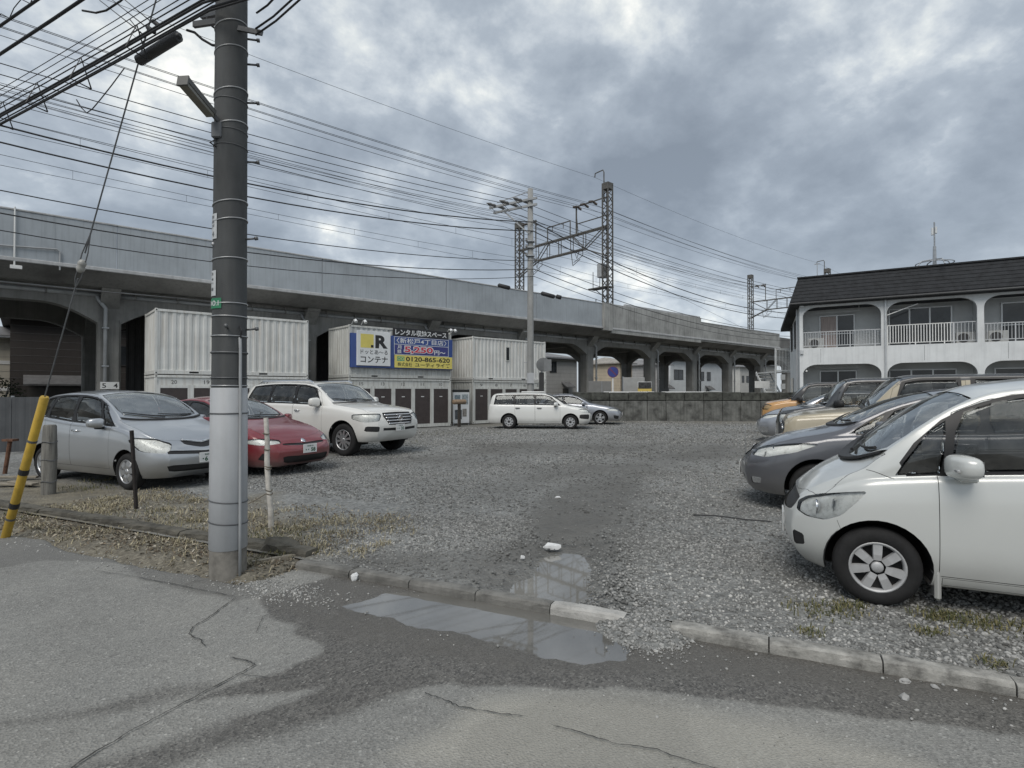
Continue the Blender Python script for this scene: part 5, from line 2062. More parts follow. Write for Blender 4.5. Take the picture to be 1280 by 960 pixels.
def build_car(car, name, label, pos, heading, group='cars parked on the gravel lot'):
    """pos = ground point under the middle of the front axle; heading in radians"""
    root = empty(name, (pos[0], pos[1], pos[2] if len(pos) > 2 else 0), heading, label, car.cat if hasattr(car, 'cat') else 'car', group)
    k_ = getattr(car, 'scale', 1.0)
    root.scale = (k_, k_, k_)
    paint, black, chrome = car.paint, BLACK(), CHROME()
    glass_w, glass_s = car_glass('windscreen glass', .6, 3.4, .10, .34), car_glass('side glass', .55, 1.6)  # windscreen film is thicker, painting in a milky sky reflection
    bm = car.shell()
    X = car.X
    if car.plate:
        zp_ = car.plate[2]
        plate_x = max((v.co.x for v in bm.verts if abs(v.co.y) < .14 and zp_ - .02 < v.co.z < zp_ + .18), default=car.fo)
    SIDE = lambda s: (lambda c: c.y * s > .22 * car.W)
    # wheel arches
    wells = []
    for ax in (car.fo, car.fo + car.wb):
        for s in (1, -1):
            r = car.R + car.archgap
            pts = [Vector((X(ax) + r * cos(2 * pi * k / 36), s, car.R + .01 + r * sin(2 * pi * k / 36))) for k in range(36)]
            fs = car.cut(pts, (0, s, 0), nmin=-.35, ychk=SIDE(s))
            bmesh.ops.delete(bm, geom=fs, context='FACES')
            if car.lip:
                r2 = r + car.lip
                pts = [Vector((X(ax) + r2 * cos(2 * pi * k / 36), s, car.R + .01 + r2 * sin(2 * pi * k / 36))) for k in range(36)]
                fs = car.cut(pts, (0, s, 0), nmin=-.2, ychk=SIDE(s))
                car.take(fs, 'arch_trim', getattr(car, 'lip_mat', black), root, off=getattr(car, 'lip_off', .018), thick=.05)
            wells.append((X(ax), s, r))
    # windows
    zr, zs = car.zr, car.zsh
    panes = []
    black_rim = surf('window rubber', (.012, .012, .013), .45)
    for s in (1, -1):
        if getattr(car, 'body_pillars', False):
            spans = [(w, w) for w in car.windows]
        else:
            spans = [(car.windows[0], car.windows[-1])]
        unions = []
        for wa, wb_ in spans:
            U = side_poly(car, wa[0] - .03, wa[1] - .02, wb_[2] + .02, wb_[3] + .02, lambda x: zs(x) + .012, lambda x: zr(x) - .015, s, n=6, r=1 if car.NS > 100 else 0)
            car.cut(U, (0, s, 0), nmin=.1, ychk=SIDE(s))
            unions.append(U)
        for wdef in car.windows:
            al, au, bl, bu = wdef[:4]
            lo_off = wdef[4] if len(wdef) > 4 else .03
            hi_off = wdef[5] if len(wdef) > 5 else .045
            P = side_poly(car, al, au, bl, bu, lambda x: zs(x) + lo_off, lambda x: zr(x) - hi_off, s)
            fs = car.cut(P, (0, s, 0), nmin=.1, ychk=SIDE(s))
            panes.append(('side_window', fs, glass_s))
            wv = car.take(fs, 'side_window', glass_s, root, off=-.006, gap=.014)
            # the black surround behind the joint
        for U in unions:
            car.take(car.cut(U, (0, s, 0), nmin=.1, ychk=SIDE(s)), 'window_surround', black_rim, root, off=-.002)
    # windscreen (seen from above)
    c0, c1, hd = car.screen          # cowl at centre, cowl at the corner, header distance
    P = []
    for k in range(9):
        f = -1 + 2 * k / 8
        x = c0 + (c1 - c0) * abs(f) ** 2
        P.append(Vector((X(x), f * (car.wr(x) - car.pillar), 2)))
    for k in range(9):
        f = 1 - 2 * k / 8
        x = hd + .02 * abs(f) ** 2
        P.append(Vector((X(x), f * (car.wr(x) - car.pillar + .015), 2)))
    P = chaikin(P, 1, .2)
    fs = car.cut(P, (0, 0, 1), nmin=.05, ychk=lambda c: c.z > zs(car.fo - c.x) - .02)
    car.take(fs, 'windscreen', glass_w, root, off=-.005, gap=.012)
    if getattr(car, 'rear_glass', None):
        y2, z0, z1 = car.rear_glass
        P = chaikin([Vector((-9, -y2, z0)), Vector((-9, y2, z0)), Vector((-9, y2 * .9, z1)), Vector((-9, -y2 * .9, z1))], 1)
        fs = car.cut(P, (-1, 0, 0), nmin=.1, ychk=lambda c: c.x < X(car.L - 1.1))
        car.take(fs, 'rear_window', glass_s, root, off=-.005, gap=.012)
    # lamps, grille pieces and other outlined pieces
    lens = car_glass('lamp lens', .98, 1.4, .0, .03)
    lens_o = surf('orange lens', (.6, .22, .03), .15)
    for item in car.pieces:
        kind, view, pts = item['kind'], item['view'], item['pts']
        sides = (1, -1) if item.get('pair', False) else (1,)
        for s in sides:
            P = [Vector((X(p[0]), p[1] * s, p[2])) for p in pts]
            if item.get('r', 1): P = chaikin(P, item.get('r', 1), .14)
            vw = Vector((view[0], view[1] * s, view[2]))
            yc = (lambda c, s=s: c.y * s > -.02) if item.get('pair', False) else None
            if item.get('ylim'):
                yc = (lambda c, s=s: c.y * s > item['ylim'])
            fs = car.cut(P, vw, nmin=item.get('nmin', .1), ychk=yc)
            if kind == 'seam':
                bmesh.ops.delete(bm, geom=fs, context='FACES')
                continue
            if kind == 'headlight':
                fs2 = list(fs)
                rf = car.take(fs2, 'reflector', item.get('back', surf('lamp reflector', (.92, .92, .90), .4, .0, var=.22, scale=22)), None, off=-.03, delete=False)
                ls = car.take(fs2, 'headlight', lens, root, off=.0, gap=.002)
                if rf and ls:
                    rf.parent = ls
                if ls and item.get('bulb'):
                    bx, by, bz, br = item['bulb']
                    b_ = MB()
                    b_.lathe([(.001, -.02), (br * .6, -.015), (br, .01), (br * 1.05, .02), (br * .96, .02), (br * .5, -.005), (.001, -.012)], 16,
                             Matrix.Translation((X(bx), by * s, bz)) @ Matrix.Rotation(radians(90), 4, 'Y'))
                    b_.build('bulb', chrome, ls, smooth=True)
            else:
                mt = item.get('mat', black)
                if item.get('part_of_hole'):
                    mt = black
                car.take(fs, kind, mt, root, off=item.get('off', 0), gap=item.get('gap', 0.0), thick=item.get('thick', 0))
    # inner trim: everything that is left, set inwards; it also closes the joints
    for f in bm.faces: f.normal_update()
    bm.normal_update()
    nb = bm.copy()
    for v in nb.verts:
        v.co -= v.normal * .016
    bmesh.ops.reverse_faces(nb, faces=nb.faces)
    me = bpy.data.meshes.new('inner_trim')
    nb.to_mesh(me)
    nb.free()
    me.materials.append(surf('cabin trim', car.trim_col, .85, var=.2))
    o = bpy.data.objects.new('inner_trim', me)
    COL.objects.link(o)
    o.parent = root
    if getattr(car, 'roof_mat', None):
        if getattr(car, 'dark_top', False):
            fs = [f for f in bm.faces if f.calc_center_median().z > zs(car.fo - f.calc_center_median().x) + .035 and car.fo - f.calc_center_median().x > c0 + .02]
        else:
            fs = [f for f in bm.faces if f.calc_center_median().z > car.zt(car.fo - f.calc_center_median().x) - car.crown - .05 and car.fo - f.calc_center_median().x > hd - .06 and car.fo - f.calc_center_median().x < car.L - .12]
        car.take(fs, 'roof', car.roof_mat, root)
    # doors, bonnet
    for s in (1, -1):
        for (nm, al, au, bl, bu, zlow) in car.doors:
            P = side_poly(car, al, au, bl, bu, lambda x: zlow, lambda x: zr(x) - .012, s, n=6, r=0)
            # the front edge goes straight up to the beltline before it follows the pillar
            pts = [(al, zlow), (bl, zlow)]
            pts += [(bl + (bu - bl) * k / 4, zlow + (zr(bu) - .02 - zlow) * k / 4) for k in range(1, 5)]
            for k in range(1, 7):
                x = bu + (au - bu) * k / 6
                pts.append((x, zr(x) - .018))
            if al < au - .03:
                pts.append((al, max(zs(al) + .01, zlow + .3)))
            pts = [pts[0]] + pts[1:]
            P = [Vector((X(x), s * car.W / 2, z)) for x, z in pts]
            fs = car.cut(P, (0, s, 0), nmin=.1, ychk=SIDE(s))
            dr = car.take(fs, nm, paint, root, gap=.0045)
            if dr and car.handles:
                hx, hz = car.handles.get(nm, (None, None))
                if hx:
                    yy = max((v.co.y * s for v in dr.data.vertices if abs(v.co.x - X(hx)) < .12 and abs(v.co.z - hz) < .06), default=car.W / 2 - .02)
                    hb = MB()
                    hb.tube([(X(hx) + .095, s * (yy - .004), hz), (X(hx) + .06, s * (yy + .03), hz), (X(hx) - .06, s * (yy + .03), hz), (X(hx) - .095, s * (yy - .004), hz)], [.012, .016, .016, .012], 8)
                    hb.build('handle', car.handle_mat, dr, smooth=True)
    if car.hood:
        h0, h1, hk = car.hood
        P = []
        for k in range(9):
            f = -1 + 2 * k / 8
            x = h0 + hk * abs(f) ** 2.5
            P.append(Vector((X(x), f * (car.wr(max(x, .3)) * 1.0), 2)))
        for k in range(9):
            f = 1 - 2 * k / 8
            x = h1 + (c1 - c0) * abs(f) ** 2
            P.append(Vector((X(x), f * car.wr(x) * 1.0, 2)))
        fs = car.cut(P, (0, 0, 1), nmin=.15)
        car.take(fs, 'bonnet', paint if not getattr(car, 'hood_mat', None) else car.hood_mat, root, gap=.004)
    # body: what remains
    bmesh.ops.remove_doubles(bm, verts=bm.verts, dist=1e-5)
    me = bpy.data.meshes.new('body')
    bm.to_mesh(me)
    bm.free()
    me.materials.append(paint)
    o = bpy.data.objects.new('body', me)
    COL.objects.link(o)
    o.parent = root
    # wheel wells
    for (xa, s, r) in wells:
        w_ = MB()
        n = 18
        y0, y1 = s * (car.W / 2 - .05 - car.wheel_in), s * (car.W / 2 - .42)
        vs_ = []
        for k in range(n + 1):
            a = -.25 + (pi + .5) * k / n
            for y in (y0, y1):
                vs_.append((xa + (r + .004) * cos(a), y, car.R + .01 + (r + .004) * sin(a)))
        fs_ = [(2 * k, 2 * k + 1, 2 * k + 3, 2 * k + 2) for k in range(n)] + [[2 * k + 1 for k in range(n + 1)]]
        w_.add(vs_, fs_)
        w_.build('wheel_well', surf('wheel well', (.012, .012, .012), .95), root)
    for ax in (car.fo, car.fo + car.wb):
        for s in (1, -1):
            make_wheel(car, root, X(ax), s, car.spokes[0], car.spokes[1])
    # mirrors
    mx, mz, ms = car.mirror
    for s in (1, -1):
        yb = car.w(mx) - .07
        sz = getattr(car, 'mirror_size', (.10, .125, .078))
        yo = s * (car.w(mx) + .095)
        m_ = MB()
        prof = []
        N = 10
        vs_, fs_ = [], []
        # rounded box by superellipse
        for i in range(N + 1):
            ph = -pi / 2 + pi * i / N
            for k in range(16):
                th = 2 * pi * k / 16
                e = lambda v, p: math.copysign(abs(v) ** p, v)
                px_ = e(cos(ph), .6) * e(cos(th), .6)
                py_ = e(cos(ph), .6) * e(sin(th), .6)
                pz_ = e(sin(ph), .6)
                tap = 1 - .12 * (py_ * s)
                vs_.append((X(mx) + px_ * sz[0] * .72 * tap + .03 - .035 * py_ * s, yo + py_ * sz[1] * .88, mz + pz_ * sz[2] * tap))
        for i in range(N):
            for k in range(16):
                k2 = (k + 1) % 16
                fs_.append((i * 16 + k, i * 16 + k2, (i + 1) * 16 + k2, (i + 1) * 16 + k))
        m_.add(vs_, fs_)
        mo = m_.build('mirror', ms, root, smooth=True)
        MB().box(X(mx) - .055, X(mx) + .055, min(yo - s * .02, s * yb), max(yo - s * .02, s * yb), mz - .105, mz - .06, .012).build('mirror_arm', car.mirror_arm if hasattr(car, 'mirror_arm') else black, mo)
        MB().box(X(mx) - .052, X(mx) - .047, yo - .09, yo + .09, mz - .05, mz + .05).build('mirror_glass', surf('mirror glass', (.5, .52, .54), .05, 1.0), mo)
        if getattr(car, 'mirror_lamp', False):
            MB().box(X(mx) + .075, X(mx) + .094, min(yo + s * .0, yo + s * .10), max(yo, yo + s * .10), mz - .03, mz - .008, .006).build('turn_lamp', surf('clear lamp', (.55, .56, .56), .15, .3), mo)
    # wipers
    for k, (ya, yb_) in enumerate(((.52, -.10), (-.02, -.62))):
        pts = []
        for i in range(6):
            f = i / 5
            y = (ya + (yb_ - ya) * f) * car.W / 1.7
            x = c0 + (c1 - c0) * (y / car.wr(c0)) ** 2 + .03 + .075 * f
            pts.append(Vector((X(x), y, car.zt(x) + .016 - (car.zt(x) - car.zr(x)) * (y / car.wr(x)) ** 2)))
        MB().tube(pts, [.014, .012, .011, .01, .009, .006], 5).build('wiper', black, root)
    # cowl strip
    cw = MB()
    pr_ = []
    for i in range(13):
        f = -1 + i / 6
        x = c0 + (c1 - c0) * f * f - .02
        y = f * (car.wr(x) - .02)
        pr_.append((x, y, car.zt(x) - (car.zt(x) - car.zr(x)) * f * f))
    vs_ = []
    for (x, y, z) in pr_:
        vs_ += [(X(x - .05), y, z - .022), (X(x - .045), y, z + .0), (X(x + .035), y, z + .012), (X(x + .04), y, z - .03)]
    fs_ = []
    for i in range(12):
        for j in range(3):
            fs_.append((i * 4 + j, (i + 1) * 4 + j, (i + 1) * 4 + j + 1, i * 4 + j + 1))
    cw.add(vs_, fs_)
    cw.build('cowl', black, root)
    # cabin
    if car.seats:
        cab = surf('seat fabric', (.10, .10, .105), .9, var=.2, scale=9)
        sx = car.seat_x if hasattr(car, 'seat_x') else (hd + .45)
        H = car.zt(hd + .8)
        fl = .28
        W2 = car.W / 2
        for (xx, rows) in ((sx, 2), (sx + .88, 2)):
            if xx > car.L - .7: continue
            for s in (1, -1):
                st_ = MB()
                st_.box(X(xx + .45), X(xx - .05), s * W2 * .48 - .24, s * W2 * .48 + .24, H - 1.12, H - .92, .05)
                Mx = Matrix.Translation((X(xx + .40), s * W2 * .48, H - .95)) @ Matrix.Rotation(radians(-14), 4, 'Y')
                st_.box(-.09, .06, -.23, .23, 0, .56, .05, Mx)
                st_.build('seat', cab, root)
                hr = MB()
                hr.box(-.06, .04, -.12, .12, .60, .78, .03, Mx)
                hr.build('headrest', cab, root)
        ds = MB()
        xd = c1 + .05
        ds.box(X(xd + .42), X(c0 + .12), -W2 * .82, W2 * .82, zs(xd) - .30, zs(xd) - .03, .05)
        ds.build('dashboard', surf('dashboard', (.035, .035, .037), .8, var=.2), root)
        MB().tube([Matrix.Translation((X(xd + .62), -W2 * .45, zs(xd) + .0)) @ Matrix.Rotation(radians(65), 4, 'Y') @ Vector((.18 * cos(2 * pi * k / 20), .18 * sin(2 * pi * k / 20), 0)) for k in range(21)], .016, 6, cap=False).build('steering_wheel', black, root)
        MB().tube([(X(hd + .12), 0, car.zt(hd) - .06), (X(hd + .04), 0, car.zt(hd) - .12)], .01, 5).build('mirror_stalk', black, root)
        MB().box(X(hd + .06), X(hd + .03), -.11, .11, car.zt(hd) - .17, car.zt(hd) - .10, .01).build('inner_mirror', black, root)
    # plate
    if car.plate:
        small, big, pz = car.plate[:3]
        px_ = car.plate[3] if len(car.plate) > 3 else 0
        py0 = -.165 + px_
        p = MB().box(plate_x - .004, plate_x + .006, py0, py0 + .33, pz, pz + .165, .003).build('number_plate', surf('number plate', (.72, .73, .72), .4, var=.03), root)
        Mp_ = frame((plate_x + .0065, py0, pz), (0, 1, 0), (0, 0, 1))
        tx_ = MB()
        plate_text(tx_, Mp_, small, big)
        tx_.build('lettering', surf('plate green', (.02, .10, .05), .5), p, fix=False)
    # sill underside shadow gap: floor pan
    return root


def heading_of(a_deg, right=True):
    """a_deg = angle below the picture plane; cars on the left point right, cars on the right point left"""
    return radians(-a_deg) if right else radians(180 - a_deg)


def place(car, px, py, side, heading, z=0.0):
    """ground point under the front axle centre, from the contact point of one front wheel (side +1 left, -1 right)"""
    p = pxg(px, py, z)
    left = Vector((-sin(heading), cos(heading), 0))
    return p - left * (side * (car.W / 2 - .10))


ALLOY = surf('silver alloy', (.50, .51, .52), .3, .75, var=.08)
STEELRIM = surf('painted steel rim', (.46, .47, .48), .4, .5, var=.12)
OB = lambda s: (.6, .8, .05)

P_SILVER = car_paint('silver paint', (.47, .49, .51), .72, .32)
P_RED = car_paint('red paint', (.18, .003, .012), .1, .4)
P_PEARL = car_paint('pearl white paint', (.70, .70, .67), .0, .3)
P_WHITE = car_paint('white paint', (.74, .75, .73), .0, .35)
P_NEARW = car_paint('satin white paint', (.60, .62, .605), .1, .3)
P_GREY = car_paint('grey blue paint', (.12, .125, .14), .45, .3)
P_BEIGE = car_paint('beige paint', (.43, .38, .275), .0, .35)
P_DGREY = car_paint('dark grey paint', (.05, .055, .062), .4, .3)
P_ORANGE = car_paint('orange paint', (.52, .28, .09), .0, .35)
P_SILVER2 = car_paint('cool silver paint', (.44, .46, .50), .7, .32)
GRILLE = surf('grille mesh', (.015, .015, .016), .5, var=.3, scale=60)


def hl(pts, view=(.75, .66, .05), bulb=None, **k):
    return dict(kind='headlight', view=view, pts=pts, pair=True, bulb=bulb, nmin=.05, **k)


def front(kind, pts, mat_=None, off=0.0, pair=False, r=1, gap=0.0, thick=0, view=(1, 0, 0), **k):
    return dict(kind=kind, view=view, pts=pts, mat=mat_ or BLACK(), off=off, pair=pair, r=r, gap=gap, thick=thick, nmin=.12, **k)


def symm(pts):
    """half outline (y>0, from centre) mirrored to a full outline"""
    return pts + [(x, -y, z) for x, y, z in pts[::-1]]


# ---- A: silver compact minivan (left)
A = Car(L=3.96, W=1.695, H=1.64, wb=2.55, fo=.76, R=.30, rim=.195, wheel_in=.0, paint=P_SILVER, rim_mat=ALLOY, spokes=(6, (.03, .055)),
        top=[(0, .70), (.04, .775), (.15, .855), (.45, .965), (.80, 1.065), (.98, 1.125), (1.25, 1.30), (1.6, 1.485), (1.85, 1.575), (2.2, 1.625), (2.7, 1.635), (3.3, 1.605), (3.66, 1.54), (3.84, 1.40), (3.92, 1.15), (3.96, .95)],
        belt=[(0, .68), (.9, .98), (1.3, 1.02), (2.4, 1.06), (3.4, 1.13), (3.96, 1.14)],
        drop=[(0, .06), (.8, .09), (1.2, .10), (3.5, .10), (3.8, .08), (3.96, .05)],
        roofw=[(0, .80), (.9, .88), (1.3, .83), (1.8, .755), (3, .735), (3.75, .70), (3.96, .80)],
        nose=[(.2, .13), (.32, .03), (.5, .0), (.62, .015), (.75, .06), (.9, .12)], bulge=.09,
        windows=[(1.16, 1.62, 1.42, 1.70), (1.48, 1.76, 2.34, 2.38), (2.42, 2.46, 3.22, 3.14), (3.30, 3.22, 3.70, 3.56)],
        screen=(1.0, 1.18, 1.92), pillar=.06, rear_glass=(.5, 1.15, 1.5),
        doors=[('front_door', 1.22, 1.50, 2.38, 2.40, .32), ('rear_door', 2.39, 2.41, 3.18, 3.25, .32)],
        handles={'front_door': (2.2, .93), 'rear_door': (3.08, .97)}, handle_mat=CHROME(), hood=(.10, .93, .18), mirror=(1.45, 1.08, P_SILVER),
        plate=('習志野 500', '･6 16', .42, .02),
        pieces=[hl([(.09, .50, .66), (.16, .56, .60), (.42, .80, .64), (.74, .80, .80), (.62, .80, .86), (.30, .64, .84), (.12, .48, .76)], bulb=(.30, .64, .73, .06)),
                front('upper_grille', symm([(0, 0, .745), (0, .34, .80), (0, .30, .73), (0, .08, .675), (0, 0, .67)]), GRILLE, -.012),
                front('chrome_strip', symm([(0, 0, .775), (0, .30, .812), (0, .29, .80), (0, 0, .757)]), CHROME(), .005, thick=.008),
                front('lower_grille', symm([(0, 0, .615), (0, .60, .655), (0, .60, .60), (0, 0, .56)]), GRILLE, -.012, r=0),
                front('air_intake', symm([(0, 0, .40), (0, .62, .42), (0, .58, .31), (0, 0, .295)]), GRILLE, -.02)])
hA = heading_of(26)
A.scale = .975
posA = place(A, 163, 612, -1, hA)
build_car(A, 'silver_minivan', 'silver compact minivan parked at the left behind the wooden post', posA, hA)

# ---- B: red hybrid hatchback
B = Car(L=4.54, W=1.76, H=1.47, wb=2.70, fo=.95, R=.315, rim=.21, wheel_in=.01, paint=P_RED, rim_mat=ALLOY, spokes=(10, (.016, .022)),
        top=[(0, .60), (.05, .67), (.2, .755), (.6, .89), (1.0, .975), (1.2, 1.03), (1.6, 1.23), (1.95, 1.385), (2.25, 1.455), (2.6, 1.47), (3.2, 1.41), (3.8, 1.27), (4.3, 1.09), (4.48, .98), (4.54, .85)],
        belt=[(0, .62), (1.1, .90), (2.0, .96), (3.3, 1.0), (4.54, 1.02)], drop=[(0, .06), (1.0, .09), (3.6, .09), (4.54, .04)],
        roofw=[(0, .78), (1.0, .86), (1.5, .80), (2.1, .70), (3, .68), (4.3, .70), (4.54, .8)], bulge=.12, zbot=.17,
        nose=[(.15, .14), (.28, .03), (.45, .0), (.6, .05), (.75, .16)],
        windows=[(1.36, 1.9, 2.5, 2.52), (2.58, 2.6, 3.5, 3.3)], screen=(1.22, 1.42, 2.12), pillar=.06, rear_glass=(.5, 1.02, 1.25),
        doors=[('front_door', 1.42, 1.7, 2.55, 2.58, .30), ('rear_door', 2.56, 2.59, 3.5, 3.55, .30)], handles={'front_door': (2.4, .85)}, handle_mat=P_RED,
        hood=(.16, 1.12, .2), mirror=(1.62, 1.0, P_RED), plate=('習志野 301', '･･ 58', .40),
        pieces=[hl([(.12, .46, .60), (.30, .70, .57), (.62, .86, .60), (.72, .86, .665), (.40, .72, .70), (.16, .48, .665)]),
                dict(kind='lower_lamp', view=(.7, .7, 0), pts=[(.30, .70, .45), (.34, .80, .32), (.26, .70, .30), (.2, .6, .36)], pair=True, mat=BLACK(), off=-.008),
                front('upper_grille', symm([(0, 0, .585), (0, .48, .60), (0, .50, .57), (0, .1, .545), (0, 0, .54)]), GRILLE, -.01),
                front('emblem', symm([(0, 0, .66), (0, .045, .635), (0, .05, .60), (0, 0, .585)]), CHROME(), .01, thick=.01),
                front('air_intake', symm([(0, 0, .36), (0, .55, .37), (0, .50, .24), (0, 0, .22)]), GRILLE, -.015)])
hB = heading_of(27)
posB = pxg(388, 570, 0)
lf = Vector((cos(hB), sin(hB), 0))
posB = Vector((-4.08, 10.85, 0)) - lf * (B.fo - .12)
build_car(B, 'red_hatchback', 'dark red low hatchback between the silver minivan and the white off-roader', posB, hB)

# ---- C: white large off-roader
C_ = Car(L=4.95, W=1.98, H=1.88, wb=2.85, fo=.93, R=.395, rim=.245, wheel_in=.02, tw=.27, paint=P_PEARL, rim_mat=ALLOY, spokes=(10, (.02, .03)), zbot=.36, archgap=.075,
         top=[(0, .98), (.03, 1.06), (.12, 1.13), (.5, 1.20), (1.0, 1.245), (1.30, 1.28), (1.55, 1.44), (1.85, 1.655), (2.1, 1.775), (2.5, 1.83), (3.3, 1.85), (4.2, 1.82), (4.65, 1.74), (4.86, 1.5), (4.93, 1.2), (4.95, 1.05)],
         belt=[(0, .98), (1.2, 1.16), (2.0, 1.22), (3.6, 1.25), (4.95, 1.25)], drop=[(0, .07), (1.3, .10), (4.6, .10), (4.95, .05)],
         roofw=[(0, .84), (1.2, .86), (1.6, .83), (2.1, .775), (3, .76), (4.7, .74), (4.95, .85)], rf=.42, kf=.26, bulge=.07,
         nose=[(.3, .16), (.5, .03), (.7, .0), (.9, .03), (1.1, .08)],
         windows=[(1.70, 2.02, 2.62, 2.64), (2.70, 2.72, 3.62, 3.60), (3.68, 3.66, 4.56, 4.42)], screen=(1.36, 1.46, 2.14), pillar=.07, rear_glass=(.6, 1.28, 1.7),
         doors=[('front_door', 1.62, 1.82, 2.66, 2.68, .50), ('rear_door', 2.67, 2.69, 3.62, 3.70, .50)], handles={'front_door': (2.5, 1.09), 'rear_door': (3.5, 1.1)}, handle_mat=CHROME(),
         hood=(.12, 1.26, .12), mirror=(1.80, 1.30, P_PEARL), mirror_size=(.11, .14, .11), plate=('千葉 300', '･･ 35', .60, -.02),
         pieces=[hl([(.12, .52, .98), (.16, .56, .84), (.36, .86, .82), (.66, .94, .90), (.66, .94, 1.01), (.34, .84, 1.03), (.14, .54, 1.03)], bulb=(.28, .74, .93, .07)),
                 front('grille', symm([(0, 0, 1.06), (0, .50, 1.05), (0, .52, .95), (0, .40, .76), (0, 0, .745)]), GRILLE, -.015, r=0),
                 dict(kind='fog_lamp', view=(.85, .5, 0), pts=[(.14, .60, .73), (.3, .88, .74), (.34, .90, .62), (.14, .62, .60)], pair=True, mat=BLACK(), off=-.01),
                 front('air_intake', symm([(0, 0, .68), (0, .58, .69), (0, .58, .63), (0, 0, .61)]), GRILLE, -.015, r=0)])
hC = heading_of(29)
posC = place(C_, 431, 570, -1, hC)
rc_ = build_car(C_, 'white_off_roader', 'big white off-road wagon with a chrome barred grille, in front of the blue sign', posC, hC)
for z in (.79, .86, .93, 1.0):
    b_ = MB()
    hw = .40 + .12 * (z - .76) / .24
    pts = [(C_.X(interp(C_.nose, z) - C_.bulge * (1 - (y / .8) ** 2) - .004), y, z) for y in [-hw + 2 * hw * k / 8 for k in range(9)]]
    b_.tube(pts, .017, 6)
    b_.build('grille_bar', CHROME(), rc_, smooth=True)
MB().lathe([(.001, 0), (.085, 0), (.085, .02), (.06, .025), (.06, .01), (.001, .01)], 18, Matrix.Translation((C_.X(interp(C_.nose, .9) - C_.bulge - .0), 0, .90)) @ Matrix.Rotation(radians(90), 4, 'Y')).build('emblem', CHROME(), rc_)
for s in (1, -1):
    MB().tube([(C_.X(2.25), s * .68, 1.79), (C_.X(2.4), s * .68, 1.845), (C_.X(4.2), s * .67, 1.835), (C_.X(4.35), s * .67, 1.76)], .022, 6).build('roof_rail', CHROME(), rc_)
    MB().tube([(C_.X(.35), s * .85, .70), (C_.X(.12), s * .6, .68)], .02, 6).build('fog_chrome', CHROME(), rc_)

# ---- D: white estate car
D = Car(L=4.245, W=1.69, H=1.525, wb=2.55, fo=.80, R=.30, rim=.185, wheel_in=.02, paint=P_WHITE, rim_mat=STEELRIM, spokes=(8, (.032, .03)), hub_r=.055, hub_mat=BLACK(), zbot=.22,
        top=[(0, .74), (.03, .80), (.12, .86), (.5, .94), (.85, 1.0), (1.0, 1.05), (1.3, 1.25), (1.6, 1.42), (1.8, 1.485), (2.2, 1.515), (3.3, 1.51), (4.0, 1.47), (4.14, 1.38), (4.22, 1.05), (4.245, .9)],
        belt=[(0, .72), (.9, .94), (1.5, .98), (4.245, 1.0)], drop=[(0, .06), (.9, .09), (4.0, .09), (4.245, .05)],
        roofw=[(0, .82), (.9, .88), (1.3, .85), (1.8, .79), (3, .78), (4.1, .78), (4.245, .85)], rf=.4, kf=.25, bulge=.08,
        nose=[(.2, .12), (.35, .02), (.5, .0), (.7, .02), (.85, .08)], crown=.06,
        windows=[(1.22, 1.62, 2.22, 2.24), (2.28, 2.30, 3.10, 3.10), (3.16, 3.16, 3.98, 3.90)], screen=(1.04, 1.14, 1.80), pillar=.055, rear_glass=(.55, 1.02, 1.38),
        doors=[('front_door', 1.22, 1.42, 2.25, 2.26, .32), ('rear_door', 2.26, 2.27, 3.08, 3.13, .32)], handles={'front_door': (2.08, .87), 'rear_door': (2.98, .87)}, handle_mat=BLACK(),
        hood=(.08, .98, .1), mirror=(1.42, 1.03, P_WHITE), plate=('習志野 400', '･･ 27', .40),
        pieces=[hl([(.10, .48, .80), (.12, .5, .66), (.34, .80, .66), (.48, .82, .80), (.36, .80, .84), (.14, .52, .84)], bulb=(.26, .66, .75, .06)),
                front('grille', symm([(0, 0, .78), (0, .42, .78), (0, .44, .64), (0, 0, .62)]), GRILLE, -.012, r=0),
                front('chrome_strip', symm([(0, 0, .725), (0, .40, .725), (0, .40, .695), (0, 0, .695)]), CHROME(), .004, r=0, thick=.008),
                dict(kind='bumper_corner', view=(.7, .7, 0), pts=[(.14, .56, .62), (.44, .82, .62), (.46, .82, .45), (.14, .60, .42)], pair=True, mat=BLACK(), off=.004, thick=.01),
                front('air_intake', symm([(0, 0, .40), (0, .5, .41), (0, .48, .30), (0, 0, .29)]), GRILLE, -.015)])
hD = heading_of(7)
posD = place(D, 713, 536.6, -1, hD)
rd_ = build_car(D, 'white_estate_car', 'white estate car with plain steel wheels, in front of the right container stack', posD, hD)
MB().box(D.X(2.9), D.X(1.9), -.12, .12, 1.52, 1.56, .02).build('roof_bar', WHITEP(), rd_)

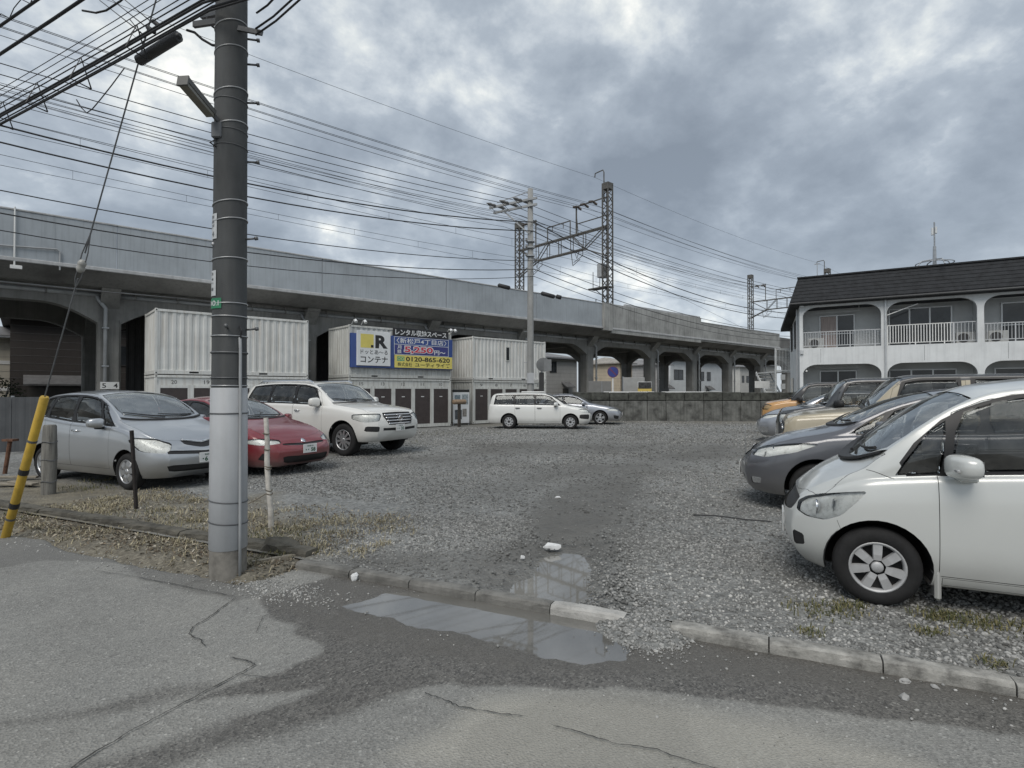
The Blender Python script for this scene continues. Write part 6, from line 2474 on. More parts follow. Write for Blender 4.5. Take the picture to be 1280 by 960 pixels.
# ---- E: silver sedan behind the estate
Es = Car(L=4.6, W=1.79, H=1.45, wb=2.75, fo=.92, R=.32, rim=.215, wheel_in=.01, paint=P_SILVER2, rim_mat=ALLOY, spokes=(5, (.04, .05)),
         top=[(0, .66), (.05, .73), (.2, .80), (.7, .90), (1.1, .97), (1.3, 1.02), (1.7, 1.22), (2.05, 1.38), (2.4, 1.44), (2.8, 1.45), (3.3, 1.38), (3.9, 1.12), (4.3, 1.08), (4.55, 1.02), (4.6, .85)],
         belt=[(0, .66), (1.1, .90), (2.0, .95), (3.6, 1.0), (4.6, 1.0)], drop=[(0, .06), (1.1, .08), (4.6, .05)],
         roofw=[(0, .80), (1.1, .86), (1.5, .82), (2.2, .70), (3.3, .68), (4.0, .75), (4.6, .8)], bulge=.1,
         windows=[(1.5, 2.0, 2.6, 2.6), (2.66, 2.66, 3.6, 3.3)], screen=(1.32, 1.5, 2.2), pillar=.06, rear_glass=(.5, 1.05, 1.3),
         doors=[('front_door', 1.5, 1.8, 2.62, 2.63, .3), ('rear_door', 2.63, 2.64, 3.55, 3.6, .3)], handles={'front_door': (2.45, .84)}, handle_mat=P_SILVER2,
         hood=(.12, 1.22, .15), mirror=(1.7, 1.0, P_SILVER2), plate=('千葉 330', '･･ 04', .42),
         nose=[(.15, .14), (.28, .03), (.45, .0), (.65, .04), (.8, .12)],
         pieces=[hl([(.12, .5, .70), (.2, .6, .62), (.55, .86, .66), (.7, .86, .74), (.4, .76, .77), (.15, .52, .76)]),
                 front('grille', symm([(0, 0, .72), (0, .44, .70), (0, .40, .58), (0, 0, .56)]), GRILLE, -.012),
                 dict(kind='fog_lamp', view=(.8, .6, 0), pts=[(.16, .62, .42), (.36, .82, .46), (.3, .8, .30), (.16, .62, .28)], pair=True, mat=BLACK(), off=-.01),
                 front('air_intake', symm([(0, 0, .36), (0, .5, .36), (0, .48, .25), (0, 0, .24)]), GRILLE, -.015)])
hE = heading_of(12)
posE = place(Es, 750, 531, -1, hE)
build_car(Es, 'silver_sedan', 'silver sedan mostly hidden behind the white estate car', posE, hE)

# ---- F: near white minicar at the right edge
Fc = Car(L=3.27, W=1.52, H=1.68, wb=2.42, fo=.555, R=.285, rim=.182, wheel_in=.0, tw=.165, paint=P_NEARW, rim_mat=surf('plastic wheel cover', (.44, .445, .45), .45, .25, var=.12, scale=9), spokes=(7, (.024, .030)), hub_r=.040, NS=130, sub=4, archgap=.052,
         top=[(0, .68), (.02, .745), (.08, .82), (.20, .91), (.35, .985), (.44, 1.03), (.62, 1.185), (.90, 1.42), (1.08, 1.54), (1.32, 1.63), (1.75, 1.675), (2.35, 1.68), (2.95, 1.65), (3.15, 1.54), (3.23, 1.2), (3.27, .95)],
         belt=[(0, .68), (.45, .90), (.75, .945), (1.25, .99), (2.25, 1.05), (3.27, 1.08)], drop=[(0, .06), (.36, .11), (.62, .12), (3.05, .10), (3.27, .06)],
         roofw=[(0, .78), (.40, .88), (.7, .865), (1.1, .815), (1.8, .78), (3.05, .75), (3.27, .8)], rf=.56, kf=.36, pf=2.1, bulge=.055,
         nose=[(.18, .13), (.3, .035), (.44, .0), (.58, .008), (.72, .045), (.95, .11)], tuck=.05, zbot=.19,
         windows=[(.66, .88, .95, .99, .022, .05), (1.0, 1.05, 2.03, 2.05, .03, .05), (2.11, 2.13, 2.85, 2.80)], screen=(.45, .66, 1.14), pillar=.05, rear_glass=(.5, 1.1, 1.5),
         doors=[('front_door', .919, 1.02, 2.05, 2.07, .27), ('rear_door', 2.06, 2.08, 2.93, 2.98, .27)], handles={'front_door': (1.9, .92)}, handle_mat=P_NEARW,
         hood=(.06, .41, .14), mirror=(1.07, 1.055, P_NEARW), mirror_size=(.105, .125, .080), mirror_lamp=True, mirror_arm=P_NEARW, plate=('習志野 580', '･･ 83', .36), seat_x=1.45,
         pieces=[hl([(.04, .47, .69), (.045, .49, .62), (.115, .565, .585), (.235, .66, .585), (.34, .71, .64), (.44, .735, .755), (.50, .735, .835), (.38, .70, .815), (.21, .60, .775), (.085, .51, .735)], view=(.70, .70, .10), bulb=(.19, .575, .67, .055)),
                 front('grille', symm([(0, 0, .72), (0, .42, .72), (0, .44, .66), (0, .40, .60), (0, 0, .57)]), GRILLE, -.012),
                 dict(kind='seam', view=(.3, .8, .5), pts=[(.50, .66, .985), (.655, .74, .955), (.655, .74, .950), (.50, .66, .980)], pair=True, r=0),
                 dict(kind='seam', view=(.6, .8, 0), pts=[(.305, .70, .60), (.309, .70, .60), (.335, .73, .50), (.331, .73, .50)], pair=True, r=0),
                 dict(kind='side_sill', view=(0, 1, 0), pts=[(.94, .9, .262), (2.62, .9, .262), (2.62, .9, .205), (.94, .9, .205)], pair=True, mat=P_NEARW, gap=.003, r=0, nmin=.05, ylim=.3),
                 front('air_intake', symm([(0, 0, .36), (0, .44, .37), (0, .40, .26), (0, 0, .25)]), GRILLE, -.015),
                 dict(kind='fog_lamp', view=(.8, .6, 0), pts=[(.06, .46, .46), (.12, .54, .44), (.12, .54, .36), (.06, .46, .34)], pair=True, mat=BLACK(), off=-.006)])
hF = heading_of(25, False)
posF = place(Fc, 1093, 753, 1, hF)
rF = build_car(Fc, 'white_minicar', 'white minicar nearest the camera at the right edge, eight spoke wheel cover', posF, hF)
MB().box(Fc.X(.935), Fc.X(.895), .60, .735, .10, .31, .015).build('mud_flap', P_NEARW, rF)

# ---- G: grey hatchback behind it
Gc = Car(L=4.1, W=1.695, H=1.525, wb=2.60, fo=.80, R=.305, rim=.2, wheel_in=.0, paint=P_GREY, rim_mat=ALLOY, spokes=(5, (.04, .05)), NS=110,
         top=[(0, .66), (.03, .73), (.15, .815), (.5, .93), (.85, 1.01), (1.0, 1.055), (1.3, 1.225), (1.65, 1.39), (1.95, 1.475), (2.3, 1.515), (2.7, 1.525), (3.4, 1.48), (3.8, 1.40), (3.98, 1.25), (4.06, 1.05), (4.1, .9)],
         belt=[(0, .68), (.95, .93), (1.4, .97), (2.4, 1.0), (3.3, 1.06), (4.1, 1.08)], drop=[(0, .06), (.9, .10), (3.7, .10), (4.1, .05)],
         roofw=[(0, .78), (.95, .87), (1.4, .82), (2.0, .735), (3, .71), (3.9, .70), (4.1, .8)], rf=.6, kf=.34, bulge=.09,
         nose=[(.18, .14), (.3, .03), (.48, .0), (.65, .03), (.85, .13)],
         windows=[(1.12, 1.44, 1.36, 1.50), (1.42, 1.56, 2.36, 2.38), (2.44, 2.46, 3.3, 3.2)], screen=(1.02, 1.26, 1.98), pillar=.055, rear_glass=(.5, 1.1, 1.4),
         doors=[('front_door', 1.26, 1.52, 2.40, 2.42, .3), ('rear_door', 2.41, 2.43, 3.3, 3.36, .3)], handles={'front_door': (2.22, .9)}, handle_mat=P_GREY,
         hood=(.10, .96, .18), mirror=(1.5, 1.06, P_GREY), plate=('習志野 501', '･･ 72', .36),
         pieces=[hl([(.12, .47, .76), (.14, .50, .66), (.30, .68, .65), (.58, .81, .73), (.82, .83, .845), (.70, .82, .86), (.36, .70, .82)], view=(.70, .70, .1), bulb=(.34, .64, .72, .06)),
                 front('grille', symm([(0, 0, .76), (0, .38, .75), (0, .36, .64), (0, 0, .60)]), GRILLE, -.012),
                 front('chrome_strip', symm([(0, 0, .66), (0, .40, .72), (0, .40, .69), (0, 0, .63)]), CHROME(), .006, thick=.01),
                 front('air_intake', symm([(0, 0, .40), (0, .5, .42), (0, .46, .26), (0, 0, .24)]), GRILLE, -.015),
                 dict(kind='fog_lamp', view=(.8, .6, 0), pts=[(.14, .56, .40), (.24, .68, .40), (.22, .66, .32), (.14, .56, .31)], pair=True, mat=CHROME(), off=-.006)])
hG = heading_of(25, False)
leftG = Vector((-sin(hG), cos(hG), 0))
# row of parked cars: nose distance set from the photograph, one bay behind the other


def row_car(car, nose_px, Ynose, hdg, z=0.0):
    """nose of the car (centre of its front) at the pixel column and depth"""
    P = Vector(((nose_px - 640) / F * Ynose, Ynose, z))
    f = Vector((cos(hdg), sin(hdg), 0))
    return P - f * (car.fo + car.bulge)


posG = row_car(Gc, 930, 8.25, hG)
Gc.scale = 1.06
rG = build_car(Gc, 'grey_hatchback', 'blue grey hatchback second in the right row, between the white minicar and the beige off-roader', posG, hG)
MB().tube([(Gc.X(.0), .66, .42), (Gc.X(.0), .66, 1.06)], .005, 5).build('corner_pole', CHROME(), rG)

# ---- H: beige boxy off-roader with dark roof
Hc = Car(body_pillars=True, L=4.3, W=1.82, H=1.86, wb=2.60, fo=.80, R=.38, rim=.22, wheel_in=.02, tw=.24, paint=P_BEIGE, rim_mat=STEELRIM, spokes=(6, (.04, .05)), zbot=.36, archgap=.08, lip=.09,
         top=[(0, 1.04), (.02, 1.11), (.08, 1.15), (.5, 1.22), (1.0, 1.275), (1.25, 1.30), (1.42, 1.47), (1.6, 1.67), (1.75, 1.80), (2.0, 1.85), (3.4, 1.86), (4.1, 1.82), (4.24, 1.7), (4.28, 1.3), (4.3, 1.1)],
         belt=[(0, 1.0), (.2, 1.10), (1.2, 1.16), (4.3, 1.2)], drop=[(0, .05), (1.2, .09), (4.1, .07), (4.3, .04)],
         roofw=[(0, .90), (1.2, .90), (1.5, .87), (1.8, .845), (4.1, .83), (4.3, .9)], rf=.22, kf=.16, bulge=.04, crown=.055,
         nose=[(.3, .10), (.5, .0), (.8, .0), (1.1, .03), (1.2, .06)],
         windows=[(1.62, 1.76, 2.5, 2.5, .03, .05), (2.66, 2.66, 3.9, 3.86)], screen=(1.27, 1.29, 1.76), pillar=.06, rear_glass=(.55, 1.25, 1.65),
         doors=[('front_door', 1.5, 1.62, 2.56, 2.58, .5)], handles={'front_door': (2.4, 1.05)}, handle_mat=BLACK(), hood=(.05, 1.2, .03),
         mirror=(1.62, 1.25, BLACK()), plate=('千葉 300', '･･ 61', .6), roof_mat=surf('charcoal roof paint', (.045, .047, .05), .4, .3, var=.1, coat=.6),
         pieces=[front('grille', symm([(0, 0, 1.02), (0, .62, 1.02), (0, .62, .78), (0, 0, .78)]), GRILLE, .004, thick=.01),
                 hl([(.0, .55, 1.0), (.0, .72, 1.02), (.0, .78, .92), (.0, .74, .80), (.0, .58, .80)], view=(1, .1, 0), bulb=(.0, .66, .9, .09)),
                 dict(kind='corner_guard', view=(.8, .6, 0), pts=[(.0, .72, .72), (.25, .95, .72), (.25, .95, .40), (.0, .70, .40)], pair=True, mat=BLACK(), off=.015, thick=.03)])
hH = heading_of(25, False)
posH = row_car(Hc, 975, 10.6, hH)
build_car(Hc, 'beige_off_roader', 'tall boxy beige off-roader with a dark roof, upright windscreen', posH, hH)

# ---- I: dark grey boxy wagon
Ic = Car(L=3.6, W=1.62, H=1.70, wb=2.4, fo=.62, R=.31, rim=.2, wheel_in=.01, paint=P_DGREY, rim_mat=ALLOY, spokes=(6, (.035, .045)), zbot=.24,
         top=[(0, .92), (.02, .99), (.08, 1.04), (.4, 1.09), (.75, 1.13), (.86, 1.16), (1.0, 1.36), (1.15, 1.55), (1.28, 1.65), (1.5, 1.69), (2.6, 1.70), (3.4, 1.66), (3.54, 1.55), (3.58, 1.2), (3.6, 1.0)],
         belt=[(0, .9), (.85, 1.05), (3.6, 1.1)], drop=[(0, .05), (.8, .07), (3.4, .07), (3.6, .04)],
         roofw=[(0, .86), (.85, .9), (1.1, .86), (1.4, .83), (3.4, .82), (3.6, .88)], rf=.3, kf=.2, bulge=.05, crown=.06,
         nose=[(.2, .10), (.4, .0), (.8, .0), (1.0, .03)],
         windows=[(1.12, 1.3, 2.0, 2.0), (2.08, 2.08, 2.75, 2.75), (2.82, 2.82, 3.35, 3.3)], screen=(.88, .94, 1.28), pillar=.06, rear_glass=(.5, 1.15, 1.5),
         doors=[('front_door', 1.05, 1.16, 2.03, 2.04, .34), ('rear_door', 2.04, 2.05, 2.8, 2.82, .34)], handles={'front_door': (1.9, .98)}, handle_mat=P_DGREY, hood=(.06, .82, .05),
         mirror=(1.15, 1.15, BLACK()), plate=('習志野 580', '･･ 19', .42),
         pieces=[hl([(.04, .50, .90), (.06, .52, .74), (.22, .74, .74), (.3, .76, .92), (.08, .54, .94)]), front('grille', symm([(0, 0, .86), (0, .46, .86), (0, .46, .72), (0, 0, .72)]), GRILLE, -.01)])
hI = heading_of(25, False)
Ic.scale = 1.07
posI = row_car(Ic, 972, 13.6, hI, .06)
build_car(Ic, 'dark_grey_wagon', 'dark grey upright wagon behind the beige off-roader', posI, hI)

# ---- J: silver hatchback with fog lamp trim
Jc = Car(L=4.0, W=1.695, H=1.49, wb=2.55, fo=.80, R=.3, rim=.2, wheel_in=.0, paint=P_SILVER2, rim_mat=ALLOY, spokes=(7, (.02, .035)),
         top=[(0, .70), (.03, .76), (.15, .84), (.5, .95), (.9, 1.02), (1.05, 1.07), (1.4, 1.26), (1.8, 1.42), (2.1, 1.475), (2.5, 1.49), (3.4, 1.42), (3.8, 1.3), (3.95, 1.05), (4.0, .9)],
         belt=[(0, .68), (.95, .93), (2, .97), (4.0, 1.02)], drop=[(0, .06), (.9, .09), (3.7, .09), (4.0, .05)],
         roofw=[(0, .8), (.95, .87), (1.4, .82), (2.0, .74), (3.7, .7), (4.0, .8)], bulge=.09, nose=[(.18, .14), (.3, .03), (.48, .0), (.65, .03), (.85, .13)],
         windows=[(1.2, 1.6, 2.3, 2.32), (2.38, 2.4, 3.2, 3.1)], screen=(1.07, 1.28, 2.0), pillar=.055, rear_glass=(.5, 1.05, 1.35),
         doors=[('front_door', 1.28, 1.55, 2.33, 2.35, .3), ('rear_door', 2.34, 2.36, 3.2, 3.26, .3)], handles={'front_door': (2.15, .88)}, handle_mat=P_SILVER2, hood=(.1, 1.0, .18),
         mirror=(1.5, 1.04, P_SILVER2), plate=('千葉 502', '･･ 46', .38),
         pieces=[hl([(.10, .42, .76), (.14, .48, .68), (.34, .68, .69), (.62, .81, .78), (.55, .8, .83), (.2, .52, .80)]),
                 front('grille', symm([(0, 0, .74), (0, .40, .73), (0, .38, .64), (0, 0, .62)]), GRILLE, -.01),
                 dict(kind='fog_trim', view=(.8, .6, 0), pts=[(.14, .50, .46), (.32, .74, .46), (.30, .72, .30), (.14, .54, .28)], pair=True, mat=CHROME(), off=.004),
                 front('air_intake', symm([(0, 0, .40), (0, .44, .4), (0, .42, .26), (0, 0, .25)]), GRILLE, -.012)])
hJ = heading_of(25, False)
posJ = row_car(Jc, 945, 16.8, hJ, .10)
build_car(Jc, 'silver_hatchback', 'small silver hatchback with bright fog lamp trim in the right row', posJ, hJ)

# ---- K: orange boxy minicar with dark roof
Kc = Car(body_pillars=True, L=3.42, W=1.48, H=1.67, wb=2.42, fo=.56, R=.29, rim=.19, wheel_in=.0, paint=P_ORANGE, rim_mat=STEELRIM, spokes=(6, (.03, .05)), zbot=.24,
         top=[(0, .90), (.02, .97), (.1, 1.03), (.4, 1.08), (.68, 1.12), (.78, 1.15), (.98, 1.36), (1.18, 1.53), (1.34, 1.62), (1.6, 1.66), (2.6, 1.67), (3.2, 1.63), (3.36, 1.5), (3.4, 1.2), (3.42, 1.0)],
         belt=[(0, .88), (.8, 1.04), (3.42, 1.08)], drop=[(0, .05), (.7, .07), (3.2, .07), (3.42, .04)],
         roofw=[(0, .84), (.8, .89), (1.1, .85), (1.4, .81), (3.2, .8), (3.42, .86)], rf=.34, kf=.24, bulge=.05, crown=.06, nose=[(.2, .1), (.4, .0), (.8, .0), (1.0, .05)],
         windows=[(1.06, 1.3, 1.95, 1.95), (2.0, 2.0, 2.65, 2.65), (2.7, 2.7, 3.2, 3.12)], screen=(.8, .88, 1.3), pillar=.06, rear_glass=(.48, 1.12, 1.45),
         doors=[('front_door', .98, 1.12, 1.97, 1.98, .34), ('rear_door', 1.98, 1.99, 2.7, 2.72, .34)], handles={'front_door': (1.85, .96)}, handle_mat=P_ORANGE, hood=(.06, .74, .06),
         mirror=(1.1, 1.12, BLACK()), plate=('習志野 581', '･･ 90', .42), roof_mat=surf('black roof paint', (.03, .031, .033), .35, .2, coat=.6),
         pieces=[hl([(.03, .44, .94), (.05, .46, .78), (.2, .66, .76), (.3, .70, .92), (.12, .56, .97)], back=surf('amber lamp', (.6, .4, .2), .3, .4)), front('grille', symm([(0, 0, .86), (0, .40, .86), (0, .40, .74), (0, 0, .74)]), GRILLE, -.01)])
hK = heading_of(25, False)
Kc.scale = 1.07
Kc.dark_top = True
posK = row_car(Kc, 953, 20.0, hK, .10)
build_car(Kc, 'orange_minicar', 'orange boxy minicar with a dark roof at the far end of the right row', posK, hK)
# ------------------------------------------------------------------ near utility pole
PX, PY = -2.51, 4.97
PB = -.06
PR = lambda z: .151 - .0042 * (z - PB)
M_POLED = surf('dark wrapped pole', (.062, .066, .068), .8, var=.3, scale=3, streak=.5, stain=(.11, .112, .11), bump=.35, bscale=120, stretch=(1, 1, .4))
M_SLEEVE = surf('pale pole sleeve', (.40, .415, .43), .55, var=.07, scale=2.5, streak=.35, stain=(.25, .255, .26), bump=.12, bscale=40)
M_POLEB = surf('bare pole foot', (.20, .19, .17), .9, var=.3, scale=7, bump=.3, bscale=60)
M_BAND = surf('steel strap', (.42, .43, .44), .4, .7, var=.1)
M_DBAND = surf('dull strap', (.13, .135, .14), .5, .5, var=.2)
pole = empty('utility_pole', (PX, PY, PB), radians(0), 'thick dark concrete utility pole with a pale lower sleeve at the kerb', 'utility pole')
MB().lathe([(PR(0) + .001, -.1), (PR(.25), .31)], 40, cap=False).build('foot', M_POLEB, pole, smooth=True)
MB().lathe([(PR(.25) + .001, .25), (PR(.25) + .006, .255), (PR(1.6) + .006, 1.655), (PR(1.6) + .001, 1.66)], 40).build('sleeve', M_SLEEVE, pole, smooth=True)
MB().lathe([(PR(1.6) - .002, 1.64), (PR(4), 4.06), (PR(8), 8.06), (PR(11), 11.0), (.001, 11.0)], 40).build('shaft', M_POLED, pole, smooth=True)
zpx = lambda y: CAMZ + (HOR - y) * 4.83 / F - PB


def strap(y, mt=None, r=.006, tilt=0.0):
    z = zpx(y)
    R_ = PR(z + PB) + .002 + (.006 if z < 1.66 else 0)
    pts = [(R_ * cos(2 * pi * k / 36), R_ * sin(2 * pi * k / 36), z + tilt * R_ * cos(2 * pi * k / 36)) for k in range(37)]
    MB().tube(pts, r, 5, cap=False).build('strap', mt or M_BAND, pole, smooth=True)


for y, mt, r, tl in ((20, None, .006, .3), (52, None, .005, .25), (106, None, .006, .25), (117, M_DBAND, .004, 0), (149, None, .006, .25), (156, M_DBAND, .004, 0), (176, M_DBAND, .004, 0), (249, None, .006, .2), (272, None, .006, .2), (321, None, .006, .1),
                     (378, None, .006, .05), (394, None, .006, 0), (419, None, .006, 0), (440, M_DBAND, .009, 0), (472, M_DBAND, .006, 0), (482, None, .006, 0), (517, M_DBAND, .006, 0), (628, M_DBAND, .006, -.1), (655, M_DBAND, .006, -.1)):
    strap(y, mt, r, tl)
# conduit on the front right face
an = radians(-30)
cd = lambda z, o=.018: ((PR(z + PB) + o) * cos(an), (PR(z + PB) + o) * sin(an), z)
MB().tube([cd(-.05), cd(.5), cd(1.64), cd(1.7, .014), cd(2.0, .014), cd(2.1, .005)], .0135, 8).build('conduit', M_PIPE, pole, smooth=True)
MB().tube([cd(2.08, .01), cd(2.16, .03), cd(2.2, .0)], .007, 6).build('conduit_tail', DARKW(), pole)
for y, a_ in ((410, 8), (410, -70), (293, 4), (190, 22), (113, 18), (62, 20), (28, 24)):
    z, a = zpx(y), radians(a_)
    r0 = PR(z + PB)
    b_ = MB()
    b_.tube([((r0 - .02) * cos(a), (r0 - .02) * sin(a), z), ((r0 + .085) * cos(a), (r0 + .085) * sin(a), z + .012)], .009, 6)
    b_.tube([((r0 + .075) * cos(a), (r0 + .075) * sin(a), z + .01), ((r0 + .10) * cos(a), (r0 + .10) * sin(a), z + .014)], .017, 8)
    b_.build('step_bolt', M_DBAND, pole, smooth=True)


def curved_plate(y0, y1, a0, a1, mt, name, words=None):
    z0, z1 = zpx(y1), zpx(y0)
    n = 8
    vs_ = []
    for k in range(n + 1):
        a = radians(a0 + (a1 - a0) * k / n)
        for z in (z0, z1):
            R_ = PR(z + PB) + .005
            vs_.append((R_ * cos(a), R_ * sin(a), z))
    o = mesh_obj(name, vs_, [(2 * k, 2 * k + 2, 2 * k + 3, 2 * k + 1) for k in range(n)], mt, pole, True)
    if words:
        t_ = MB()
        for (wd, u0, u1, v0, v1) in words:
            vv, ff, xa, xb, ya, yb = text_data(wd, .01)
            P = []
            for v in vv:
                u = u0 + (v[0] - xa) / (xb - xa) * (u1 - u0)
                w = v0 + (v[1] - ya) / (yb - ya) * (v1 - v0)
                a = radians(a0 + (a1 - a0) * u)
                z = z0 + (z1 - z0) * w
                R_ = PR(z + PB) + .0075
                P.append((R_ * cos(a), R_ * sin(a), z))
            t_.add(P, ff)
        t_.build('lettering', surf('plate ink', (.10, .11, .12), .6) if mt is not M_PGREEN else M_SIGNW, o, fix=False)
    return o


M_PGREEN = surf('green plate', (.03, .20, .10), .5, var=.15)
M_PWHITE = surf('faded white plate', (.50, .52, .53), .5, var=.12, scale=30)
curved_plate(265, 297, 209, 250, M_PWHITE, 'pole_plate', [('新', .3, .7, .8, .93), ('松', .3, .7, .62, .75), ('戸', .3, .7, .44, .57), ('4', .35, .65, .1, .3)])
curved_plate(337, 369, 209, 248, M_PWHITE, 'pole_plate', [('2', .3, .7, .82, .92), ('4', .3, .7, .6, .7), ('-', .3, .7, .5, .52), ('8', .3, .7, .2, .32)])
curved_plate(372, 385, 208, 270, M_PGREEN, 'green_plate', [('NO.1', .15, .85, .25, .75)])
MB().sphere((PR(3) * cos(radians(226)), PR(3) * sin(radians(226)), zpx(303)), .018, 8).build('bolt_head', M_BAND, pole)
# cable brackets near the top of the view
br = MB()
br.beam((-.35, .02, zpx(12)), (.0, -.05, zpx(12)), .03, .05)
br.build('cable_bracket', M_DBAND, pole)
br = MB()
br.beam((-.32, .1, zpx(-6)), (.1, -.05, zpx(-2)), .04, .04)
br.build('cable_bracket', M_DBAND, pole)
br = MB()
br.beam((.1, -.08, zpx(26)), (.32, -.10, zpx(34)), .025, .04)
br.build('cable_bracket', M_DBAND, pole)

# street lamp on the pole
A0, A1 = Vector((-2.58, 4.84, 3.93)), Vector((-2.615, 4.42, 4.03))
sl = empty('street_lamp', A0, 0, 'long fluorescent street lamp arm reaching out from the near utility pole', 'street lamp')
d = A1 - A0
u_ = d.normalized()
side = Vector((1, 0, 0))
side = (side - u_ * side.dot(u_)).normalized()
upv = side.cross(u_).normalized()
if upv.z < 0: upv = -upv


def lampbox(f0, f1, w0, w1, h0, h1, name, mt):
    vs_ = []
    for f, w in ((f0, w0), (f1, w1)):
        for (sx, hz_) in ((-1, h0), (1, h0), (1, h1), (-1, h1)):
            vs_.append(d * f + side * sx * w / 2 + upv * hz_)
    MB().add(vs_, [(0, 1, 2, 3), (7, 6, 5, 4), (0, 4, 5, 1), (1, 5, 6, 2), (2, 6, 7, 3), (3, 7, 4, 0)]).build(name, mt, sl)


lampbox(.12, 1.0, .075, .085, .0, .045, 'housing', surf('lamp housing', (.09, .09, .085), .5, var=.15))
lampbox(.16, .97, .066, .074, -.03, -.001, 'diffuser', surf('lamp diffuser', (.17, .165, .14), .35, var=.1, scale=6))
lampbox(.985, 1.02, .09, .092, -.035, .05, 'end_cap', surf('lamp cap', (.10, .10, .095), .5))
MB().tube([(0.06, .10, -.03), (0.03, .03, -.02), d * .15 + upv * .02], .02, 6).build('arm', M_DBAND, sl)
MB().box(-.03, .06, -.02, .08, -.16, -.02, .01).build('switch_box', M_DBAND, sl)
MB().tube([(.02, .02, -.15), (-.03, -.03, -.21), (.03, .05, -.25)], .008, 5).build('lead', DARKW(), sl)

# ------------------------------------------------------------------ cables along the street, through the near pole
RD = Vector((-.906, .423, 0))


def wire(name, pts, r, label, group, mt=None, cat='cable', n=5):
    mb_ = MB()
    mb_.tube(pts, r, n)
    o = mb_.build(name, mt or DARKW(), None, smooth=True, fix=False)
    tag(o, label, cat, group)
    return o


def sagging(p, q, sag, n=18):
    p, q = Vector(p), Vector(q)
    return [p.lerp(q, k / n) - Vector((0, 0, 4 * sag * (k / n) * (1 - k / n))) for k in range(n + 1)]


BUND = [(4.84, .0, .66, .009), (4.89, .03, .69, .014), (4.93, -.03, .68, .011), (4.965, .06, .70, .007), (5.0, -.03, .68, .006), (5.06, .08, .69, .005), (5.13, .03, .70, .005), (5.2, -.05, .72, .004), (4.87, -.06, .68, .011), (5.27, .06, .74, .004)]
for k, (zp, off, sag, r) in enumerate(BUND):
    o_ = Vector((.423, .906, 0)) * (off - .22)
    P0 = Vector((PX, PY, zp)) + o_
    pts = sagging(P0 + RD * 28, P0, sag, 22)[:-1] + sagging(P0, P0 - RD * 28, sag, 16)
    wire('street_cable', pts, r, 'dark cable in the sagging bundle from the near pole to the left edge', 'bundled street cables at the near pole')
for k, (zp, off, r) in enumerate(((5.98, -.1, .016), (5.80, .0, .018))):
    P0 = Vector((PX, PY, zp)) + Vector((.423, .906, 0)) * (off - .15)
    pts = sagging(P0 + RD * 28, P0, .8, 22)[:-1] + sagging(P0, P0 - RD * 28, .8, 12)
    wire('street_cable', pts, r, ('upper of two cables crossing the top left corner above the bundle', 'lower of two cables crossing the top left corner above the bundle')[k], 'upper cable pair at the top left corner')
# spiral hanger loops on the upper pair
sp_ = MB()
P0 = Vector((PX, PY, 5.98)) + Vector((.423, .906, 0)) * (-.25)
Q = sagging(P0 + RD * 28, P0, .8, 200)
for k in range(150, 186, 3):
    a, b_ = Q[k], Q[k + 3]
    sp_.tube([a, a.lerp(b_, .25) + Vector((0, 0, .09)), a.lerp(b_, .6) + Vector((0, 0, .13)), b_ + Vector((0, 0, .02))], .005, 4)
o = sp_.build('cable_hanger', DARKW(), None, fix=False)
tag(o, 'looped wire hanger along the upper cable pair at the top left corner', 'cable hanger', kind=None)
o['kind'] = 'stuff'
# ties binding the bundle
tie = MB()
for f in (1.0, 1.9, 2.7, 3.4, 4.2):
    c_ = Vector((PX, PY, 0)) + RD * f + Vector((.423, .906, 0)) * (-.22)
    z = 4.93 - 4 * .68 * (f / 28) * (1 - f / 28)
    tie.tube([c_ + Vector((.04, .09, z - .11)), c_ + Vector((0, 0, z + .16)), c_ + Vector((-.04, -.09, z - .1)), c_ + Vector((.04, .09, z - .11))], .008, 4)
o = tie.build('cable_ties', DARKW(), None, fix=False)
tag(o, 'wire ties round the thick cable bundle', 'cable ties', kind='stuff')
# splice closure under the bundle
a, b_ = pxd(168, 74, 5.42), pxd(222, 40, 5.16)
o = MB().tube([a, a.lerp(b_, .04), a.lerp(b_, .05), a.lerp(b_, .95), a.lerp(b_, .96), b_], [.02, .03, .05, .05, .03, .02], 12).build('splice_closure', surf('splice casing', (.035, .037, .04), .5, var=.2), None, angle=35)
tag(o, 'fat black splice casing hanging on the cable bundle left of the near pole', 'splice closure')
for k, (ax, ay, bx, by) in enumerate(((187, 22, 197, 30), (180, 30, 190, 37))):
    a, b_ = pxd(ax, ay, 5.4), pxd(bx, by, 5.36)
    o = MB().tube([a, a.lerp(b_, .1), a.lerp(b_, .9), b_], [.01, .022, .022, .01], 8).build('cable_joint', DARKW(), None, smooth=True)
    tag(o, ('small black cable joint above the splice casing, upper of two', 'small black cable joint above the splice casing, lower of two')[k], 'cable joint')
# slack loops
wire('slack_wire', [pxd(x, y, 5.9) for x, y in ((92, 122), (98, 132), (105, 139), (112, 134), (122, 122), (136, 104), (152, 82))], .006, 'thin slack wire drooping in a V below the cable bundle', None)
wire('slack_wire', [pxd(x, y, 5.0) for x, y in ((230, 34), (240, 37), (250, 46), (262, 53), (279, 55))], .012, 'thick black lead curving from the bundle into the near pole', None)
wire('slack_wire', [pxd(x, y, 5.0) for x, y in ((255, 18), (258, 26), (266, 32), (279, 35))], .010, 'short black lead looping into the pole just under the bracket', None)
wire('slack_wire', [pxd(x, y, 5.3) for x, y in ((158, 20), (166, 30), (160, 38), (168, 45), (172, 36), (178, 46), (170, 52))], .005, 'tangled thin drop wire above the splice casing', None)
wire('slack_wire', [pxd(x, y, 5.9) for x, y in ((98, 9), (115, 12), (128, 9), (146, -3), (160, -16))], .011, 'black lead bending off the upper cable pair', None)
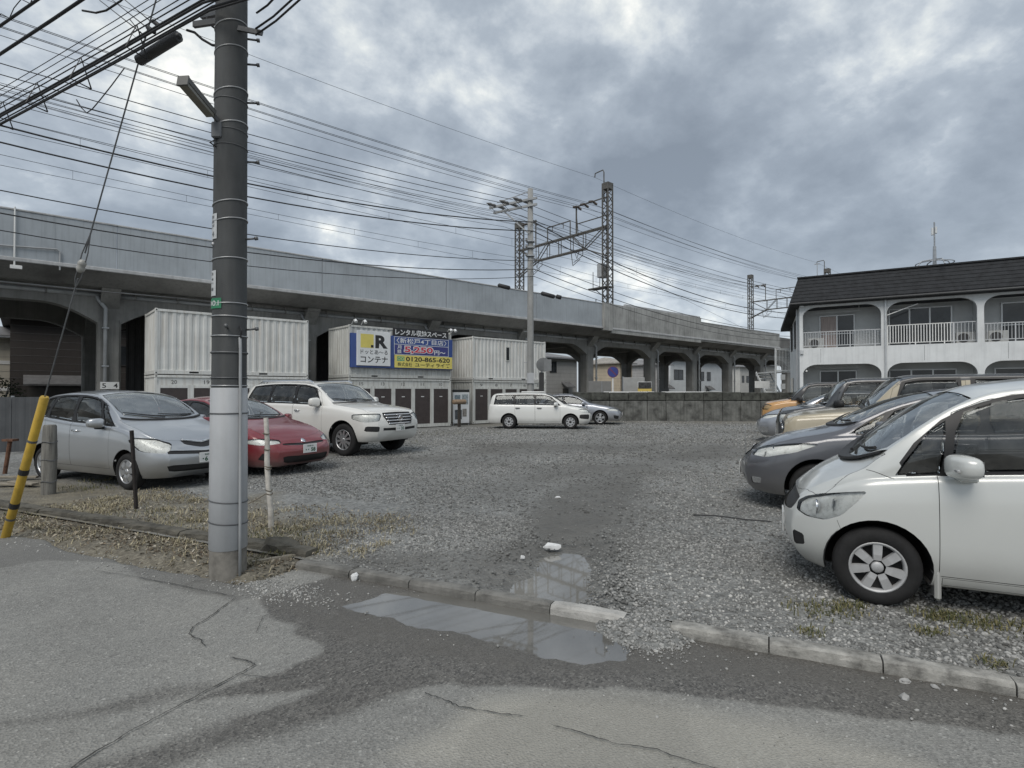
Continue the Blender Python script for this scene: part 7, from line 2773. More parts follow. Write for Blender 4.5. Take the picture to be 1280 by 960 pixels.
# thin drop wires to the upper left
for k, (x0, y0, x1, y1) in enumerate(((120, -4, 176, 40), (134, -6, 184, 34), (150, -6, 186, 24))):
    wire('drop_wire', [pxd(x0, y0, 7.5), pxd(x1, y1, 5.5)], .006, 'thin drop wire coming down to the splice casing from the upper left', 'drop wires above the splice casing')
for k, (xa, ya, xb, yb) in enumerate(((318, 12, 352, -20), (317, 32, 372, -14), (317, 40, 380, -12))):
    wire('drop_wire', [pxd(xa, ya, 4.85), pxd(xa * .6 + xb * .4, ya * .6 + yb * .4 + 3, 4.7), pxd(xb, yb, 4.5)], .009, 'dark drop wire leaving the near pole to the upper right', 'drop wires to the right of the near pole')

# guy wire with yellow guard
GB, GT = Vector((-5.65, 6.26, -.08)), Vector((-2.55, 4.99, 7.5))
gw = empty('guy_wire', GB, 0, 'slanting guy wire with porcelain insulator and yellow guard at its foot', 'guy wire')
dg = GT - GB
at = lambda t: dg * t
MB().tube([at(.0), at(.372)], .007, 6).build('lower_strand', M_DBAND, gw)
MB().tube([at(.405), at(1.0)], .007, 6).build('upper_strand', M_DBAND, gw)
gi = at(.388)
MI = Matrix.Translation(gi) @ dg.to_track_quat('Z', 'Y').to_matrix().to_4x4()
MB().lathe([(.001, -.07), (.024, -.066), (.038, -.04), (.04, -.016), (.032, 0), (.04, .016), (.038, .04), (.024, .066), (.001, .07)], 14, MI).build('insulator', surf('pale porcelain', (.33, .33, .31), .3), gw, smooth=True)
MB().tube([at(.36), at(.372) + Vector((.03, 0, 0)), at(.405) + Vector((.03, 0, 0)), at(.43)], .006, 5).build('wire_loop', M_DBAND, gw)
MB().tube([at(.36), at(.372) - Vector((.03, 0, 0)), at(.405) - Vector((.03, 0, 0)), at(.43)], .006, 5).build('wire_loop', M_DBAND, gw)
gg = MB().tube([at(.0), at(.002), at(.208), at(.21)], [.034, .043, .042, .034], 14).build('guard', surf('yellow guard', (.50, .33, .045), .5, var=.16, scale=7, streak=.4, stain=(.25, .17, .05)), gw, angle=40)
for t in (.048, .098):
    MB().tube([at(t), at(t + .0075)], .047, 14).build('black_band', BLACK(), gg)
for t in (.03, .145):
    MB().tube([at(t), at(t + .003)], .0445, 14).build('clip', M_DBAND, gg)

# ------------------------------------------------------------------ grey power pole and its lines
Q0 = Vector((.89, 27.0, lot_z(.89, 27.0)))
M_POLE2 = surf('pale pole concrete', (.27, .275, .27), .85, var=.12, scale=2, streak=.3)
p2 = empty('power_pole', Q0, 0, 'slim grey power pole with crossarms in front of the right container stack', 'power pole')
zt2 = 1.57 + (489 - 235) * 27 / 700 - Q0.z
MB().lathe([(.17, -.1), (.155, 4), (.13, zt2), (.001, zt2)], 20).build('shaft', M_POLE2, p2, smooth=True)
an_ = Vector((-.86, .5, 0))
for k, (z, ln_) in enumerate(((zt2 - .55, 2.35), (zt2 - .85, 2.1))):
    MB().beam(an_ * -.35 + Vector((0, -.16, z)), an_ * ln_ + Vector((0, -.16, z - .04)), .09, .1).build('crossarm', M_PIPE, p2)
MB().beam(an_ * .1 + Vector((0, -.16, zt2 - 2.2)), an_ * 1.5 + Vector((0, -.16, zt2 - .9)), .05, .06).build('arm_brace', M_PIPE, p2)
MB().beam(an_ * .05 + Vector((0, 0, zt2 - .12)), an_ * 1.9 + Vector((0, 0, zt2 + .2)) - Vector((0, 0, .55)), .03, .03).build('arm_stay', M_PIPE, p2)
for k in range(6):
    f = .45 + (k % 3) * .75
    sgn = -1 if k < 3 else 1
    c0_ = an_ * f + Vector((0, -.16, zt2 - .55))
    dr = VD * sgn
    i_ = MB()
    i_.tube([c0_, c0_ + dr * .12, c0_ + dr * .25, c0_ + dr * .38, c0_ + dr * .62], [.02, .075, .05, .08, .02], 8)
    i_.build('insulator', surf('grey porcelain', (.16, .16, .16), .35), p2, smooth=True)
    if k < 3:
        MB().tube([c0_ - VD * .6, c0_ + Vector((0, 0, -.35)), c0_ + VD * .6], .012, 5).build('jumper', DARKW(), p2)
for z in (zt2 - 2.6, zt2 - 2.9, zt2 - 3.3):
    MB().box(-.20, .2, -.22, .12, z, z + .05).build('pole_clamp', STEEL(), p2)
    MB().lathe([(.05, 0), (.06, .05), (.04, .1), (.05, .14)], 10, Matrix.Translation((-.2, -.2, z))).build('low_insulator', surf('grey porcelain', (.16, .16, .16), .35), p2)
MB().box(-.17, .17, -.2, -.14, 2.0, 2.5).build('pole_sheet', M_SLEEVE, p2)
for k in range(10):
    s = 1 if k % 2 else -1
    MB().tube([(s * .12, 0, 3 + k * .75), (s * .32, 0, 3.01 + k * .75)], .012, 5).build('step_bolt', STEEL(), p2)
gz = lambda z: z


def line(vo, z, sag, r, label, group, sag2=None):
    P = Vector((Q0.x, Q0.y, z)) + an_ * vo
    pts = sagging(P - VD * 31, P, sag, 24)[:-1] + sagging(P, P + VD * 42, sag2 if sag2 is not None else sag * 1.5, 24)
    wire('power_line', pts, r, label, group, cat='power line')


L1 = 'black power line strung at the top crossarm of the grey pole, running left across the sky'
for vo, r in ((.45, .014), (1.2, .014), (1.95, .014)):
    line(vo, zt2 + Q0.z - .55, .52, r, {.45: 'highest', 1.2: 'middle', 1.95: 'lowest'}[vo] + ' of three power lines from the top crossarm of the grey pole', 'top power lines on the grey pole')
L2 = 'thin power line just below the top crossarm lines'
for vo, z in ((.5, 10.15), (.8, 9.95), (1.3, 10.35), (1.5, 9.75)):
    line(vo, z, .55, .009, {10.35: 'highest', 10.15: 'second highest', 9.95: 'third highest', 9.75: 'lowest'}[z] + ' of four thin lines below the grey pole crossarm', 'thin lines under the crossarm')
L3 = 'heavy dark cable at mid height running left from the grey pole'
for vo, z, r in ((-.2, 9.72, .026), (-.15, 9.3, .024)):
    line(vo, z, 1.35, r, {9.72: 'upper', 9.3: 'lower'}[z] + ' of two heavy dark cables at mid height on the grey pole', 'heavy mid height cables')
L4 = 'low cable crossing in front of the viaduct parapet'
for vo, z, r, sg_ in ((-.2, 7.85, .016, 1.15), (-.2, 7.45, .019, 1.35), (-.2, 7.1, .014, 1.45)):
    line(vo, z, sg_, r, {7.85: 'highest', 7.45: 'middle', 7.1: 'lowest'}[z] + ' of three low cables crossing before the viaduct parapet', 'low cables before the parapet', 1.6)
# cable sleeves beside the grey pole
for k, (x0, y0, x1, y1) in enumerate(((622, 356, 638, 360), (676, 366, 694, 371), (695, 370, 702, 372))):
    a, b_ = pxd(x0, y0, 26.8), pxd(x1, y1, 26.8)
    o = MB().tube([a, a.lerp(b_, .08), a.lerp(b_, .92), b_], [.03, .1, .1, .03], 10).build('cable_sleeve', DARKW(), None, smooth=True)
    tag(o, ('black cable sleeve on the low line just left of the grey pole', 'longer black cable sleeve just right of the grey pole', 'short black cable sleeve furthest right of the grey pole')[k], 'cable sleeve')
wire('stay_wire', [Vector((.95, 26.9, 9.6)), pxd(960, 425, 60)], .010, 'thin wire slanting down to the right from the grey pole', None)
wire('viaduct_wire', [pxd(-20, 352, 20.0), pxd(270, 377, 24.5), pxd(420, 392, 28.5), pxd(560, 402, 33)], .012, 'thin wire strung under the viaduct edge at the left', None)

# railway wires between the gantries
def rail_wire(v, z, r, sag, label, group, s0=-10.8, s1=125.7, drops=None, z2=None):
    pts = []
    for a in (s0, 34.7, 80.2):
        b__ = a + 45.5
        seg = sagging(vp(a, v, z), vp(b__, v, z), sag, 18)
        pts += seg[:-1]
    pts.append(vp(s1, v, z))
    return wire('railway_wire', pts, r, label, group, cat='railway wire')


R1 = 'thin feeder wire high above the viaduct, carried by the gantry arms'
for v, z in ((29.7, 16.75), (30.6, 16.75), (31.4, 16.75), (28.3, 16.0), (27.9, 15.4)):
    rail_wire(v, z, .014, .55, {29.7: 'nearest of three feeder wires on the gantry top arm', 30.6: 'middle of three feeder wires on the gantry top arm', 31.4: 'farthest of three feeder wires on the gantry top arm', 28.3: 'upper of two wires beside the near gantry mast', 27.9: 'lower of two wires beside the near gantry mast'}[v], 'railway feeder wires')
rail_wire(29.5, 18.85, .010, .5, 'single thin earth wire, the highest line over the railway', None)
R2 = 'feeder wire over the far track behind the grey pole'
for v, z in ((36.7, 16.7), (37.6, 16.7), (34.3, 15.45), (33.0, 15.45)):
    rail_wire(v, z, .013, .6, {36.7: 'nearer high feeder wire by the far gantry mast', 37.6: 'farther high feeder wire by the far gantry mast', 34.3: 'farther of two wires under the gantry portal frame', 33.0: 'nearer of two wires under the gantry portal frame'}[v], 'far track feeder wires')
R3 = 'overhead contact line with short droppers above the viaduct tracks'
for v in (31.0, 35.8):
    for s0 in (-10.8, 34.7, 80.2):
        up = sagging(vp(s0, v, 13.15), vp(s0 + 45.5, v, 13.15), .55, 18)
        ct = sagging(vp(s0, v, 12.3), vp(s0 + 45.5, v, 12.3), .04, 18)
        mb_ = MB()
        mb_.tube(up, .013, 5)
        cat_ = mb_.build('contact_line', DARKW(), None, smooth=True, fix=False)
        tag(cat_, {31.0: 'near', 35.8: 'far'}[v] + ' track contact line with droppers, ' + {-10.8: 'span left of the near gantry', 34.7: 'span between the two gantries', 80.2: 'span beyond the far gantry'}[s0], 'contact line', 'contact lines over the tracks')
        MB().tube(ct, .012, 5).build('contact_wire', DARKW(), cat_, smooth=True, fix=False)
        for k in range(1, 18, 2):
            MB().tube([up[k], ct[k]], .008, 4).build('dropper', DARKW(), cat_, fix=False)

# ------------------------------------------------------------------ posts and stakes by the bank
M_WOOD = surf('grey weathered timber', (.17, .165, .15), .95, var=.35, scale=4, stretch=(6, 6, .5), bump=.6, bscale=40)
p = pxg(62, 617, 0)
po = empty('wooden_post', (p.x, p.y, -.03), .3, 'old grey wooden post beside the silver minivan', 'post')
vs_ = MB()
prof = [(.092, 0), (.09, .3), (.094, .62), (.088, .9), (.087, 1.06), (.075, 1.085), (.001, 1.09)]
vs_.lathe(prof, 14)
for v in vs_.v:
    v.x *= 1 + .08 * sin(v.z * 3)
    v.y += .02 * v.z
vs_.build('timber', M_WOOD, po, smooth=False, angle=50)
for z in (.22, .55, .82):
    pts = [(.098 * cos(2 * pi * k / 20), .098 * sin(2 * pi * k / 20) + .02 * z, z + .012 * sin(k)) for k in range(21)]
    MB().tube(pts, .006, 4, cap=False).build('wire_wrap', M_DBAND, po)
p, q_ = pxg(172, 636, 0), pxd(165, 538, 7.4)
o = MB().beam(p + Vector((0, 0, -.05)), q_, .035, .035).build('steel_stake', surf('dark rusty steel', (.035, .03, .028), .8, .3, var=.4, scale=12), None)
tag(o, 'thin dark steel stake in front of the silver minivan headlamp', 'stake')
p, q_ = pxg(340, 662, 0), pxd(332, 520, 6.4)
st_ = empty('white_stake', (p.x, p.y, -.02), 0, 'peeling white stake tied with twine in front of the red hatchback', 'stake')
dv = q_ - p
bent = [dv * f + Vector((.008 * sin(f * 9), .006 * cos(f * 7), 0)) for f in (0, .2, .4, .6, .8, 1.0)]
MB().tube(bent, [.03, .03, .029, .03, .028, .026], 9).build('stake', surf('peeling white paint', (.50, .48, .44), .8, var=.3, scale=9, streak=.6, stain=(.16, .13, .10), bump=.4, bscale=50), st_, angle=60)
for f in (.33, .36, .55, .57, .72, .86):
    c_ = dv * f
    MB().tube([c_ + Vector((.033 * cos(2 * pi * k / 12), .033 * sin(2 * pi * k / 12), .006 * sin(2 * pi * k / 6))) for k in range(13)], .007, 4, cap=False).build('twine', surf('twine', (.16, .14, .11), .9, var=.3), st_)
MB().tube([dv * .35, dv * .33 + Vector((-.12, .0, -.05)), dv * .3 + Vector((-.28, -.02, -.09))], .005, 4).build('loose_twine', surf('twine', (.16, .14, .11), .9, var=.3), st_)
p = pxg(10, 592, 0)
ru = empty('rusty_stake', (p.x, p.y, 0), 0, 'short rusty stake with a flat head at the left edge behind the yellow guard', 'stake')
M_RUST = surf('rusty iron', (.13, .065, .04), .9, var=.4, scale=10)
MB().tube([(-.05, 0, -.05), (.05, 0, .62)], .035, 8).build('bar', M_RUST, ru)
MB().box(-.05, .16, -.07, .07, .62, .66).build('head', M_RUST, ru)
# broken planks and concrete lumps on the bank
for k, (x, y, ln_, a, lab) in enumerate(((8, 606, .8, .1, 'longest grey plank lying at the left edge below the rusty stake'), (22, 598, .6, .35, 'grey plank lying askew behind the yellow guard'), (30, 606, .5, -.2, 'short plank end right of the yellow guard'))):
    p = pxg(x, y, .03)
    pl = MB().box(-ln_ / 2, ln_ / 2, -.06, .06, 0, .035, .006, Matrix.Translation(p + Vector((0, 0, .01 * k))) @ Matrix.Rotation(a, 4, 'Z') @ Matrix.Rotation(.05, 4, 'Y')).build('plank', surf('pale dry plank', (.26, .235, .19), .9, var=.25, scale=5, stretch=(1, 8, 8)), None)
    tag(pl, lab, 'plank')


def lump(name, px, py, z, sx, sy, sz, mt, label, cat, seed=1, rz=0.0):
    r = random.Random(seed)
    bm = bmesh.new()
    bmesh.ops.create_icosphere(bm, subdivisions=2, radius=1)
    for v in bm.verts:
        v.co *= 1 + r.uniform(-.22, .18)
        v.co = Vector((v.co.x * sx, v.co.y * sy, max(v.co.z, -.4) * sz))
    p = pxg(px, py, z)
    bmesh.ops.transform(bm, matrix=Matrix.Translation(p + Vector((0, 0, sz * .3))) @ Matrix.Rotation(rz, 4, 'Z'), verts=bm.verts)
    me = bpy.data.meshes.new(name)
    bm.to_mesh(me)
    bm.free()
    me.materials.append(mt)
    o = bpy.data.objects.new(name, me)
    COL.objects.link(o)
    tag(o, label, cat)
    return o


M_LITTER = surf('white litter', (.66, .67, .67), .6, var=.1, scale=20)
lump('plastic_litter', 690, 685, 0, .085, .04, .045, M_LITTER, 'crumpled white plastic litter at the back edge of the lot puddle', 'litter', 3)
lump('paper_litter', 444, 724, ROADZ, .036, .03, .05, M_LITTER, 'small white scrap of paper beside the kerb left of the road puddle', 'litter', 4, .8)
lump('paper_litter', 653, 697, 0, .022, .02, .022, M_LITTER, 'tiny white scrap on the mud left of the lot puddle', 'litter', 5)
lump('paper_litter', 697, 622, 0, .045, .03, .02, M_LITTER, 'flat white scrap on the gravel further back', 'litter', 6)
lump('concrete_block', 350, 690, -.03, .24, .12, .12, M_KERB2, 'mossy broken lump of concrete right of the utility pole foot', 'concrete lump', 8, -.4)
pcn = pxg(352, 703, -.05)
o = MB().beam(pcn + Vector((-.22, -.10, .03)), pcn + Vector((.16, .10, .05)), .045, .04).build('broken_stick', surf('pale dry plank', (.26, .235, .19), .9, var=.25), None)
tag(o, 'pale broken stick on the ground right of the utility pole foot', 'stick')

a, b_ = pxg(866, 643, .02), pxg(962, 651, .02)
o = MB().tube([a, a.lerp(b_, .3) + Vector((0, .02, .01)), a.lerp(b_, .7) + Vector((0, -.02, .0)), b_], .009, 5).build('dark_stick', DARKW(), None)
tag(o, 'thin dark stick lying on the gravel in front of the grey hatchback', 'stick')

# ------------------------------------------------------------------ loose stones (one mesh; nobody could count them)
def tmpl(kind):
    bm = bmesh.new()
    if kind == 'oct':
        v = [bm.verts.new(p) for p in ((1, 0, 0), (-1, 0, 0), (0, 1, 0), (0, -1, 0), (0, 0, 1), (0, 0, -.6))]
        for a, b_, c_ in ((0, 2, 4), (2, 1, 4), (1, 3, 4), (3, 0, 4), (2, 0, 5), (1, 2, 5), (3, 1, 5), (0, 3, 5)):
            bm.faces.new((v[a], v[b_], v[c_]))
    else:
        bmesh.ops.create_icosphere(bm, subdivisions=1, radius=1)
    V = np.array([v.co[:] for v in bm.verts])
    bm.verts.index_update()
    Fc_ = np.array([[v.index for v in f.verts] for f in bm.faces])
    bm.free()
    return V, Fc_


def stones(name, X, Y, Z, size, kind, mat_, label=None, cols=None, flat=.62, parent=None):
    V, Ft = tmpl(kind)
    n = len(X)
    rng = np.random.default_rng(len(X))
    jit = 1 + rng.uniform(-.33, .3, (n, len(V), 3))
    P = V[None] * jit
    sc = np.stack([size * rng.uniform(.75, 1.35, n), size * rng.uniform(.6, 1.0, n), size * rng.uniform(.45, .85, n) * flat / .62], -1)
    P = P * sc[:, None]
    # random turn about z and a tilt about x
    a, t_ = rng.uniform(0, 2 * pi, n), rng.normal(0, .35, n)
    y_, z_ = P[..., 1].copy(), P[..., 2].copy()
    P[..., 1] = y_ * np.cos(t_)[:, None] - z_ * np.sin(t_)[:, None]
    P[..., 2] = y_ * np.sin(t_)[:, None] + z_ * np.cos(t_)[:, None]
    x_, y_ = P[..., 0].copy(), P[..., 1].copy()
    P[..., 0] = x_ * np.cos(a)[:, None] - y_ * np.sin(a)[:, None]
    P[..., 1] = x_ * np.sin(a)[:, None] + y_ * np.cos(a)[:, None]
    P += np.stack([X, Y, Z], -1)[:, None]
    nv, nf = len(V), len(Ft)
    co = P.reshape(-1, 3)
    fi = (Ft[None] + (np.arange(n) * nv)[:, None, None]).reshape(-1)
    me = bpy.data.meshes.new(name)
    me.vertices.add(len(co))
    me.vertices.foreach_set('co', co.astype(np.float32).ravel())
    me.loops.add(len(fi))
    me.loops.foreach_set('vertex_index', fi.astype(np.int32))
    me.polygons.add(n * nf)
    me.polygons.foreach_set('loop_start', np.arange(0, len(fi), 3, dtype=np.int32))
    me.update(calc_edges=True)
    at_ = me.attributes.new('tone', 'FLOAT', 'FACE')
    tone = rng.uniform(0, 1, n) if cols is None else cols
    at_.data.foreach_set('value', np.repeat(tone, nf).astype(np.float32))
    me.materials.append(mat_)
    o = bpy.data.objects.new(name, me)
    COL.objects.link(o)
    return o


m, t, b, out = new_mat('loose crushed stone')
c = nn(t, 'ShaderNodeTexCoord')
n_ = nn(t, 'ShaderNodeTexNoise', ins={'Scale': 60.0, 'Detail': 4.0})
ln(t, c.outputs['Object'], n_.inputs['Vector'])
tr_ = ramp(t, attr(t, 'tone'), [(0, (.10, .10, .096)), (.25, (.17, .172, .165)), (.55, (.265, .267, .258)), (.8, (.35, .35, .335)), (.94, (.42, .416, .40)), (1, (.52, .515, .49))])
mu = nn(t, 'ShaderNodeMix', data_type='RGBA', blend_type='MULTIPLY')
mu.inputs['Factor'].default_value = .6
ln(t, tr_.outputs[0], mu.inputs['A'])
ln(t, ramp(t, n_.outputs['Fac'], [(.3, (.6, .6, .6)), (.7, (1.25, 1.25, 1.25))]).outputs[0], mu.inputs['B'])
ln(t, mu.outputs['Result'], b.inputs['Base Color'])
b.inputs['Roughness'].default_value = .85
M_STONE = m
rng = np.random.default_rng(11)


def scatter(n, e0, e1, g0, g1, gpow=1.0):
    e = rng.uniform(e0, e1, n)
    g = g0 + (g1 - g0) * rng.uniform(0, 1, n) ** gpow
    return e, g


def lot_mask(e, g):
    """probability that loose stone lies here"""
    k = np.ones(e.shape)
    we_, wg_ = e + .12 * vnoise(e * 2, g * 2, 21), g + .12 * vnoise(e * 2, g * 2, 22)
    k *= 1 - .86 * np.clip(poly_field(we_, wg_, mud1, .45) * (.9 + .4 * vnoise(e * 2, g * 2, 23)), 0, 1)
    k *= 1 - .6 * poly_field(we_, wg_, mud2, .3)
    k *= 1 - .75 * poly_field(we_, wg_, mud3, .8)
    k *= 1 - .6 * poly_field(we_, wg_, mud4, 1.2)
    k *= 1 - .93 * poly_field(we_, wg_, mud_dark, .08)
    k *= 1 - poly_field(e, g, pud_lot, .06)
    k *= 1 - .85 * np.maximum(poly_field(we_, wg_, soil1, .4), poly_field(we_, wg_, soil2, .3))
    k *= np.clip(.75 + .55 * vnoise(e * .7, g * 1.1, 41, 4), .12, 1)
    return k


def lot_height(e, g):
    return .012 * vnoise(e * .9, g * .9, 26) + .010 * vnoise(e * 5, g * 5, 27) * 1.1


allX, allY, allZ, allS = [], [], [], []
for (n, e0, e1, g0, g1, s0, s1) in ((64000, -4.4, 5.6, 3.97, 6.4, .0075, .021), (56000, -9.5, 7.5, 6.4, 11, .011, .026), (44000, -14, 10.0, 11, 20, .018, .036), (16000, -14, 12, 20, 30, .024, .045)):
    e, g = scatter(n, e0, e1, g0, g1)
    if g0 < 4:   # more stones towards the kerb at the right, where they are heaped
        pass
    keep = rng.uniform(0, 1, n) < lot_mask(e, g)
    e, g = e[keep], g[keep]
    x, y = e * EX.x + g * GX.x, e * EX.y + g * GX.y
    px_ = 640 + x / y * 700
    keep = (px_ > -260) & (px_ < 1560)
    e, g, x, y = e[keep], g[keep], x[keep], y[keep]
    v_ = np.clip(((x * VN.x + y * VN.y) - 18.5) / 5.5, 0, 1)
    z = lot_height(e, g) * np.clip(.3 + .7 * (g - 3.95) / .5, .3, 1) - .4 * v_ * v_ * (3 - 2 * v_) + BUMP(x, y)
    sz = s0 + (s1 - s0) * rng.uniform(0, 1, len(x)) ** 2.2
    if g0 < 4:
        sz *= np.clip(.85 + .5 * np.clip((e - .6) / 1.2, 0, 1), .8, 1.35)
    allX.append(x); allY.append(y); allZ.append(z + sz * .12); allS.append(sz)
near_n = len(allX[0])
def tone_of(x, y):
    e, g = x * EX.x + y * EX.y, x * GX.x + y * GX.y
    dirt = np.clip(poly_field(e, g, mud1, .8) + poly_field(e, g, mud2, .5) + poly_field(e, g, mud3, 1.2) + poly_field(e, g, mud4, 1.5), 0, 1)
    return np.clip(rng.uniform(0, 1, len(x)) * (1 - .45 * dirt) + .16 * vnoise(e * .8, g * 1.3, 61, 3) - .04, 0, 1)


o = stones('gravel', allX[0], allY[0], allZ[0], allS[0], 'ico', M_STONE, cols=tone_of(allX[0], allY[0]))
tag(o, 'grey crushed stone gravel spread over the near part of the parking lot', 'gravel', kind='stuff')
o = stones('gravel', np.concatenate(allX[1:]), np.concatenate(allY[1:]), np.concatenate(allZ[1:]), np.concatenate(allS[1:]), 'oct', M_STONE, cols=tone_of(np.concatenate(allX[1:]), np.concatenate(allY[1:])))
tag(o, 'grey crushed stone gravel spread over the far part of the parking lot', 'gravel', kind='stuff')
# spill over the kerb gap and stray stones on the road
e, g = [], []
n = 700
a_ = rng.normal(0, 1, (n, 2))
e.append(-.74 + a_[:, 0] * .17); g.append(3.70 + a_[:, 1] * .11)
cen = np.array(to_eg(pxg(345, 735, ROADZ)))
a_ = rng.normal(0, 1, (1100, 2))
e.append(cen[0] + a_[:, 0] * .33 - a_[:, 1] * .1); g.append(cen[1] + a_[:, 1] * .12)
e.append(rng.uniform(-5, 3.2, 260)); g.append(3.86 - rng.exponential(.45, 260))
e.append(rng.uniform(-8, -3.4, 500)); g.append(3.3 + rng.normal(0, .12, 500))
e.append(rng.uniform(.9, 3.4, 90)); g.append(3.82 - rng.exponential(.16, 90))
e, g = np.concatenate(e), np.concatenate(g)
k = (g < 3.845) & (g > 1.0) & ~((poly_field(e, g, pud_road, .02) > .3) & (rng.uniform(0, 1, len(e)) < .9))
e, g = e[k], g[k]
sz = .003 + .010 * rng.uniform(0, 1, len(e)) ** 2.0
o = stones('road_grit', e * EX.x + g * GX.x, e * EX.y + g * GX.y, ROADZ + .012 * np.clip((3.9 - g) / 2, 0, 1) + sz * .3, sz, 'ico', M_STONE, cols=.4 + .6 * rng.uniform(0, 1, len(e)))
_he = o
n = 1500
e, g = rng.uniform(-1.1, -.42, n), rng.uniform(3.5, 4.3, n)
hz_ = heap_z(e, g)
k = hz_ > np.where(g > 3.9, -.005, ROADZ - .004)
e, g, hz_ = e[k], g[k], hz_[k]
sz = rng.uniform(.006, .018, len(e))
o = stones('gravel', e * EX.x + g * GX.x, e * EX.y + g * GX.y, hz_ + sz * .2, sz, 'ico', M_STONE, cols=.15 + .75 * rng.uniform(0, 1, len(e)))
tag(o, 'pale gravel spilling through the gap in the kerb onto the road', 'gravel', kind='stuff')
o = _he
tag(o, 'grit and loose chips scattered on the road along the kerb', 'grit', kind='stuff')
for k, (px_, py_, s_) in enumerate(((1128, 850, .03), (1127, 870, .033), (1165, 857, .022), (1237, 860, .030), (1246, 863, .02), (1212, 847, .022), (1128, 847, .012))):
    lump('loose_stone', px_, py_, ROADZ, s_, s_ * .7, s_ * .55, surf('single stone', (.33, .33, .32), .85, var=.2, scale=20), ('pale stone on the road, leftmost of the pair below the second right kerb joint', 'larger pale stone standing apart from the kerb on the wet road', 'flat pale stone lying close beneath the right kerb joint', 'large pale stone among the three at the right kerb end', 'small pale stone touching the big one at the right', 'pale flat stone nearest the kerb at the right', 'tiny pale chip above the leftmost stone')[k], 'stone', 20 + k, k)['group'] = 'loose stones on the road by the right kerb'

# ------------------------------------------------------------------ dry grass, weeds and dead leaves
def blades(name, pts, h0, h1, mat_, lean=.5, w=.004):
    n = len(pts)
    rng2 = np.random.default_rng(n)
    P = np.array(pts)
    a = rng2.uniform(0, 2 * pi, n)
    h = rng2.uniform(h0, h1, n)
    l_ = rng2.uniform(.1, lean, n) * h * 2
    dx, dy = np.cos(a), np.sin(a)
    w_ = w * rng2.uniform(.7, 1.5, n)
    v0 = P + np.stack([-dy * w_, dx * w_, 0 * a], -1)
    v1 = P + np.stack([dy * w_, -dx * w_, 0 * a], -1)
    m_ = P + np.stack([dx * l_ * .35, dy * l_ * .35, h * .6], -1)
    v2, v3 = m_ + np.stack([dy * w_ * .8, -dx * w_ * .8, 0 * a], -1), m_ + np.stack([-dy * w_ * .8, dx * w_ * .8, 0 * a], -1)
    v4 = P + np.stack([dx * l_, dy * l_, h * np.clip(1 - l_ / (h * 2.2), .3, 1)], -1)
    co = np.stack([v0, v1, v2, v3, v4], 1).reshape(-1, 3)
    base_ = (np.arange(n) * 5)[:, None]
    fs_ = [tuple(r) for r in (base_ + np.array([0, 1, 2, 3])).tolist()] + [tuple(r) for r in (base_ + np.array([3, 2, 4])).tolist()]
    me = bpy.data.meshes.new(name)
    me.from_pydata(co.tolist(), [], fs_)
    at_ = me.attributes.new('tone', 'FLOAT', 'POINT')
    at_.data.foreach_set('value', np.repeat(rng2.uniform(0, 1, n), 5).astype(np.float32))
    me.materials.append(mat_)
    o = bpy.data.objects.new(name, me)
    COL.objects.link(o)
    return o


def blade_mat(name, stops):
    m, t, b, out = new_mat(name)
    ln(t, ramp(t, attr(t, 'tone'), stops).outputs[0], b.inputs['Base Color'])
    b.inputs['Roughness'].default_value = .8
    return m


M_DRY = blade_mat('dry grass', [(0, (.11, .095, .06)), (.4, (.25, .22, .14)), (.75, (.40, .355, .235)), (1, (.50, .455, .335))])
M_WEED = blade_mat('dull weed', [(0, (.05, .06, .022)), (.4, (.10, .105, .04)), (.7, (.17, .155, .065)), (1, (.26, .225, .12))])
pts = []
for _ in range(80):
    e = rng.uniform(-8.8, -3.6)
    g = rng.uniform(4.12, 5.6) if rng.uniform() < .75 else rng.uniform(3.5, 3.98)
    k = int(rng.uniform(30, 130))
    dd = rng.normal(0, 1, (k, 2)) * rng.uniform(.06, .22)
    for q_ in dd:
        ee, g2 = e + q_[0], g + q_[1]
        if 3.98 < g2 < 4.1: continue
        P = from_eg(ee, g2, .0 if g2 > 4 else float(soil_z(np.array(ee), np.array(g2))) - .005)
        pts.append((P.x, P.y, P.z))
o = blades('dry_grass', pts, .02, .085, M_DRY, .95, .0035)
tag(o, 'straw coloured dry grass on the bank left of and behind the utility pole', 'grass', kind='stuff')
pts = []
for (px_, py_, r_, n_2, z) in ((110, 610, .35, 260, 0), (128, 600, .2, 120, 0), (190, 640, .5, 220, 0), (250, 652, .3, 150, 0), (345, 668, .3, 300, 0), (365, 690, .14, 200, 0), (300, 700, .16, 120, -.05), (180, 655, .25, 120, -.05), (40, 640, .3, 140, -.02),
                              (1030, 762, .16, 330, 0), (1062, 757, .08, 120, 0), (1010, 790, .06, 70, 0), (1172, 770, .10, 200, 0), (1215, 778, .13, 260, 0), (1160, 790, .06, 80, 0), (1275, 786, .12, 140, 0), (1240, 830, .05, 60, 0), (500, 553, .8, 200, 0), (560, 545, 1.0, 300, -.1), (600, 545, .8, 200, -.1)):
    c_ = pxg(px_, py_, z)
    dd = rng.normal(0, 1, (n_2, 2)) * r_
    for q_ in dd:
        if abs(q_[0]) > 2 * r_: continue
        x_, y_ = c_.x + q_[0], c_.y + q_[1] * .6
        ee, g2 = to_eg((x_, y_))
        if ee > -4 and g2 < 3.99: continue
        pts.append((x_, y_, z if py_ > 600 else lot_z(x_, y_)))
o = blades('weeds', pts, .012, .07, M_WEED, .8, .0035)
tag(o, 'low olive weeds in tufts on the bank and under the white minicar', 'weeds', kind='stuff')
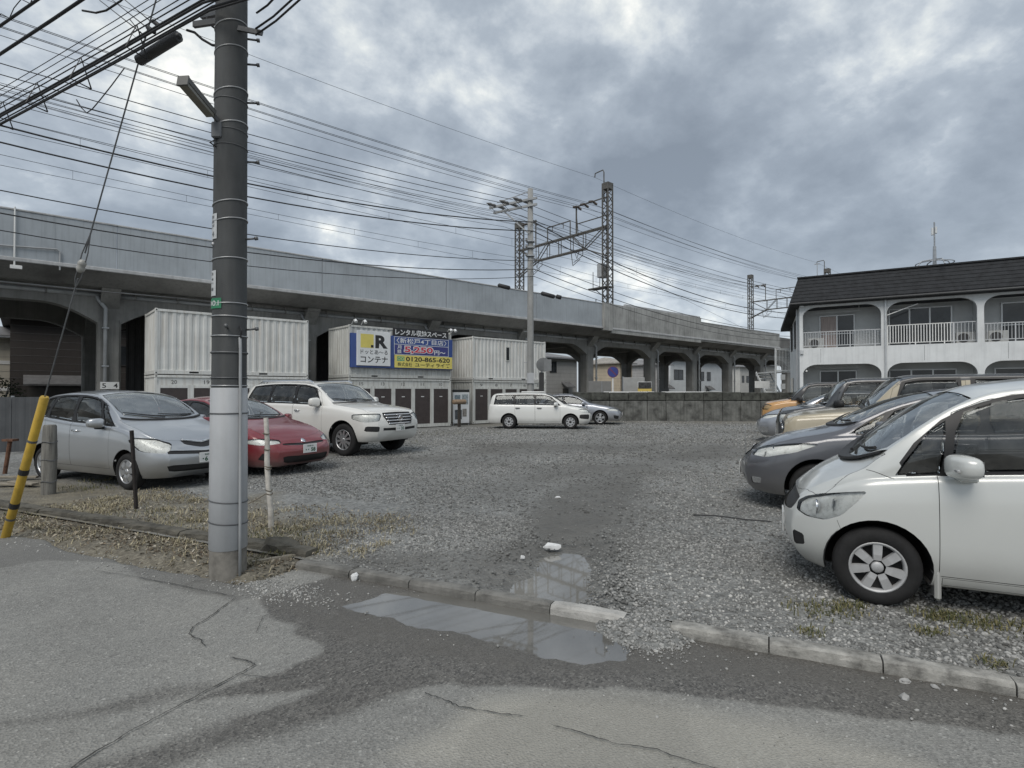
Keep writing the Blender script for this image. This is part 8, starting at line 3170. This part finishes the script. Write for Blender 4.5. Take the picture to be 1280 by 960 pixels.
# dead leaves
M_LEAF = blade_mat('dead leaves', [(0, (.08, .06, .04)), (.5, (.20, .165, .115)), (.8, (.34, .30, .23)), (1, (.48, .45, .38))])
n = 4200
e, g = rng.uniform(-9, -3.9, n), np.where(rng.uniform(0, 1, n) < .55, rng.normal(3.75, .16, n), rng.uniform(4.1, 5.8, n))
x, y = e * EX.x + g * GX.x, e * EX.y + g * GX.y
z = np.where(g > 4.05, .012, soil_z(e, g) - .004)
L2 = rng.uniform(.008, .028, n)
a, b2 = rng.uniform(0, 2 * pi, n), rng.uniform(.3, .6, n)
tl = rng.normal(0, .35, (n, 2))
vs_ = np.zeros((n, 4, 3))
for k, (u, w) in enumerate(((-1, 0), (0, -1), (1, 0), (0, 1))):
    lx, ly = u * L2, w * L2 * b2
    vs_[:, k, 0] = x + lx * np.cos(a) - ly * np.sin(a)
    vs_[:, k, 1] = y + lx * np.sin(a) + ly * np.cos(a)
    vs_[:, k, 2] = z + .012 + lx * tl[:, 0] + ly * tl[:, 1] + (.006 if w else 0)
me = bpy.data.meshes.new('dead_leaves')
me.from_pydata(vs_.reshape(-1, 3).tolist(), [], [tuple(r) for r in (np.arange(n)[:, None] * 4 + np.arange(4)).tolist()])
at_ = me.attributes.new('tone', 'FLOAT', 'POINT')
at_.data.foreach_set('value', np.repeat(rng.uniform(0, 1, n) ** 1.4, 4).astype(np.float32))
me.materials.append(M_LEAF)
o = bpy.data.objects.new('dead_leaves', me)
COL.objects.link(o)
tag(o, 'pale dead leaves strewn over the bank and the soil strip', 'leaves', kind='stuff')
# bush at the far left, behind the fence
def bush(x, y, z, r, h, n, label, dark):
    g_b = empty('shrub', (x, y, z), 0, label, 'shrub')
    rr = np.random.default_rng(5)
    dirs = rr.normal(0, 1, (n, 3))
    dirs /= np.linalg.norm(dirs, axis=1)[:, None]
    rad = rr.uniform(.35, 1, n) ** .5 * (1 + .25 * vnoise(dirs[:, 0] * 3 + 5, dirs[:, 1] * 3 + dirs[:, 2] * 2, 77))
    P = dirs * rad[:, None] * np.array([r, r, h / 2]) + np.array([0, 0, h / 2])
    s = .07
    d1 = rr.normal(0, 1, (n, 3)); d1 /= np.linalg.norm(d1, axis=1)[:, None]
    d2 = np.cross(d1, rr.normal(0, 1, (n, 3))); d2 /= np.linalg.norm(d2, axis=1)[:, None]
    V = np.stack([P - d1 * s, P - d2 * s * .5, P + d1 * s, P + d2 * s * .5], 1).reshape(-1, 3)
    me = bpy.data.meshes.new('foliage')
    me.from_pydata(V.tolist(), [], [tuple(r_) for r_ in (np.arange(n)[:, None] * 4 + np.arange(4)).tolist()])
    at_ = me.attributes.new('tone', 'FLOAT', 'POINT')
    at_.data.foreach_set('value', np.repeat(rr.uniform(0, 1, n), 4).astype(np.float32))
    me.materials.append(dark)
    o = bpy.data.objects.new('foliage', me)
    COL.objects.link(o)
    o.parent = g_b
    o['kind'] = 'stuff'
    for k in range(5):
        MB().tube([(0, 0, 0), (.2 * cos(k * 1.3) * r, .2 * sin(k * 1.3) * r, h * .4), (.5 * cos(k * 1.3) * r, .5 * sin(k * 1.3) * r, h * .8)], [.04, .03, .012], 5).build('stem', M_WOOD, g_b)


pb = pxd(-2, 489, 27)
bush(pb.x, pb.y, 0, 1.1, 2.4, 900, 'dark shrub at the far left edge before the beige house', blade_mat('dark leaves', [(0, (.012, .02, .01)), (.6, (.03, .045, .02)), (1, (.06, .08, .035))]))
